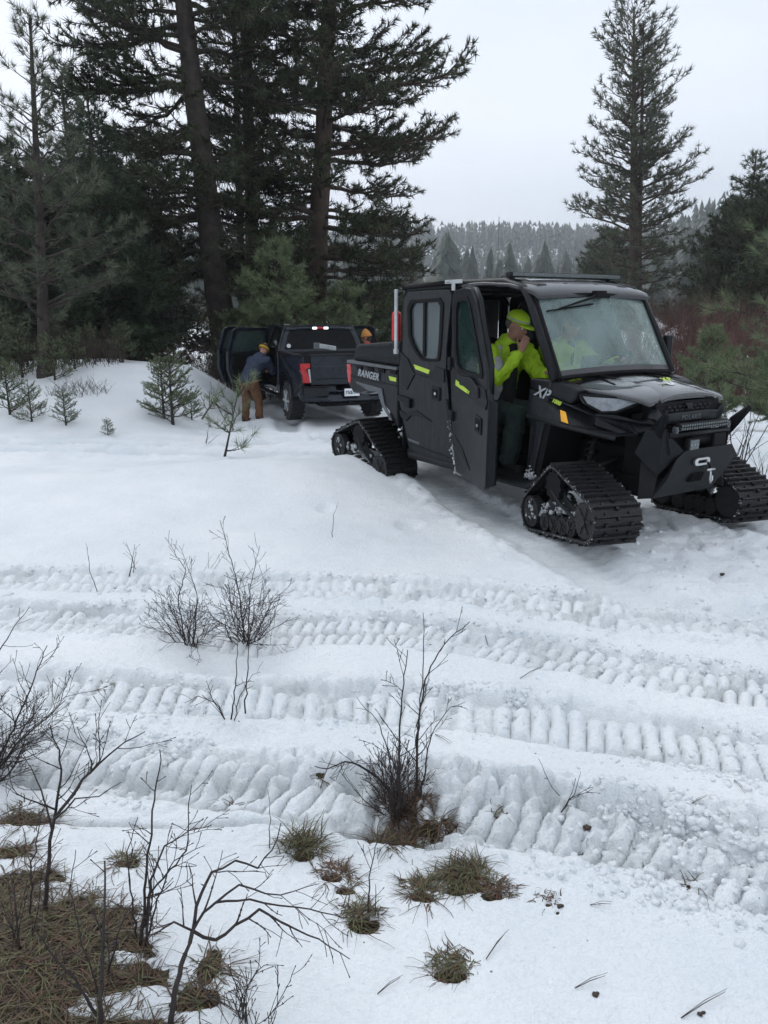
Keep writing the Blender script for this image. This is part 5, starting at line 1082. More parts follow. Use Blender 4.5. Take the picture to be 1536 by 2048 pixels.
for k in range(20):
    a = 2 * math.pi * k / 20; sx = .062 if math.cos(a) > 0 else -.062; O_.append((sx + .031 * math.cos(a), .70 + .031 * math.sin(a))); I_.append((sx * .72 + .013 * math.cos(a), .70 + .013 * math.sin(a)))
m = MB(); V = [L(.675, a - .03, b) for a, b in O_] + [L(.675, a - .03, b) for a, b in I_] + [L(.70, a - .03, b) for a, b in O_] + [L(.70, a - .03, b) for a, b in I_]; n = 20; F = []
for i in range(n):
    j = (i + 1) % n; F += [(2 * n + i, 2 * n + j, 3 * n + j, 3 * n + i), (i, j, 2 * n + j, 2 * n + i), (n + j, n + i, 3 * n + i, 3 * n + j), (j, i, n + i, n + j)]
m.add(V, F); m.build('fairlead', M['silver'], utv, .003)
m = MB(); m.tube([L(.70, -.09, .69), L(.71, -.11, .66), L(.70, -.12, .63)], .008, 6); m.build('winch_rope', M['black'], utv)
m = MB(); m.tube([L(.705, -.12, .635), L(.715, -.12, .60), L(.715, -.118, .55), L(.71, -.135, .52), L(.71, -.155, .54), L(.71, -.15, .575)], .009, 8); m.box(L(.71, -.12, .63), (.03, .09, .014)); m.build('winch_hook', M['silver'], utv, smooth=True)
for k in range(5):
    m = MB(); a = -.10 + k * .032; m.prism([L(.648, a, .60), L(.648, a + .014, .60), L(.648, a + .05, .54), L(.648, a + .036, .54)], [L(.676, a, .60), L(.676, a + .014, .60), L(.676, a + .05, .54), L(.676, a + .036, .54)]); m.build('vent_slot', M['black'], utv)
# the nose is short: everything ahead of the windscreen foot drawn back
for o in set(bpy.data.objects) - _before:
    if o.type == 'MESH':
        ox = o.location.x
        if ox > -.1: o.location.x = -.1 + (ox + .1) * .79; continue
        n = len(o.data.vertices); c = np.empty(n * 3, np.float32); o.data.vertices.foreach_get('co', c); c = c.reshape(-1, 3); k = c[:, 0] > -.1; c[k, 0] = -.1 + (c[k, 0] + .1) * .79; o.data.vertices.foreach_set('co', c.ravel()); o.data.update()
# mirrors, antenna, extinguisher
for s in (-1,):
    m = MB(); m.tube([L(-.33, .70 * s, 1.50), L(-.36, .80 * s, 1.50)], .014, 6); m.build('mirror_arm', M['steel'], utv)
    m = MB(); m.box(L(-.37, .83 * s, 1.53), (.06, .09, .20)); m.build('side_mirror', M['plastic'], utv, .02)
m = MB(); m.tube([L(-1.30, .45, 2.14), L(-1.30, .45, 2.24)], .012, 8); m.tube([L(-1.30, .45, 2.24), L(-1.305, .45, 2.66)], .0026, 6); m.build('whip_antenna', M['grey'], utv)
ext = empty('fire_extinguisher', (0, 0, 0), 0, 'red fire extinguisher strapped upright behind the rear corner of the cab', 'fire extinguisher')
ex_m = MB(); ex_m.cyl((0, 0, .0), (0, 0, .30), .058, 24); ex_m.ball((0, 0, .30), (.058, .058, .05), 20, 10); body_ = ex_m.build('cylinder', M['red'], ext, .006, smooth=True)
m = MB(); m.cyl((0, 0, .34), (0, 0, .39), .02, 12); m.box((.02, 0, .40), (.09, .025, .018)); m.box((.03, 0, .375), (.08, .02, .012), ry(.3)); m.cyl((0, 0, .36), (0, .04, .36), .014, 10); m.build('valve_head', M['black'], ext, .003)
m = MB(); m.tube([(0, .04, .36), (.02, .075, .28), (.01, .07, .08)], .009, 6); m.build('hose', M['black'], ext, smooth=True)
ew = Matrix.Rotation(UYAW, 4, 'Z') @ Vector((*L(-2.68, .60, 0)[:2], 0, 1)).to_4d() if False else None
p_ = Matrix.Rotation(UYAW, 3, 'Z') @ Vector(L(-2.66, .655, 1.535)); ext.scale = (.85, .85, .88); ext.location = (2.114 + p_.x, 6.503 + p_.y, p_.z)
# ---- interior
m = MB(); m.side([(-.62, .46), (-.42, .50), (-.22, 1.22), (-.30, 1.30), (-.45, 1.28), (-.60, 1.12)], -.62, .62); m.build('dashboard', M['interior'], utv, .02)
m = MB(); m.side([(-.56, 1.25), (-.36, 1.30), (-.22, 1.30), (-.30, 1.40), (-.50, 1.36)], -.55, .10); m.build('dash_hood', M['interior'], utv, .03)
m = MB(); m.side([(-.58, 1.25), (-.50, 1.25), (-.47, 1.46), (-.55, 1.46)], -.07, .09); m.build('dash_tablet', M['seat'], utv, .008)
for (u, nm) in ((-1.30, 'front_bench'), (-2.15, 'rear_bench')):
    for w in (-.42, .0, .42):
        m = MB(); m.box(L(u, w, .78), (.50, .39, .13)); m.box(L(u - .25, w, 1.08), (.11, .38, .58), ry(-.14)); m.build('seat', M['seat'], utv, .04, seg=3)
        m = MB(); m.box(L(u - .31, w, 1.47), (.08, .24, .17), ry(-.14)); m.build('headrest', M['seat'], utv, .03, seg=3)
m = MB(); m.side([(-1.55, .42), (-1.05, .42), (-1.05, .71), (-1.55, .71)], -.6, .6); m.side([(-2.42, .42), (-1.9, .42), (-1.9, .71), (-2.42, .71)], -.6, .6); m.build('seat_base', M['interior'], utv, .01)
c = Vector(L(-.62, -.38, 1.38)); m = MB(); axs = Vector((-.55, 0, .84)).normalized(); o1 = Vector((0, 1, 0)); o2 = axs.cross(o1)
m.tube([c + (o1 * math.cos(t) + o2 * math.sin(t)) * .185 for t in [2 * math.pi * k / 28 for k in range(29)]], .017, 8, False)
for t in (0, math.pi, -math.pi / 2): m.tube([c - axs * .03, c + (o1 * math.cos(t) + o2 * math.sin(t)) * .18], .014, 6)
m.tube([c - axs * .03, c - axs * .30], .03, 8); m.build('steering_wheel', M['interior'], utv, smooth=True)
m = MB(); m.tube([L(-1.58, .62, 1.75), L(-1.40, .45, 1.35), L(-1.30, .20, .88)], .018, 5); m.build('seat_belt', M['black'], utv)
# ------------------------------------------------------------------ parked pickup, seen from behind
TX, TY = -.70, 15.1; TZ = -.31; TYAW = math.atan2(math.cos(rad(-20.6)), math.sin(rad(-20.6)))
trk = empty('pickup_truck', (TX, TY, TZ), TYAW, 'dark blue grey crew cab pickup seen from behind with its side doors open', 'pickup truck')
trk.scale = (1, 1, .955)
# local: x forward from the tailgate, y left, z up
TP_ = M['truck']; TD_ = M['truckdark']
def side_ring(prof_outer, y0, y1): return MB().prism([(x, y0, z) for x, z in prof_outer], [(x, y1, z) for x, z in prof_outer])
for s in (1, -1):
    # bed side with a wheel arch cut out
    arch = [(1.02 + .50 * math.cos(a), .52 + .50 * math.sin(a)) for a in np.linspace(math.pi, 0, 15)]
    prof = [(0.02, .78), (0.0, 1.36), (1.72, 1.39), (1.72, .52)] + list(reversed(arch)) + [(.30, .56)]
    V = [(x, .985 * s - (.03 * s if z > 1.3 else 0) - (.05 * s if x < .05 else 0), z) for x, z in prof]; V2 = [(x, .86 * s, z) for x, z in prof]
    MB().prism(V, V2).build('bed_side', TP_, trk, .02)
    m = MB()
    for k in range(14):
        a0, a1 = math.pi * k / 14, math.pi * (k + 1) / 14
        m.prism([(1.02 + r * math.cos(a), .99 * s, .52 + r * math.sin(a)) for r, a in ((.47, a0), (.54, a0), (.54, a1), (.47, a1))], [(1.02 + r * math.cos(a), 1.02 * s, .52 + r * math.sin(a)) for r, a in ((.47, a0), (.54, a0), (.54, a1), (.47, a1))])
    m.build('wheel_arch_lip', TP_, trk)
    m = MB(); m.box((.86, .955 * s, 1.40), (1.66, .10, .035)); m.build('bed_rail_cap', TD_, trk, .01)
    m = MB(); P = [(-.025, .945, 1.235), (-.025, .755, 1.235), (-.03, .755, 1.15), (-.03, .84, 1.13), (-.03, .80, 1.02), (-.03, .765, .965), (-.03, .765, .85), (-.028, .90, .85), (-.028, .905, .99), (-.025, .94, 1.10)]
    m.prism([(x, y * s, z) for x, y, z in P], [(x + .10, y * s, z) for x, y, z in P]); m.build('tail_light', M['redlens'], trk, .008)
    m = MB(); P = [(-.032, .80, 1.12), (-.032, .76, 1.12), (-.032, .745, .86), (-.032, .765, .86)]; m.prism([(x, y * s, z) for x, y, z in P], [(x + .05, y * s, z) for x, y, z in P]); m.build('reverse_light', M['alu'], trk, .004)
    # rear wheels
    for xx in (1.02, 4.72):
        m = MB(); y0, y1 = .70 * s, .985 * s
        m.tube([(xx, y0, .40), (xx, y0 + .03 * s, .40), (xx, y1 - .03 * s, .40), (xx, y1, .40)], [.36, .405, .405, .36], 36); w_ = m.build('wheel', M['tyre'], trk, .006, smooth=False)
        m = MB()
        for k in range(44): a = 2 * math.pi * k / 44; m.box((xx + .408 * math.cos(a), (y0 + y1) / 2 + (.06 if k % 2 else -.06) * s, .40 + .408 * math.sin(a)), (.03, .16, .022), ry(math.pi / 2 - a))
        m.build('tread_block', M['tyre'], w_)
        m = MB(); m.cyl((xx, y1 - .05 * s, .40), (xx, y1 + .004 * s, .40), .25, 28)
        m.build('rim', M['rim'], w_, .006)
        m = MB()
        for k in range(6): a = 2 * math.pi * k / 6; m.box((xx + .13 * math.cos(a), y1 + .01 * s, .40 + .13 * math.sin(a)), (.20, .02, .045), ry(-a))
        m.cyl((xx, y1, .40), (xx, y1 + .03 * s, .40), .05, 14); m.build('spoke', M['alu'], w_, .003)
    m = MB(); m.box((1.95, .86 * s, 1.03), (.20, .015, .08)); m.build('body_trim', TD_, trk)
m = MB(); P = [(-.74, 1.385), (.74, 1.385), (.745, .80), (-.745, .80)]
m.prism([(-.02, y, z) for y, z in P], [(.05, y, z) for y, z in P]); m.build('tailgate', TP_, trk, .015)
m = MB(); m.box((-.005, 0, 1.395), (.09, 1.50, .035)); m.build('tailgate_cap', TD_, trk, .01)
m = MB(); m.prism([(-.03, -.70, 1.17), (-.03, .70, 1.17), (-.03, .66, .93), (-.03, -.66, .93)], [(-.018, -.72, 1.19), (-.018, .72, 1.19), (-.018, .68, .91), (-.018, -.68, .91)]); m.build('tailgate_pressing', TP_, trk, .008)
m = MB(); m.box((-.035, 0, 1.30), (.02, .26, .06)); m.build('tailgate_handle', TD_, trk, .01)
m = MB(); m.side([(.0, .0)] * 3, 0, 0) if False else None
# bumper with step pads and recess for the plate
P = [(-1.0, .66), (-.97, .78), (-.30, .78), (-.26, .70), (.26, .70), (.30, .78), (.97, .78), (1.0, .66), (.95, .50), (.35, .47), (-.35, .47), (-.95, .50)]
MB().prism([(-.14 + .10 * abs(y) ** 3, y, z) for y, z in P], [(.04, y, z) for y, z in P]).build('rear_bumper', TP_, trk, .02)
for s in (1, -1):
    m = MB(); m.box((-.085, .62 * s, .782), (.10, .66, .012)); m.build('bumper_step_pad', TD_, trk, .004)
    m = MB(); m.prism([(-.125, .92 * s, .76), (-.14, .45 * s, .76), (-.14, .42 * s, .60), (-.12, .90 * s, .58)], [(-.10, .92 * s, .76), (-.11, .45 * s, .76), (-.11, .42 * s, .60), (-.10, .90 * s, .58)]); m.build('bumper_pad', TD_, trk, .006)
m = MB(); m.box((.02, 0, .42), (.16, .9, .06)); m.box((-.08, 0, .45), (.14, .07, .07)); m.build('tow_hitch', M['black'], trk, .006)
m = MB(); m.box((2.6, 0, .48), (5.2, 1.1, .22)); m.box((.7, 0, .46), (1.1, 1.5, .10)); m.tube([(.3, -.7, .36), (.3, -.3, .38), (1.2, -.3, .40)], .04, 8); m.cyl((1.02, -.7, .40), (1.02, .7, .40), .06, 10); m.build('underbody', M['black'], trk, .01)
# number plate
pl = MB().box((-.158, -.03, .655), (.008, .305, .152)).build('number_plate', M['white'], trk, .004)
Mrear = Matrix(((0, 0, -1, 0), (-1, 0, 0, 0), (0, 1, 0, 0), (0, 0, 0, 1)))
text_obj('plate_number', '750', .092, M['plateblue'], Matrix.Translation((-.164, .108, .622)) @ Mrear, pl, .001, 0, .002, .95)
text_obj('plate_letters', 'UGN', .080, M['plateblue'], Matrix.Translation((-.164, -.055, .626)) @ Mrear, pl, .001, 0, .002, .9)
m = MB(); m.prism([(-.166, -.022, .69), (-.166, -.048, .625), (-.166, .004, .625)], [(-.163, -.022, .69), (-.163, -.048, .625), (-.163, .004, .625)]); m.box((-.165, -.022, .618), (.003, .006, .016)); m.build('plate_tree', M['greentree'], pl)
# bed floor and front wall
m = MB(); m.box((.86, 0, .86), (1.66, 1.66, .04)); m.box((1.70, 0, 1.12), (.05, 1.70, .52)); m.build('bed_floor', TD_, trk)
# cab: roof, pillars, rear wall and glass
def roof_pt(x, y): return 1.93 - .035 * (abs(y) / .72) ** 3 - .05 * max(0, (x - 3.0)) ** 2 - .03 * max(0, 2.0 - x)
V = []; F = []
xs_ = [1.86, 1.93, 2.1, 2.5, 3.0, 3.4, 3.75, 4.0]; ys_ = np.linspace(-.74, .74, 13)
for th_ in (0, -.05):
    for x in xs_:
        for y in ys_: V.append((x, y * (1 if x < 3.5 else .96), roof_pt(x, y) + th_ - (.03 if x < 1.9 else 0)))
nn_ = 13; N0 = len(xs_) * nn_
for i in range(len(xs_) - 1):
    for j in range(nn_ - 1): a = i * nn_ + j; F += [(a, a + nn_, a + nn_ + 1, a + 1), (N0 + a, N0 + a + 1, N0 + a + nn_ + 1, N0 + a + nn_)]
    a, b = i * nn_, i * nn_ + nn_ - 1; F += [(a, N0 + a, N0 + a + nn_, a + nn_), (b, b + nn_, N0 + b + nn_, N0 + b)]
for j in range(nn_ - 1): F += [(j, j + 1, N0 + j + 1, N0 + j)]
MB().add(V, F).build('cab_roof', TP_, trk, .01, smooth=True)
MBp = MB(); O_ = [(-.93, 1.36), (.93, 1.36), (.80, 1.72), (.70, 1.90), (-.70, 1.90), (-.80, 1.72)]; I_ = [(-.80, 1.42), (.80, 1.42), (.72, 1.70), (.655, 1.825), (-.655, 1.825), (-.72, 1.70)]
V = []
for lp, inn in ((O_, 0), (I_, 1)):
    for y, z in lp: V.append((1.76 + .14 * (z - 1.36) / .54, y, z))
V += [(x + .05, y, z) for x, y, z in V]; n = 6; F = []
for i in range(n): j = (i + 1) % n; F += [(j, i, n + i, n + j), (2 * n + i, 2 * n + j, 3 * n + j, 3 * n + i), (i, j, 2 * n + j, 2 * n + i), (n + j, n + i, 3 * n + i, 3 * n + j)]
MB().add(V, F).build('cab_back_frame', TP_, trk, .012)
m = MB(); m.prism([(1.775 + .14 * (z - 1.36) / .54, y, z) for y, z in I_], [(1.79 + .14 * (z - 1.36) / .54, y, z) for y, z in I_]); rg_ = m.build('rear_window', M['truckglass'], trk)
m = MB(); m.cyl((1.772, .72, 1.50), (1.776, .72, 1.50), .045, 20); st_ = m.build('round_sticker', M['white'], rg_)
m = MB(); m.box((1.83, 0, .95), (.06, 1.84, .86)); m.build('cab_back_wall', TP_, trk, .01)
for nm, y0, w_, mt in (('third_brake_light', 0, .15, 'redlens'), ('cargo_lamp', .125, .10, 'litwhite'), ('cargo_lamp', -.125, .10, 'litwhite')):
    m = MB(); m.box((1.862, y0, 1.872), (.03, w_, .05)); m.build(nm, M[mt], trk, .012)
m = MB(); m.box((2.3, -.35, 1.94), (.10, .06, .03)); m.prism([(2.2, -.03, 1.93), (2.45, -.03, 1.93), (2.45, .03, 1.93), (2.2, .03, 1.93)], [(2.22, -.01, 1.975), (2.30, -.01, 1.965), (2.30, .01, 1.965), (2.22, .01, 1.975)]); m.build('roof_aerial', TD_, trk, .004)
for s in (1, -1):
    m = MB(); m.tube([(1.84, .92 * s, 1.36), (1.93, .80 * s, 1.72), (1.99, .725 * s, 1.89)], .045, 6); m.build('rear_roof_pillar', TP_, trk)
    m = MB(); m.tube([(3.0, .93 * s, .55), (2.96, .93 * s, 1.36), (2.92, .74 * s, 1.88)], .045, 6); m.build('door_pillar', M['black'], trk)
    m = MB(); m.tube([(4.35, .92 * s, 1.30), (3.9, .72 * s, 1.80), (3.7, .70 * s, 1.86)], .04, 6); m.build('windscreen_pillar', TP_, trk)
    m = MB(); m.tube([(1.93, .76 * s, 1.875), (3.0, .735 * s, 1.905), (3.8, .71 * s, 1.85)], .035, 6); m.build('roof_side_rail', TP_, trk)
    m = MB(); m.box((3.1, .88 * s, .55), (2.6, .14, .12)); m.build('door_sill', TP_, trk, .02)
    m = MB(); m.box((3.0, .96 * s, .42), (2.5, .14, .05)); m.build('running_board', M['truckdark'], trk, .015)
    m = MB(); m.box((1.90, .91 * s, .95), (.14, .12, .84)); m.build('cab_corner', TP_, trk, .03)
# dark interior
m = MB(); m.box((3.1, 0, .60), (2.5, 1.6, .06)); m.box((4.25, 0, 1.05), (.3, 1.6, .6)); m.build('cabin_floor', M['interior'], trk)
for x, y, nm in ((2.15, 0, 'rear_seat'), (3.25, .42, 'front_seat'), (3.25, -.42, 'front_seat')):
    w_ = 1.4 if nm == 'rear_seat' else .55
    m = MB(); m.box((x + .25, y, .82), (.5, w_, .16)); m.box((x, y, 1.15), (.14, w_ * .95, .62), ry(-.15)); m.box((x - .06, y, 1.53), (.09, .28 if nm != 'rear_seat' else 1.0, .17)); m.build(nm, M['seat'], trk, .04)
# bonnet and front wings
m = MB(); m.prism([(4.1, -.93, .5), (4.1, .93, .5), (5.75, .90, .5), (5.75, -.90, .5)], [(4.1, -.86, 1.34), (4.1, .86, 1.34), (5.72, .80, 1.18), (5.72, -.80, 1.18)]); m.build('bonnet', TP_, trk, .06, seg=3)
m = MB(); m.prism([(3.75, -.68, 1.85), (3.75, .68, 1.85), (4.35, .80, 1.33), (4.35, -.80, 1.33)], [(3.76, -.68, 1.85), (3.76, .68, 1.85), (4.36, .80, 1.33), (4.36, -.80, 1.33)]); m.build('windscreen', M['tintglass'], trk)
# doors: profile (d from the hinge, z); hinged at their front edge, opened outwards
def tdoor(nm, hx, s, Ld, ang, first):
    O = [(0, .56), (0, 1.33), (.06 if not first else .42, 1.84 if not first else 1.80), (.12 if not first else .50, 1.875), (Ld - .16, 1.885), (Ld - .06, 1.84), (Ld, 1.36), (Ld - .02, .95), (Ld - .12, .58), (Ld * .4, .55)]
    I = [(.10, 1.36), (.10, 1.42), (.15 if not first else .42, 1.77), (.20 if not first else .50, 1.81), (Ld - .22, 1.815), (Ld - .16, 1.77), (Ld - .09, 1.42), (Ld - .12, 1.37), (Ld - .2, 1.36), (Ld * .45, 1.36)]
    m = MB(); n = len(O)
    bul = lambda z: .05 * math.sin(min(1, max(0, (z - .5) / .9)) * 3.14) - .16 * max(0, (z - 1.36) / .5)
    V = [(-x, bul(z), z) for x, z in O] + [(-x, bul(z), z) for x, z in I] + [(-x, bul(z) - .09, z) for x, z in O] + [(-x, bul(z) - .09, z) for x, z in I]; F = []
    for i in range(n):
        j = (i + 1) % n; F += [(i, j, n + j, n + i), (2 * n + j, 2 * n + i, 3 * n + i, 3 * n + j), (j, i, 2 * n + i, 2 * n + j), (n + i, n + j, 3 * n + j, 3 * n + i)]
    V = [(x, y * s, z) for x, y, z in V]
    d = MB().add(V, F).build(nm, TP_, trk, .015)
    V = [(-x, (bul(z) - .04) * s, z) for x, z in I]; MB().prism(V, [(x, y - .006 * s, z) for x, y, z in V]).build('door_window', M['tintglass'], d)
    m = MB(); m.box((-Ld * .5, -.105 * s, 1.28), (Ld * .86, .04, .06)); m.box((-Ld * .52, -.12 * s, 1.0), (Ld * .62, .07, .09)); m.prism([(-.06, -.10 * s, .62), (-Ld + .12, -.10 * s, .62), (-Ld + .1, -.10 * s, 1.24), (-.06, -.10 * s, 1.24)], [(-.08, -.125 * s, .64), (-Ld + .14, -.125 * s, .64), (-Ld + .12, -.125 * s, 1.22), (-.08, -.125 * s, 1.22)]); m.build('door_trim', M['interior'], d, .01)
    m = MB(); m.box((-Ld + .13, .06 * s, 1.22), (.18, .03, .035)); m.build('door_handle', TP_, d, .01)
    if first: m = MB(); m.box((-.32, .17 * s, 1.40), (.10, .24, .20)); m.box((-.30, .05 * s, 1.36), (.04, .12, .04)); m.build('door_mirror', TD_, d, .03)
    d.location = (hx, .955 * s, 0); d.rotation_euler = (0, 0, ang * s * -1); return d
tdoor('rear_door', 2.98, 1, 1.02, rad(68), False)
tdoor('front_door', 4.10, 1, 1.12, rad(62), True)
tdoor('front_door', 4.10, -1, 1.12, rad(60), True)
tdoor('rear_door', 2.98, -1, 1.02, 0, False)
# grey rolled cover rail sticking up out of the bed
cov = empty('folded_bed_cover', (TX, TY, TZ), TYAW, 'grey aluminium ended cover rail lying slanted over the pickup tailgate', 'bed cover')
m = MB(); a, b = Vector((.10, .58, 1.50)), Vector((.55, .10, 1.42)); d_ = (b - a).normalized(); R_ = d_.to_track_quat('X', 'Z').to_matrix(); m.box((a + b) / 2, ((b - a).length, .10, .095), R_); m.build('cover_rail', M['alu'], cov, .015)
m = MB(); m.box(a - d_ * .012, (.03, .12, .115), R_)
for k in range(3): m.box(a - d_ * .03 + Vector((0, 0, .03 - k * .03)), (.02, .09, .010), R_)
m.build('end_cap', M['grey'], cov, .006)
# ------------------------------------------------------------------ people
class Blob:
    """overlapping rounded limbs that a voxel remesh fuses into one continuous skin"""
    def __init__(s): s.m = MB()
    def limb(s, pts, r, n=14):
        s.m.tube(pts, r, n)
        s.m.ball(pts[0], r[0] * .999, n, 8); s.m.ball(pts[-1], r[-1] * .999, n, 8); return s
    def ball(s, c, r, rot=None): s.m.ball(c, r, 18, 12, rot); return s
    def box(s, c, d, rot=None): s.m.box(c, d, rot); return s
    def build(s, name, m, parent, vox=.012, smooth=6, folds=0., fscale=.12, par_loc=None):
        me = bpy.data.meshes.new(name); me.from_pydata([tuple(p) for p in s.m.v], [], s.m.f); bm = bmesh.new(); bm.from_mesh(me); bmesh.ops.recalc_face_normals(bm, faces=bm.faces); bm.to_mesh(me); bm.free()
        me.materials.append(m); o = link(bpy.data.objects.new(name, me), parent)
        r = o.modifiers.new('Remesh', 'REMESH'); r.mode = 'VOXEL'; r.voxel_size = vox; r.use_smooth_shade = True
        q = o.modifiers.new('Smooth', 'SMOOTH'); q.iterations = smooth; q.factor = .5
        if folds:
            tx = bpy.data.textures.new(name + '_folds', 'CLOUDS'); tx.noise_scale = fscale; tx.noise_depth = 3; tx.noise_basis = 'IMPROVED_PERLIN'
            d = o.modifiers.new('Displace', 'DISPLACE'); d.texture = tx; d.strength = folds; d.texture_coords = 'LOCAL'; d.mid_level = .5
        return o
V3 = Vector
def lerp(a, b, t): return V3(a) * (1 - t) + V3(b) * t
def head_to(b, c, R, S=1.0):
    """skull, jaw, nose, brow and ears; R turns (x forward, y left, z up)"""
    P = lambda x, y, z: V3(c) + R @ V3((x * S, y * S, z * S))
    b.ball(P(0, 0, .03), (.098 * S, .078 * S, .108 * S), R); b.ball(P(.035, 0, -.055), (.062 * S, .055 * S, .060 * S), R); b.ball(P(.012, 0, -.02), (.085 * S, .068 * S, .080 * S), R)
    b.limb([P(.088, 0, .03), P(.112, 0, -.012)], [.011 * S, .017 * S], 8); b.ball(P(.092, 0, -.045), (.016 * S, .028 * S, .012 * S), R); b.ball(P(.082, 0, -.083), (.022 * S, .024 * S, .018 * S), R)
    b.limb([P(.086, -.035, .042), P(.086, .035, .042)], [.013 * S, .013 * S], 8)
    for s_ in (-1, 1): b.ball(P(-.005, .080 * s_, -.005), (.020 * S, .010 * S, .032 * S), R); b.ball(P(.078, .032 * s_, .008), (.012 * S, .016 * S, .012 * S), R)
def face_bits(parent, c, R, S=1.0):
    P = lambda x, y, z: V3(c) + R @ V3((x * S, y * S, z * S))
    for s_ in (-1, 1):
        MB().ball(P(.087, .031 * s_, .014), .010 * S, 10, 8, None).build('eye', M['white'], parent, smooth=True)
        MB().ball(P(.0945, .031 * s_, .014), .0045 * S, 8, 6, None).build('pupil', M['black'], parent, smooth=True)
        MB().tube([P(.096, .018 * s_, .040), P(.094, .034 * s_, .045), P(.084, .050 * s_, .038)], .0035, 5).build('eyebrow', M['hair'], parent)
    MB().tube([P(.103, -.022, -.045), P(.108, 0, -.046), P(.103, .022, -.045)], .003, 5).build('mouth', M['rustred'], parent)
def hand_to(b, w, R, curl=.6, S=1.0, side=1):
    """palm with five separate fingers; R: x along the fingers, y towards the thumb side, z back of hand"""
    P = lambda x, y, z: V3(w) + R @ V3((x * S, y * S, z * S))
    for y in (-.028, -.009, .010, .028): b.limb([P(0, y * .7, 0), P(.085, y, 0)], [.016 * S, .014 * S], 8)
    for y, ln in ((-.030, .062), (-.010, .078), (.010, .084), (.030, .075)):
        p = P(.088, y, 0); a = 0; pts = [p]; q = [.088, 0.]
        for k, f in enumerate((.44, .32, .24)):
            a += curl * (.7 + .25 * k); q = [q[0] + ln * f * math.cos(a), q[1] - ln * f * math.sin(a)]; pts.append(P(q[0], y * (1 + .1 * k), q[1]))
        b.limb(pts, [.0095 * S, .0088 * S, .0080 * S, .0070 * S], 8)
    b.limb([P(.018, .026, -.006), P(.045, .052, -.018), P(.072, .060, -.030 - .02 * curl), P(.092, .050, -.040 - .02 * curl)], [.014 * S, .0115 * S, .0105 * S, .009 * S], 8)
def frame(x, zhint):
    x = V3(x).normalized(); z = V3(zhint) - x * V3(zhint).dot(x); z.normalize(); y = z.cross(x); return Matrix((x, y, z)).transposed()
# ---- passenger seated in the open doorway (vehicle frame: x forward, y left)
pas = empty('person', utv.location, UYAW, 'person in lime hi-vis jacket and cap, seated by the open vehicle door, hand at chin', 'person')
hip = V3(L(-1.36, .40, .93)); chest = V3(L(-1.33, .37, 1.25)); neck = V3(L(-1.24, .37, 1.53)); hc = V3(L(-1.13, .36, 1.70))
HR = Matrix.Rotation(rad(14), 3, 'Z') @ Matrix.Rotation(rad(20), 3, 'Y')
shR, shL = V3(L(-1.24, .57, 1.46)), V3(L(-1.21, .17, 1.46)); elR, wrR = V3(L(-1.02, .64, 1.24)), V3(L(-.98, .42, 1.50)); elL, wrL = V3(L(-.93, .20, 1.22)), V3(L(-.74, .32, 1.30))
knR, ftR = V3(L(-.88, .54, .92)), V3(L(-.92, .58, .50)); knL, ftL = V3(L(-.84, .30, .93)), V3(L(-.74, .30, .50))
b = Blob(); b.limb([hip, chest, neck], [.13, .14, .06]); b.limb([neck, hc + V3((-.01, 0, -.05))], [.056, .056]); head_to(b, hc, HR)
RH = frame(V3((.25, .25, .93)), V3((1, -.4, -.2))); LH_ = frame(V3((1, -.1, .1)), V3((0, 0, 1)))
b.limb([shR, elR, wrR], [.055, .042, .028]); hand_to(b, wrR, RH, .75); b.limb([shL, elL, wrL], [.055, .042, .028]); hand_to(b, wrL, LH_, .5)
b.limb([hip + V3((0, -.09, 0)), knR, ftR], [.09, .06, .045]); b.limb([hip + V3((0, .09, 0)), knL, ftL], [.09, .06, .045])
bd = b.build('body', M['skin'], pas, .0075, 4); face_bits(bd, hc, HR)
b = Blob(); b.limb([hip + V3((0, 0, .02)), chest, lerp(chest, neck, .75)], [.17, .19, .13]); b.limb([chest + V3((0, -.10, .08)), shR], [.14, .10]); b.limb([chest + V3((0, .10, .08)), shL], [.14, .10])
b.limb([shR, elR, lerp(elR, wrR, .78)], [.095, .078, .055]); b.limb([shL, elL, lerp(elL, wrL, .85)], [.095, .078, .055])
j = b.build('hivis_jacket', M['hivis'], pas, .009, 3, .075, .085)
b = Blob(); b.limb([lerp(chest, neck, .62), neck + V3((.02, 0, .03))], [.125, .085]); b.limb([neck + V3((-.03, -.06, .0)), neck + V3((-.05, 0, .05)), neck + V3((-.03, .06, 0))], [.05, .055, .05]); b.build('jacket_collar', M['hivis'], pas, .010, 5, .03, .08)
b = Blob(); b.limb([neck + V3((.055, 0, -.02)), chest + V3((.135, .0, .0)), hip + V3((.16, 0, .06))], [.065, .085, .10]); b.build('dark_shirt', M['darkcloth'], pas, .012, 5, .02)
def band(nm, c, rx_, ry_, h, mt, rot, par):
    V = []; F = []; n = 28
    for k in range(n):
        a = 2 * math.pi * k / n
        for dz, rr in ((-h, 1), (h, 1), (h, .93), (-h, .93)): V.append(V3(c) + rot @ V3((rx_ * rr * math.cos(a), ry_ * rr * math.sin(a), dz)))
    for k in range(n):
        q = (k + 1) % n
        for e in range(4): F.append((k * 4 + e, k * 4 + (e + 1) % 4, q * 4 + (e + 1) % 4, q * 4 + e))
    return MB().add(V, F).build(nm, mt, par, smooth=True)
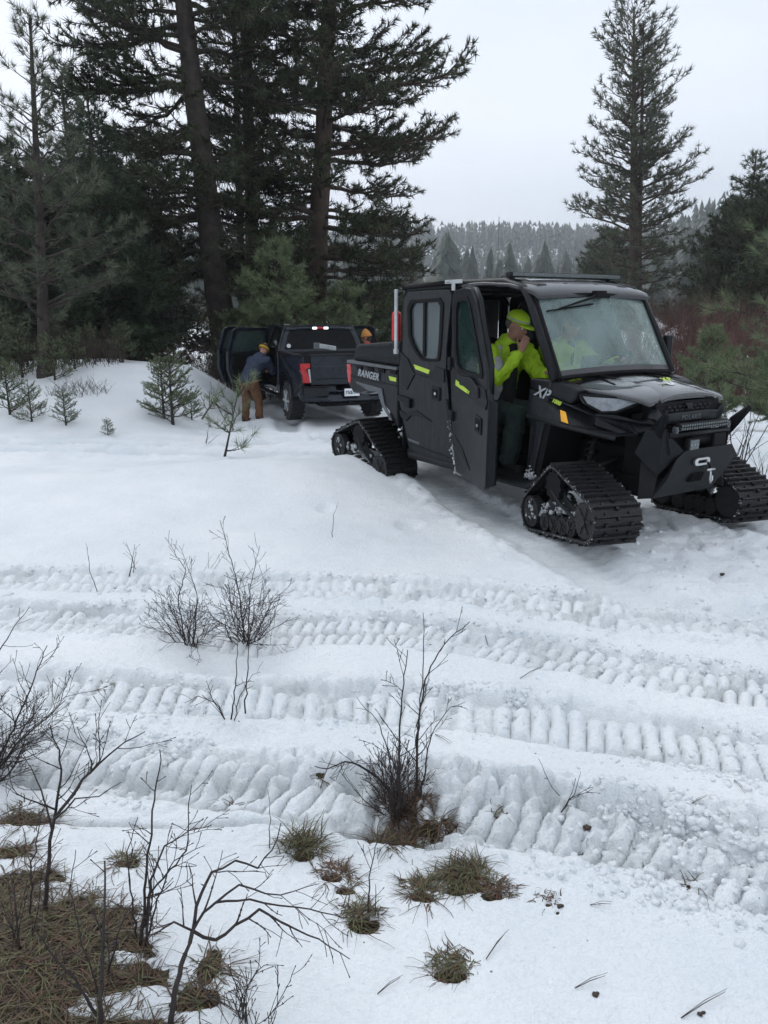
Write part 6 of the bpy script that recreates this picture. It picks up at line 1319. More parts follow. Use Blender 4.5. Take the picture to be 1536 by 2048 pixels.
# grey lower panels of the jacket and tape
b = Blob(); b.limb([lerp(hip, chest, .30) + V3((0, -.02, 0)), lerp(hip, chest, .62) + V3((0, -.02, 0))], [.178, .190]); b.build('grey_jacket_panel', M['reflect'], pas, .011, 4, .03, .10)
b = Blob(); b.limb([hip + V3((0, 0, -.02)), lerp(hip, chest, .22)], [.182, .180]); b.build('dark_jacket_hem', M['darkcloth'], pas, .011, 4, .03, .10)
b = Blob(); b.limb([lerp(shR, elR, .48), lerp(shR, elR, .62)], [.094, .092]); b.build('sleeve_tape', M['reflect'], pas, .009, 3)
b = Blob(); b.limb([shR + V3((.06, .06, .055)), chest + V3((.12, -.13, .04)), hip + V3((.10, -.13, .12))], [.026, .026, .026]); b.build('reflective_stripe', M['reflect'], pas, .009, 3)
b = Blob(); b.limb([hip + V3((-.03, -.08, -.02)), knR, lerp(knR, ftR, .96)], [.135, .105, .090]); b.limb([hip + V3((-.03, .08, -.02)), knL, lerp(knL, ftL, .96)], [.135, .105, .090]); b.build('green_trousers', M['greencloth'], pas, .010, 3, .06, .10)
for f_, y in ((ftR, -.01), (ftL, .01)):
    b = Blob(); b.limb([f_ + V3((0, 0, .05)), f_ + V3((0, 0, -.04))], [.055, .058]); b.limb([f_ + V3((-.04, 0, -.05)), f_ + V3((.15, y, -.065))], [.048, .042]); b.box(f_ + V3((.05, y / 2, -.098)), (.27, .09, .025)); b.build('boot', M['darkcloth'], pas, .009, 4)
def cap(parent, c, R, mt, peak=True, S=1.0):
    b = Blob(); P = lambda x, y, z: V3(c) + R @ V3((x * S, y * S, z * S))
    V = []; F = []; nu, nv = 24, 8
    for j_ in range(nv + 1):
        ph = (math.pi / 2) * (1 - j_ / nv)
        for i in range(nu): th_ = 2 * math.pi * i / nu; V.append(P(-.005 + .112 * math.cos(ph) * math.cos(th_), .094 * math.cos(ph) * math.sin(th_), .052 + .098 * math.sin(ph) ** .8))
    for j_ in range(nv): F += [(j_ * nu + i, j_ * nu + (i + 1) % nu, (j_ + 1) * nu + (i + 1) % nu, (j_ + 1) * nu + i) for i in range(nu)]
    o = MB().add(V, F).build('cap', mt, parent, smooth=True); sd_ = o.modifiers.new('Solidify', 'SOLIDIFY'); sd_.thickness = .006
    if peak:
        V = []; n = 9
        for k in range(n):
            a = -1.05 + 2.1 * k / (n - 1); V += [P(.100 * math.cos(a) * 1.0, .094 * math.sin(a), .056), P(.10 * math.cos(a) + .085 * math.cos(a) ** .6, .100 * math.sin(a), .040)]
        F = [(2 * k, 2 * k + 1, 2 * k + 3, 2 * k + 2) for k in range(n - 1)]
        q = MB().add(V, F).build('cap_peak', mt, o, smooth=True); sd_ = q.modifiers.new('Solidify', 'SOLIDIFY'); sd_.thickness = .007
    MB().ball(P(-.005, 0, .15), .009 * S, 8, 6).build('cap_button', mt, o); return o
cp = cap(pas, hc, HR, M['hivis_cap'], True, 1.04)
band('cap_band', hc + HR @ V3((-.004, 0, .075)), .116, .099, .007, M['reflect'], HR, cp)
b = Blob(); b.ball(hc + HR @ V3((-.035, 0, .02)), (.085, .083, .070), HR); b.build('hair', M['hair'], pas, .008, 3)
pas.location = Vector(utv.location) + Matrix.Rotation(UYAW, 3, 'Z') @ Vector(L(-.05, -.06, 0))
# ---- driver behind the fogged windscreen
drv = empty('person', utv.location, UYAW, 'person in lime hi-vis jacket behind the steering wheel, blurred by the fogged windscreen', 'person')
hip = V3(L(-1.34, -.38, .93)); chest = V3(L(-1.30, -.36, 1.25)); neck = V3(L(-1.18, -.34, 1.54)); hc = V3(L(-1.09, -.33, 1.72)); HR = Matrix.Rotation(rad(-14), 3, 'Z') @ Matrix.Rotation(rad(20), 3, 'Y')
shR, shL = V3(L(-1.20, -.14, 1.46)), V3(L(-1.18, -.56, 1.46)); elR, wrR = V3(L(-.98, -.10, 1.24)), V3(L(-.72, -.20, 1.34)); elL, wrL = V3(L(-.92, -.62, 1.26)), V3(L(-.70, -.52, 1.40))
knR, ftR = V3(L(-.80, -.28, .93)), V3(L(-.62, -.28, .55)); knL, ftL = V3(L(-.80, -.50, .93)), V3(L(-.64, -.50, .55))
b = Blob(); b.limb([hip, chest, neck], [.13, .14, .06]); b.limb([neck, hc + V3((-.01, 0, -.05))], [.056, .056]); head_to(b, hc, HR)
b.limb([shR, elR, wrR], [.055, .042, .028]); hand_to(b, wrR, frame(V3((1, .1, .2)), V3((-.2, 0, 1))), 1.0); b.limb([shL, elL, wrL], [.055, .042, .028]); hand_to(b, wrL, frame(V3((1, -.1, .2)), V3((-.2, 0, 1))), 1.0)
b.limb([hip + V3((0, -.09, 0)), knR, ftR], [.09, .06, .045]); b.limb([hip + V3((0, .09, 0)), knL, ftL], [.09, .06, .045]); bd = b.build('body', M['skin'], drv, .0085, 4); face_bits(bd, hc, HR)
b = Blob(); b.limb([hip + V3((0, 0, .02)), chest, lerp(chest, neck, .75)], [.18, .20, .14]); b.limb([chest + V3((0, -.10, .08)), shR], [.15, .11]); b.limb([chest + V3((0, .10, .08)), shL], [.15, .11])
b.limb([shR, elR, lerp(elR, wrR, .9)], [.10, .085, .06]); b.limb([shL, elL, lerp(elL, wrL, .9)], [.10, .085, .06]); b.build('hivis_jacket', M['hivis'], drv, .011, 5, .04, .11)
b = Blob(); b.limb([neck + V3((.05, 0, -.02)), chest + V3((.15, 0, .04)), hip + V3((.15, 0, .10))], [.06, .06, .05]); b.build('dark_shirt', M['darkcloth'], drv, .012, 4)
b = Blob(); b.limb([hip + V3((-.03, -.08, -.02)), knR, ftR], [.13, .10, .08]); b.limb([hip + V3((-.03, .08, -.02)), knL, ftL], [.13, .10, .08]); b.build('dark_trousers', M['darkcloth'], drv, .012, 4, .03)
for f_ in (ftR, ftL):
    b = Blob(); b.limb([f_ + V3((-.03, 0, 0)), f_ + V3((.16, 0, -.03))], [.052, .042]); b.build('boot', M['darkcloth'], drv, .010, 3)
cap(drv, hc, HR, M['darkcloth'], True, 1.04)
# ---- person leaning into the pickup
gx_, gy_ = px(498, 700, 16.2)[0], 16.2
gz = gh(gx_, gy_) - .03
nav = empty('person', (gx_, gy_, gz), rad(62), 'person in navy jacket, brown trousers and mustard beanie leaning into the pickup side', 'person')
nav.scale = (.94, .94, .94)
# local x: towards the cab opening, y left
ftA, ftB = V3((-.02, .17, .10)), V3((.08, -.15, .10)); knA, knB = V3((.03, .15, .52)), V3((.10, -.13, .50)); hip = V3((-.06, .0, .95)); chest = V3((.22, 0, 1.27)); neck = V3((.40, -.02, 1.45)); hc = V3((.50, -.02, 1.56)); HR = Matrix.Rotation(rad(34), 3, 'Y')
shA, shB = V3((.32, .21, 1.36)), V3((.34, -.22, 1.36)); elA, elB = V3((.50, .25, 1.12)), V3((.52, -.24, 1.10)); wrA, wrB = V3((.74, .18, 1.10)), V3((.74, -.18, 1.08))
b = Blob(); b.limb([hip, chest, neck], [.13, .14, .06]); b.limb([neck, hc], [.056, .056]); head_to(b, hc, HR)
for s_, sh_, el_, wr_ in ((1, shA, elA, wrA), (-1, shB, elB, wrB)): b.limb([sh_, el_, wr_], [.055, .042, .028]); hand_to(b, wr_, frame(V3((1, 0, -.1)), V3((0, 0, 1))), .6)
b.limb([hip + V3((0, .09, 0)), knA, ftA], [.09, .06, .045]); b.limb([hip + V3((0, -.09, 0)), knB, ftB], [.09, .06, .045]); bd = b.build('body', M['skin'], nav, .010, 4); face_bits(bd, hc, HR)
b = Blob(); b.limb([hip + V3((.0, 0, .02)), chest, lerp(chest, neck, .8)], [.185, .20, .13]); b.ball(hip + V3((-.01, 0, .0)), (.17, .20, .14))
for sh_, el_, wr_, s_ in ((shA, elA, wrA, 1), (shB, elB, wrB, -1)): b.limb([chest + V3((.03, .1 * s_, .02)), sh_, el_, lerp(el_, wr_, .9)], [.14, .105, .08, .055])
b.build('navy_jacket', M['navy'], nav, .011, 3, .07, .09)
b = Blob(); b.ball(hip + V3((-.02, 0, -.08)), (.155, .19, .15)); b.limb([hip + V3((0, .095, -.05)), knA, lerp(knA, ftA, 1.0)], [.135, .095, .085]); b.limb([hip + V3((0, -.095, -.05)), knB, lerp(knB, ftB, 1.0)], [.135, .095, .085]); b.build('brown_trousers', M['brown'], nav, .011, 3, .065, .10)
for f_ in (ftA, ftB): b = Blob(); b.limb([f_ + V3((-.04, 0, .03)), f_ + V3((-.03, 0, -.05))], [.06, .055]); b.limb([f_ + V3((-.05, 0, -.05)), f_ + V3((.15, 0, -.06))], [.05, .043]); b.build('boot', M['boot'], nav, .011, 4)
def beanie(parent, c, R, mt, tall=.11, S=1.0, stripe=None):
    V = []; F = []; nu, nv = 24, 9; P = lambda x, y, z: V3(c) + R @ V3((x * S, y * S, z * S))
    for j_ in range(nv + 1):
        t = j_ / nv; r = math.cos(t * math.pi / 2) ** .62 if t < 1 else 0.02
        for i in range(nu): th_ = 2 * math.pi * i / nu; k = 1 + .025 * (i % 2); V.append(P(-.01 + .114 * r * k * math.cos(th_), .096 * r * k * math.sin(th_), .025 + (.03 + tall) * t))
    for j_ in range(nv): F += [(j_ * nu + i, j_ * nu + (i + 1) % nu, (j_ + 1) * nu + (i + 1) % nu, (j_ + 1) * nu + i) for i in range(nu)]
    o = MB().add(V, F).build('beanie', mt, parent, smooth=True); sd_ = o.modifiers.new('Solidify', 'SOLIDIFY'); sd_.thickness = .010
    band('beanie_cuff', P(-.01, 0, .045), .122 * S, .104 * S, .026, mt, R, o)
    if stripe: band('beanie_stripe', P(-.01, 0, .085), .116 * S, .099 * S, .008, stripe, R, o); band('beanie_stripe', P(-.01, 0, .115), .098 * S, .083 * S, .006, stripe, R, o)
    return o
beanie(nav, hc, HR, M['mustard'], .12, 1.06, M['darkcloth'])
# ---- person behind the pickup, only the head shows above the cargo bed
ox, oy = px(739, 672, 18.6)[0], 18.6; oz = gh(ox, oy)
orp = empty('person', (ox, oy, oz), rad(168), 'person in orange beanie and red collar standing beyond the pickup, head only in view', 'person')
hip = V3((0, 0, .92)); chest = V3((.02, 0, 1.24)); neck = V3((.05, 0, 1.47)); hz = px(739, 676, 18.6)[2] - oz; hc = V3((.08, 0, hz)); dz_ = hz - 1.62
hip.z += dz_; chest.z += dz_; neck.z += dz_; HR = Matrix.Rotation(rad(12), 3, 'Y')
b = Blob(); b.limb([hip, chest, neck], [.13, .14, .06]); b.limb([neck, hc], [.056, .056]); head_to(b, hc, HR)
for s_ in (1, -1): b.limb([chest + V3((0, .2 * s_, .15)), V3((.05, .26 * s_, 1.1 + dz_)), V3((.22, .2 * s_, 1.0 + dz_))], [.055, .042, .028]); hand_to(b, V3((.22, .2 * s_, 1.0 + dz_)), frame(V3((1, 0, 0)), V3((0, 0, 1))), .6); b.limb([hip + V3((0, .09 * s_, 0)), V3((.02, .1 * s_, .5)), V3((0, .1 * s_, .1))], [.09, .06, .045])
bd = b.build('body', M['skin'], orp, .010, 4); face_bits(bd, hc, HR)
b = Blob(); b.limb([hip, chest, neck + V3((0, 0, -.02))], [.17, .20, .095]); 
for s_ in (1, -1): b.limb([chest + V3((0, .12 * s_, .12)), chest + V3((0, .2 * s_, .15)), V3((.05, .26 * s_, 1.1 + dz_)), V3((.20, .2 * s_, 1.0 + dz_))], [.13, .10, .08, .055])
b.build('red_jacket', M['rustred'], orp, .013, 5, .04, .1)
b = Blob(); b.limb([hip + V3((0, .09, 0)), V3((.02, .1, .5)), V3((0, .1, .1))], [.13, .10, .085]); b.limb([hip + V3((0, -.09, 0)), V3((.02, -.1, .5)), V3((0, -.1, .1))], [.13, .10, .085]); b.build('dark_trousers', M['darkcloth'], orp, .013, 5, .04, .1)
for s_ in (1, -1): b = Blob(); b.limb([V3((-.04, .1 * s_, .06)), V3((.16, .1 * s_, .05))], [.055, .045]); b.build('boot', M['boot'], orp, .012, 4)
beanie(orp, hc, HR, M['orange'], .15, 1.06)
b = Blob(); b.ball(hc + HR @ V3((-.04, 0, -.02)), (.07, .08, .075), HR); b.build('dark_hair', M['darkhair'], orp, .009, 3)
# ------------------------------------------------------------------ bare shrubs, twigs and grass in the foreground
def gy(py): return CAMZ / math.tan(PITCH + math.atan((py - 1024) / FPX))
def gp(x, y):
    """ground point under photo pixel"""
    Y = gy(y)
    for _ in range(3):
        p = px(x, y, Y); z = gh(p[0], p[1]); Y = (CAMZ - z) / math.tan(PITCH + math.atan((y - 1024) / FPX))
    p = px(x, y, Y); return np.array([p[0], p[1], gh(p[0], p[1])])
def shoot(S, p, d, Lr, r, lvl, rg, gn=.16, up=.05, prob=.55, ang=.75, seg=.035, ratio=.55, rmin=.0010):
    n = max(2, int(Lr / seg)); sl = Lr / n; side = 1; p = np.array(p, float); d = np.array(d, float); d /= np.linalg.norm(d)
    for k in range(n):
        t = (k + 1) / n; r1 = max(rmin, r * (1 - .78 * t)); r0_ = max(rmin, r * (1 - .78 * k / n))
        d = d + rg.normal(0, gn, 3) * .5 + np.array([0, 0, up]); d /= np.linalg.norm(d); q = p + d * sl; S.add(p, q, r0_, r1)
        if k and rg.random() < .5: S.add(q - d * .0035, q + d * .0035, r1 * 1.6, r1 * 1.5)      # bud knuckle
        if lvl > 0 and k >= 1 and rg.random() < prob and k < n - 1:
            side = -side; o = np.cross(d, rg.normal(size=3)); o /= np.linalg.norm(o); e = d * math.cos(ang) + o * math.sin(ang) * rg.uniform(.7, 1.2)
            shoot(S, q, e, Lr * (1 - t * .6) * ratio * rg.uniform(.5, 1.15), r1 * .68, lvl - 1, rg, gn * 1.15, up, prob, ang, seg, ratio, rmin)
        p = q
def along(S, P, r, rg, lvl=3, prob=.75, Lb=.16, gn=.22, ang=.8, up=.04, ratio=.62, taper=.75, t0=.15):
    """a given main stem with side shoots growing off it"""
    P = [np.array(q, float) for q in P]; D = [P[0]]
    for a, b in zip(P[:-1], P[1:]):
        n = max(2, int(np.linalg.norm(b - a) / .03)); D += [a + (b - a) * k / n + rg.normal(0, .0022, 3) for k in range(1, n + 1)]
    n = len(D); R = [max(.0008, r * (1 - taper * k / (n - 1))) for k in range(n)]; S.path(D, R)
    for k in range(1, n - 1):
        t = k / (n - 1)
        if t > t0 and rg.random() < prob * 1.25:
            d = D[k + 1] - D[k]; d /= np.linalg.norm(d); o = np.cross(d, rg.normal(size=3)); o /= np.linalg.norm(o); e = d * math.cos(ang) + o * math.sin(ang)
            shoot(S, D[k], e, Lb * rg.uniform(.5, 1.3) * (1.2 - .6 * t), R[k] * .62, lvl - 1, rg, gn, up, .55, .75, .022, ratio)
def shrub(name, label, base, stems, group=None, seed=0, m='twig', cat='shrub', n=4):
    """stems: list of (dir, length, radius, level) or ('path', [points], radius, kw)"""
    rg = np.random.default_rng(seed); S = Segs()
    for st in stems:
        if isinstance(st[0], str): along(S, st[1], st[2], rg, **(st[3] if len(st) > 3 else {}))
        else: shoot(S, np.array(base) + [rg.normal(0, .02), rg.normal(0, .02), -.02], st[0], st[1], st[2], st[3], rg, **(st[4] if len(st) > 4 else {}))
    o = S.build(name, M[m], n=n); tag(o, label, cat, group); return o
def fan(rg, n, H, sp, r, lvl=2, kw=None, lean=(0, 0)):
    return [(np.array([rg.normal(lean[0], sp), rg.normal(lean[1], sp), 1.]), H * rg.uniform(.55, 1.1), r * rg.uniform(.6, 1.1), lvl, kw or {}) for _ in range(n)]
rgs = np.random.default_rng(3)
G = 'leafless shrubs standing in the snow'
def pp(L_, dY=0., dY2=None):
    """main stem through photo pixels, rooted on the ground at the first one"""
    b = gp(*L_[0]); n = len(L_); out = [b - [0, 0, .03]]
    for k, (x, y) in enumerate(L_[1:], 1): out.append(np.array(px(x, y, b[1] + dY * k / (n - 1))))
    return out
# two round shrubs side by side, middle distance
b1, b2 = gp(378, 1290), gp(492, 1290)
shrub('bare_shrub', 'left one of two tangled leafless shrubs side by side in the snow', b1, fan(rgs, 17, .40, .75, .0036, 3, dict(prob=.62, gn=.30, seg=.030, ratio=.66, rmin=.0011)) + [('path', pp([(372, 1290), (356, 1200), (372, 1140), (330, 1075)]), .0045, dict(Lb=.12)), ('path', pp([(385, 1290), (395, 1190), (360, 1090)]), .004, dict(Lb=.12)),
      ('path', pp([(365, 1290), (320, 1250), (290, 1225)]), .004, dict(Lb=.1))], G, 1)
shrub('bare_shrub', 'right one of two tangled leafless shrubs, taller with a whip pointing up', b2, fan(rgs, 19, .46, .55, .0038, 3, dict(prob=.62, gn=.28, seg=.030, ratio=.66, rmin=.0011)) + [('path', pp([(490, 1290), (478, 1180), (462, 1120), (440, 1040)], -.1), .005, dict(Lb=.13)), ('path', pp([(495, 1290), (500, 1180), (510, 1130), (520, 1090)]), .0045, dict(Lb=.13)),
      ('path', pp([(500, 1290), (540, 1210), (590, 1160)], .1), .004, dict(Lb=.12)), ('path', pp([(498, 1290), (545, 1240), (560, 1190)], .1), .004, dict(Lb=.12)), ('path', pp([(470, 1288), (450, 1250), (420, 1238), (405, 1262)], .0), .004, dict(Lb=.1))], G, 2)
shrub('bare_shrub', 'low forked shrub with two straight upright stems just below the shrub pair', gp(470, 1445), [('path', pp([(488, 1425), (494, 1350), (500, 1270), (512, 1250)], 0), .0042, dict(prob=.10, Lb=.10)), ('path', pp([(462, 1447), (472, 1360), (476, 1270)], 0), .004, dict(prob=.16, Lb=.12)),
      ('path', pp([(455, 1447), (430, 1405), (395, 1392), (370, 1405)], 0), .004, dict(Lb=.12, prob=.5)), ('path', pp([(458, 1447), (425, 1400), (412, 1375)], 0), .003, dict(Lb=.08, prob=.5)), ('path', pp([(466, 1440), (480, 1390), (505, 1350), (520, 1345)], 0), .003, dict(Lb=.08, prob=.2))], G, 3)
shrub('bare_shrub', 'dense dark shrub growing from a grassy clump in the middle of the foreground', gp(800, 1640), fan(rgs, 22, .34, .6, .0034, 3, dict(prob=.66, gn=.28, seg=.026, ratio=.66)) + [
      ('path', pp([(800, 1640), (798, 1500), (802, 1400), (815, 1300), (790, 1330)][:4], .05), .0062, dict(Lb=.16, prob=.55)), ('path', pp([(832, 1600), (835, 1470), (850, 1360), (868, 1320), (900, 1275), (940, 1245)], 0), .0060, dict(Lb=.13, prob=.42)),
      ('path', pp([(832, 1600), (836, 1450), (845, 1340), (848, 1260), (846, 1225)], -.04), .0045, dict(Lb=.08, prob=.12)), ('path', pp([(800, 1640), (775, 1500), (755, 1440), (712, 1395)], .05), .0042, dict(Lb=.12, prob=.3)),
      ('path', pp([(800, 1600), (760, 1560), (720, 1530), (690, 1522), (655, 1540), (628, 1532)], -.05), .0072, dict(Lb=.13, prob=.45)), ('path', pp([(836, 1600), (862, 1470), (900, 1415), (930, 1405)], .05), .0042, dict(Lb=.11, prob=.45))], G, 4)
shrub('bare_shrub', 'wide leafless shrub spreading in from the left edge above the tread marks', gp(-40, 1560), fan(rgs, 13, .55, .45, .0046, 3, dict(prob=.68, gn=.25, seg=.028, ratio=.66), (.35, 0)) + [('path', pp([(-40, 1560), (20, 1470), (60, 1380), (95, 1290)], 0), .006, dict(Lb=.2)), ('path', pp([(-30, 1560), (30, 1490), (90, 1440), (130, 1400)], 0), .006, dict(Lb=.2)),
      ('path', pp([(-60, 1420), (0, 1300), (30, 1250), (60, 1215)], 0), .005, dict(Lb=.15, prob=.4))], G, 5)
shrub('bare_shrub', 'slender leafless tree-like shrub at the left with a fan of twigs over the tread marks', gp(85, 1830), [('path', pp([(85, 1830), (95, 1740), (108, 1640), (122, 1560), (118, 1500), (100, 1450)], .1), .0085, dict(Lb=.26, prob=.5, t0=.4)), ('path', [np.array(px(108, 1640, gy(1830) + .04)), np.array(px(165, 1560, gy(1830) + .1)), np.array(px(215, 1510, gy(1830) + .14)), np.array(px(290, 1462, gy(1830) + .2))], .0062, dict(Lb=.20, prob=.55, t0=.05)),
      ('path', [np.array(px(108, 1640, gy(1830) + .04)), np.array(px(150, 1600, gy(1830))), np.array(px(200, 1590, gy(1830))), np.array(px(240, 1565, gy(1830)))], .004, dict(Lb=.16, prob=.5, t0=.05)), ('path', [np.array(px(104, 1660, gy(1830))), np.array(px(75, 1560, gy(1830))), np.array(px(40, 1500, gy(1830)))], .004, dict(Lb=.16, prob=.5)),
      ('path', pp([(60, 1840), (62, 1740), (80, 1650), (95, 1590)], 0), .004, dict(Lb=.12, prob=.2))], G, 6)
Y7 = gy(2040)
shrub('bare_shrub', 'arching dark stemmed shrub at the bottom whose long branch bends right over the snow', gp(336, 2060), [('path', pp([(336, 2060), (352, 1970), (372, 1905), (386, 1862), (408, 1825), (432, 1805), (500, 1802), (560, 1812), (620, 1818), (690, 1835)], .18), .0085, dict(Lb=.20, prob=.42, t0=.42, taper=.82)),
      ('path', [np.array(px(386, 1862, Y7 + .07)), np.array(px(430, 1880, Y7 + .08)), np.array(px(470, 1850, Y7 + .09)), np.array(px(520, 1820, Y7 + .10)), np.array(px(580, 1855, Y7 + .1)), np.array(px(640, 1880, Y7 + .1)), np.array(px(700, 1915, Y7 + .1))], .0062, dict(Lb=.14, prob=.45)),
      ('path', [np.array(px(386, 1862, Y7 + .06)), np.array(px(398, 1790, Y7 + .06)), np.array(px(425, 1745, Y7 + .05)), np.array(px(470, 1720, Y7 + .06)), np.array(px(515, 1735, Y7 + .1)), np.array(px(545, 1700, Y7 + .1)), np.array(px(562, 1650, Y7 + .1))], .005, dict(Lb=.13, prob=.4)),
      ('path', [np.array(px(386, 1862, Y7 + .06)), np.array(px(350, 1845, Y7 + .05)), np.array(px(310, 1868, Y7 + .05)), np.array(px(295, 1880, Y7 + .05))], .0042, dict(Lb=.1, prob=.4)), ('path', [np.array(px(432, 1805, Y7 + .08)), np.array(px(480, 1770, Y7 + .1)), np.array(px(560, 1790, Y7 + .12)), np.array(px(640, 1765, Y7 + .14))], .0042, dict(Lb=.12, prob=.5))], G, 7)
shrub('bare_shrub', 'upright leafless shrub with many fine tips right of the fan shaped shrub', gp(285, 1890), [('path', pp([(280, 1890), (290, 1780), (298, 1690), (305, 1640), (320, 1500)], 0), .0055, dict(Lb=.15, prob=.3)), ('path', pp([(288, 1890), (300, 1760), (330, 1690), (380, 1660), (425, 1650)], 0), .0052, dict(Lb=.15, prob=.6)),
      ('path', pp([(280, 1880), (300, 1790), (340, 1740), (375, 1700), (380, 1570)], 0), .0042, dict(Lb=.12, prob=.4)), ('path', pp([(275, 1880), (262, 1780), (255, 1700), (275, 1635)], 0), .004, dict(Lb=.12, prob=.35)), ('path', pp([(285, 1885), (320, 1780), (350, 1720), (410, 1690)], 0), .004, dict(Lb=.14, prob=.6))], G, 8)
shrub('bare_shrub', 'thick dark stem rising out of the matted grass at the bottom left', gp(196, 2060), [('path', pp([(196, 2060), (205, 1920), (210, 1800), (212, 1720)], 0), .008, dict(Lb=.12, prob=.25, t0=.5)), ('path', pp([(200, 2030), (150, 1960), (95, 1900), (60, 1840)], 0), .006, dict(Lb=.12, prob=.3)), ('path', pp([(206, 1960), (240, 1860), (270, 1790)], 0), .004, dict(Lb=.12, prob=.4)), ('path', pp([(205, 2000), (160, 1870), (140, 1780), (150, 1700)], 0), .0035, dict(Lb=.12, prob=.3))], G, 9)
shrub('bare_shrub', 'low bushy tangle of fine twigs at the bottom edge right of the arching shrub', gp(490, 2060), fan(rgs, 20, .21, .5, .0024, 3, dict(prob=.62, gn=.22, seg=.018, ratio=.6)), G, 10)
shrub('bare_shrub', 'tall thin stems in the matted grass beside the left edge', gp(30, 1900), fan(rgs, 7, .32, .3, .003, 1, dict(prob=.3, gn=.12)), G, 16)
shrub('bare_shrub', 'small upright twiggy shrub farther back than the shrub pair', gp(272, 1148), fan(rgs, 3, .34, .18, .004, 2, dict(prob=.55, gn=.12)), G, 11)
shrub('bare_shrub', 'sparse low twigs poking from the snow behind the shrub pair', gp(415, 1140), fan(rgs, 4, .22, .5, .002, 1, dict(prob=.4)), G, 12)
shrub('dead_stalk', 'single leaning dead stalk left of the shrub pair', gp(196, 1182), [('path', pp([(196, 1182), (180, 1145), (172, 1085)], 0), .0032, dict(Lb=.06, prob=.12))], None, 13, cat='stalk')
shrub('dead_stalk', 'single thin stalk on the smooth snow before the rear track', gp(664, 1074), [('path', pp([(664, 1074), (668, 1030), (677, 1003)], 0), .003, dict(Lb=.03, prob=.2))], None, 14, cat='stalk')
shrub('dead_stalk', 'straight thin stick standing alone in the foreground snow', gp(541, 1696), [('path', pp([(541, 1696), (539, 1640), (537, 1580)], 0), .0022, dict(prob=0))], None, 15, cat='stalk')
shrub('bare_shrub', 'small sapling twig rising from a grass tuft right of the arching shrub', gp(735, 1825), [('path', pp([(735, 1825), (742, 1740), (750, 1690), (760, 1640)], 0), .003, dict(Lb=.08, prob=.45)), ('path', pp([(750, 1830), (752, 1770)], 0), .003, dict(prob=0))], G, 17)
shrub('bare_shrub', 'low spray of twigs lying on the right hand tread marks', gp(1122, 1618), [('path', [gp(1122, 1632), np.array(px(1140, 1600, gy(1625))), np.array(px(1185, 1578, gy(1625)))], .003, dict(Lb=.1, prob=.6)), ('path', [gp(1122, 1632), np.array(px(1150, 1590, gy(1625))), np.array(px(1160, 1545, gy(1625)))], .0025, dict(Lb=.08, prob=.5)), ('path', [gp(1120, 1580), np.array(px(1095, 1560, gy(1580))), np.array(px(1075, 1515, gy(1580)))], .002, dict(Lb=.05, prob=.4))], G, 18)
shrub('bare_shrub', 'leafless branching shrub beyond the front track at the right edge', gp(1478, 940), [(np.array([rgs.normal(.1, .5), rgs.normal(0, .3), 1.]), rgs.uniform(.6, 1.2), .009, 3, dict(prob=.5, gn=.2, seg=.07)) for _ in range(6)], G, 19)
shrub('bare_shrub', 'low leafless tangle at the right edge behind the far front track', gp(1530, 985), fan(rgs, 9, .55, .6, .006, 2, dict(prob=.6, gn=.25, seg=.05)), G, 20)
shrub('bare_shrub', 'thin leafless twigs below the frosted boughs at the right', gp(1440, 900), fan(rgs, 7, .7, .5, .006, 2, dict(prob=.5, gn=.25, seg=.06)), G, 21)
shrub('fallen_branch', 'dark broken branch lying on the snow by the pine seedling', gp(436, 838), [('path', [gp(405, 843) + [0, 0, .05], gp(430, 828) + [0, 0, .16], gp(455, 850) + [0, 0, .02]], .022, dict(Lb=.3, prob=.15))], None, 22, 'twigbrown', 'branch')
shrub('fallen_branch', 'small dark twig cluster sticking up at the crest beside the pickup door', gp(425, 795), fan(rgs, 4, .5, .7, .008, 1, dict(prob=.4)), None, 23, 'twigbrown', 'branch')
shrub('fallen_branch', 'few bare twigs on the mound left of the pine seedling base', gp(412, 888), fan(rgs, 4, .3, .8, .006, 1, dict(prob=.4)), None, 24, 'twigbrown', 'branch')
# grass blades: curved, flat, tapering
def blades(name, P, L_, m, seed, flat=.55, w=.0022, parent=None, lean=None):
    rg = np.random.default_rng(seed); P = np.asarray(P, float); n = len(P); a = rg.uniform(0, 2 * np.pi, n)
    if lean is not None: a = lean + rg.normal(0, .9, n)
    el = rg.uniform(.15, 1.45, n) * (1 - flat) + rg.uniform(.0, .35, n) * flat; d = np.stack([np.cos(a), np.sin(a), 0 * a], 1); b = np.stack([-np.sin(a), np.cos(a), 0 * a], 1)
    Ls = L_ * rg.uniform(.4, 1.15, n); K = 5; W = w * rg.uniform(.6, 1.4, n); p = P.copy(); V = np.zeros((n, K, 2, 3)); e = el.copy()
    tw = rg.normal(0, .25, n)
    for k in range(K):
        wk = (W * (1 - .85 * k / (K - 1)))[:, None]; V[:, k, 0] = p + b * wk; V[:, k, 1] = p - b * wk
        dir_ = d * np.cos(e)[:, None] + np.array([0, 0, 1.]) * np.sin(e)[:, None]; p = p + dir_ * (Ls / (K - 1))[:, None]; e = e - rg.uniform(.08, .55, n); e = np.maximum(e, -.5); p[:, 2] = np.maximum(p[:, 2], P[:, 2] + .004)
        a2 = a + tw * k; d = np.stack([np.cos(a2), np.sin(a2), 0 * a2], 1)
    F = []
    i = np.arange(n)[:, None] * (K * 2)
    for k in range(K - 1): F.append(np.concatenate([i + 2 * k, i + 2 * k + 1, i + 2 * k + 3, i + 2 * k + 2], 1))
    return np_obj(name, V.reshape(-1, 3), np.vstack(F), M[m], parent)
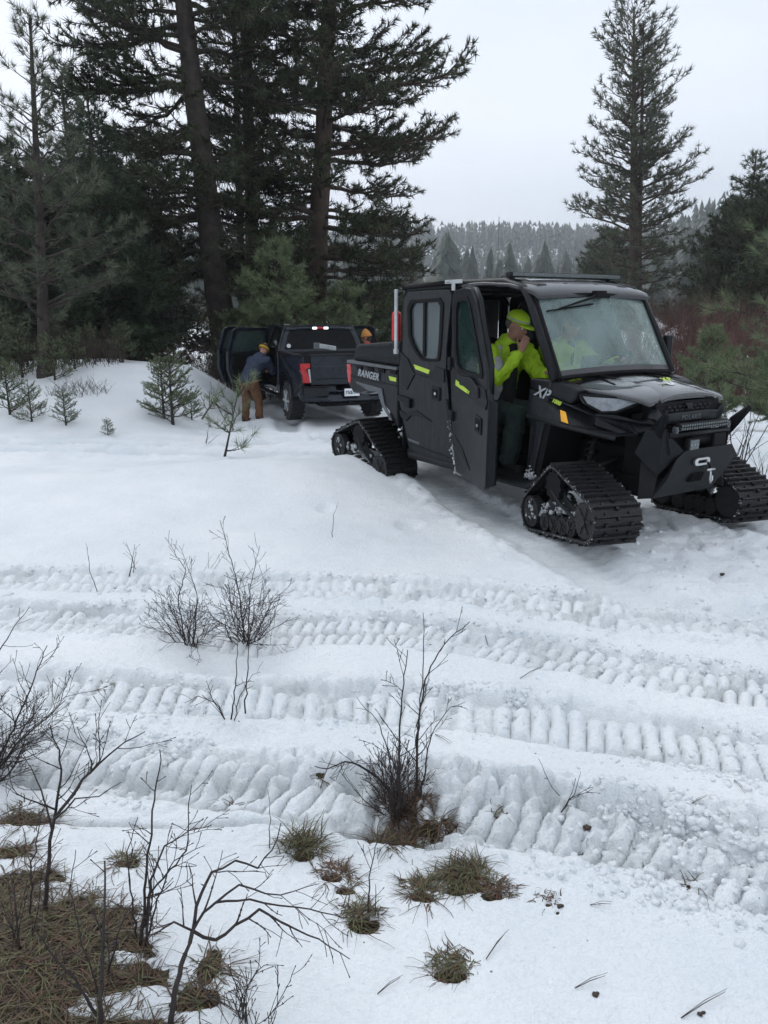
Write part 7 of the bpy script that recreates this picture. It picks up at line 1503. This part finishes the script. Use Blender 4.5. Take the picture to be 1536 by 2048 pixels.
def bare_pts(n, rg, idx=None):
    out = []
    idx = idx if idx is not None else list(range(10)); A = np.array([BARE[i][2] * BARE[i][3] for i in idx]); A = A / A.sum()
    for k in range(n):
        cx, cy, a, b = BARE[idx[rg.choice(len(idx), p=A)]]; t = rg.uniform(0, 6.28); q = math.sqrt(rg.random()) * .98; out.append((cx + a * q * math.cos(t), cy + b * q * math.sin(t)))
    out = np.array(out); dd_ = ground_h(out[:, 0], out[:, 1], True)[2]; out = out[dd_ > .35]; return np.column_stack([out, ground_h(out[:, 0], out[:, 1]) - .004])
rgg = np.random.default_rng(21); big = list(range(len(BARE)))
for nm, nb, Lb_, mt, fl, wd, lb in (('matted_grass', 12500, .16, 'deadgrass', .80, .0021, 'matted reddish brown dead grass and pine needles covering the bottom left corner'), ('green_grass', 6500, .13, 'grass', .66, .0021, 'olive green winter grass blades among the dead grass at the bottom left')):
    o = blades(nm, bare_pts(nb, rgg, big), Lb_, mt, 31, fl, wd); tag(o, lb, 'grass', kind='stuff')
# leaf and twig litter on the bare soil
P = bare_pts(1500, rgg, list(range(len(BARE)))); S = Segs()
for p in P:
    a = rgg.uniform(0, 6.28); l = rgg.uniform(.015, .07); S.add(p + [0, 0, .008], p + [l * math.cos(a), l * math.sin(a), .006 + rgg.uniform(0, .012)], .0012, .0008)
o = S.build('plant_litter', M['twigbrown'], n=3); tag(o, 'dark plant litter and broken stems lying on the thawed soil', 'litter', kind='stuff')
tufts = [(606, 1700, 170, .13, 'grass', 'pale upright grass tuft left of the small sapling twig', .25), (668, 1745, 110, .09, 'deadgrass', 'brown grass tuft below the pale upright tuft', .7), (722, 1830, 150, .09, 'grass', 'round olive grass tuft at the foot of the small sapling twig', .55),
         (845, 1775, 150, .10, 'grass', 'small grass tuft left of the darkest tuft', .7), (930, 1750, 260, .15, 'grass', 'largest dark grass tuft in the open snow right of centre', .6), (990, 1775, 120, .08, 'deadgrass', 'dark ragged right hand end of the largest tuft', .7),
         (905, 1932, 190, .10, 'grass', 'lone grass tuft nearest the bottom edge', .75), (800, 1635, 260, .14, 'deadgrass', 'brown grass clump at the foot of the dense dark shrub', .45), (835, 1600, 140, .12, 'deadgrass', 'dead grass behind the dense dark shrub stem', .5),
         (250, 1720, 90, .08, 'grass', 'small grass tuft at the foot of the upright fine tipped shrub', .7), (40, 1640, 170, .12, 'grass', 'green grass hummock at the left edge above the bare ground', .7), (1095, 1795, 26, .05, 'deadgrass', 'tiny dark weed cluster right of the largest tuft', .4)]
for k, (x, y, n, l, mt, lb, fl) in enumerate(tufts):
    c = gp(x, y); r = .016 + l * .22; n = int(n * 1.9); l *= .85; q = rgg.normal(0, r * .6, (n, 2)); P = np.column_stack([c[0] + q[:, 0] * 1.3, c[1] + q[:, 1], np.zeros(n)]); P[:, 2] = ground_h(P[:, 0], P[:, 1]) - .004
    root = blades('grass_tuft', P, l, mt, 50 + k, fl, .0022); root.data.materials.append(M['deadgrass'])
    mi = (np.random.default_rng(k).random(n) < .35).astype(np.int32); root.data.polygons.foreach_set('material_index', np.tile(mi, 4)); tag(root, lb, 'grass', 'grass tufts poking through the snow')
# fallen twigs and long pine needles on the snow
strays = [((1150, 1978), (1210, 1958), 'pair of reddish pine needles on the snow near the bottom right'), ((1362, 2038), (1450, 1990), 'long crossed dry stalks at the bottom right corner'), ((1040, 1358), (1078, 1338), 'thin fallen stalk between the two middle ruts'), ((970, 1280), (978, 1305), 'tiny stalk above the middle rut'),
          ((1468, 1562), (1490, 1592), 'short bent stalk on the snow at the right'), ((1380, 1608), (1412, 1600), 'dark splinter on the snow below the right rut'), ((870, 1780), (905, 1730), 'dry stem leaning over the largest tuft'), ((972, 1920), (1012, 1870), 'straight dry stalk beside the lone tuft'), ((870, 1470), (900, 1492), 'thin stick right of the dense dark shrub'),
          ((1180, 1812), (1222, 1814), 'curved dry blade on the open snow'), ((755, 1990), (800, 1962), 'reddish needle near the bottom centre'), ((640, 1570), (668, 1545), 'short stick in the crumbled rut left of the dense shrub')]
for k, (a, b, lb) in enumerate(strays):
    A0, B0 = gp(*a), gp(*b); mid_ = (A0 + B0) / 2 + [0, 0, .012]; S = Segs(); S.path([A0 + [0, 0, .003], mid_, B0 + [0, 0, .012]], [.0014, .0014, .0008]); S.path([A0 + [0, 0, .005], mid_ + [.004, .006, .004], B0 + [.01, .012, .01]], [.001, .001, .0006])
    o = S.build('dry_stalk', M['twigbrown'], n=4); tag(o, lb, 'stalk', 'dry stalks and needles fallen on the snow')
for k, (x, y, s_, lb) in enumerate([(1172, 1668, .014, 'dark leaf lump in the right hand tread marks'), (1118, 1815, .010, 'black seed head on the snow under the weed cluster'), (1190, 1990, .009, 'dark bit of bark near the bottom right needles'), (1400, 2030, .011, 'dark bit of litter at the bottom right'), (1445, 1148, .02, 'dark leaf on the trampled snow right of the front track'), (860, 1290, .006, 'tiny dark speck above the middle rut')]):
    c = gp(x, y); o = clods('leaf_litter', [c + [0, 0, s_ * .3], c + [s_, s_ * .5, s_ * .2]], [s_, s_ * .6], M['boot'], None, .5, 1, k); tag(o, lb, 'litter', 'dark bits of litter on the snow')
# ------------------------------------------------------------------ air
hb = MB().box((200, 620, 60), (3000, 1600, 134)).build('haze', bpy.data.materials.new('haze_air')); tag(hb, kind='stuff')
hm = hb.data.materials[0]; hm.use_nodes = True; ht = hm.node_tree; ht.nodes.clear()
hv = ht.nodes.new('ShaderNodeVolumePrincipled'); hv.inputs['Density'].default_value = 0.00055; hv.inputs['Color'].default_value = (.90, .94, 1.0, 1); hv.inputs['Anisotropy'].default_value = .1
ho = ht.nodes.new('ShaderNodeOutputMaterial'); ht.links.new(hv.outputs[0], ho.inputs['Volume'])
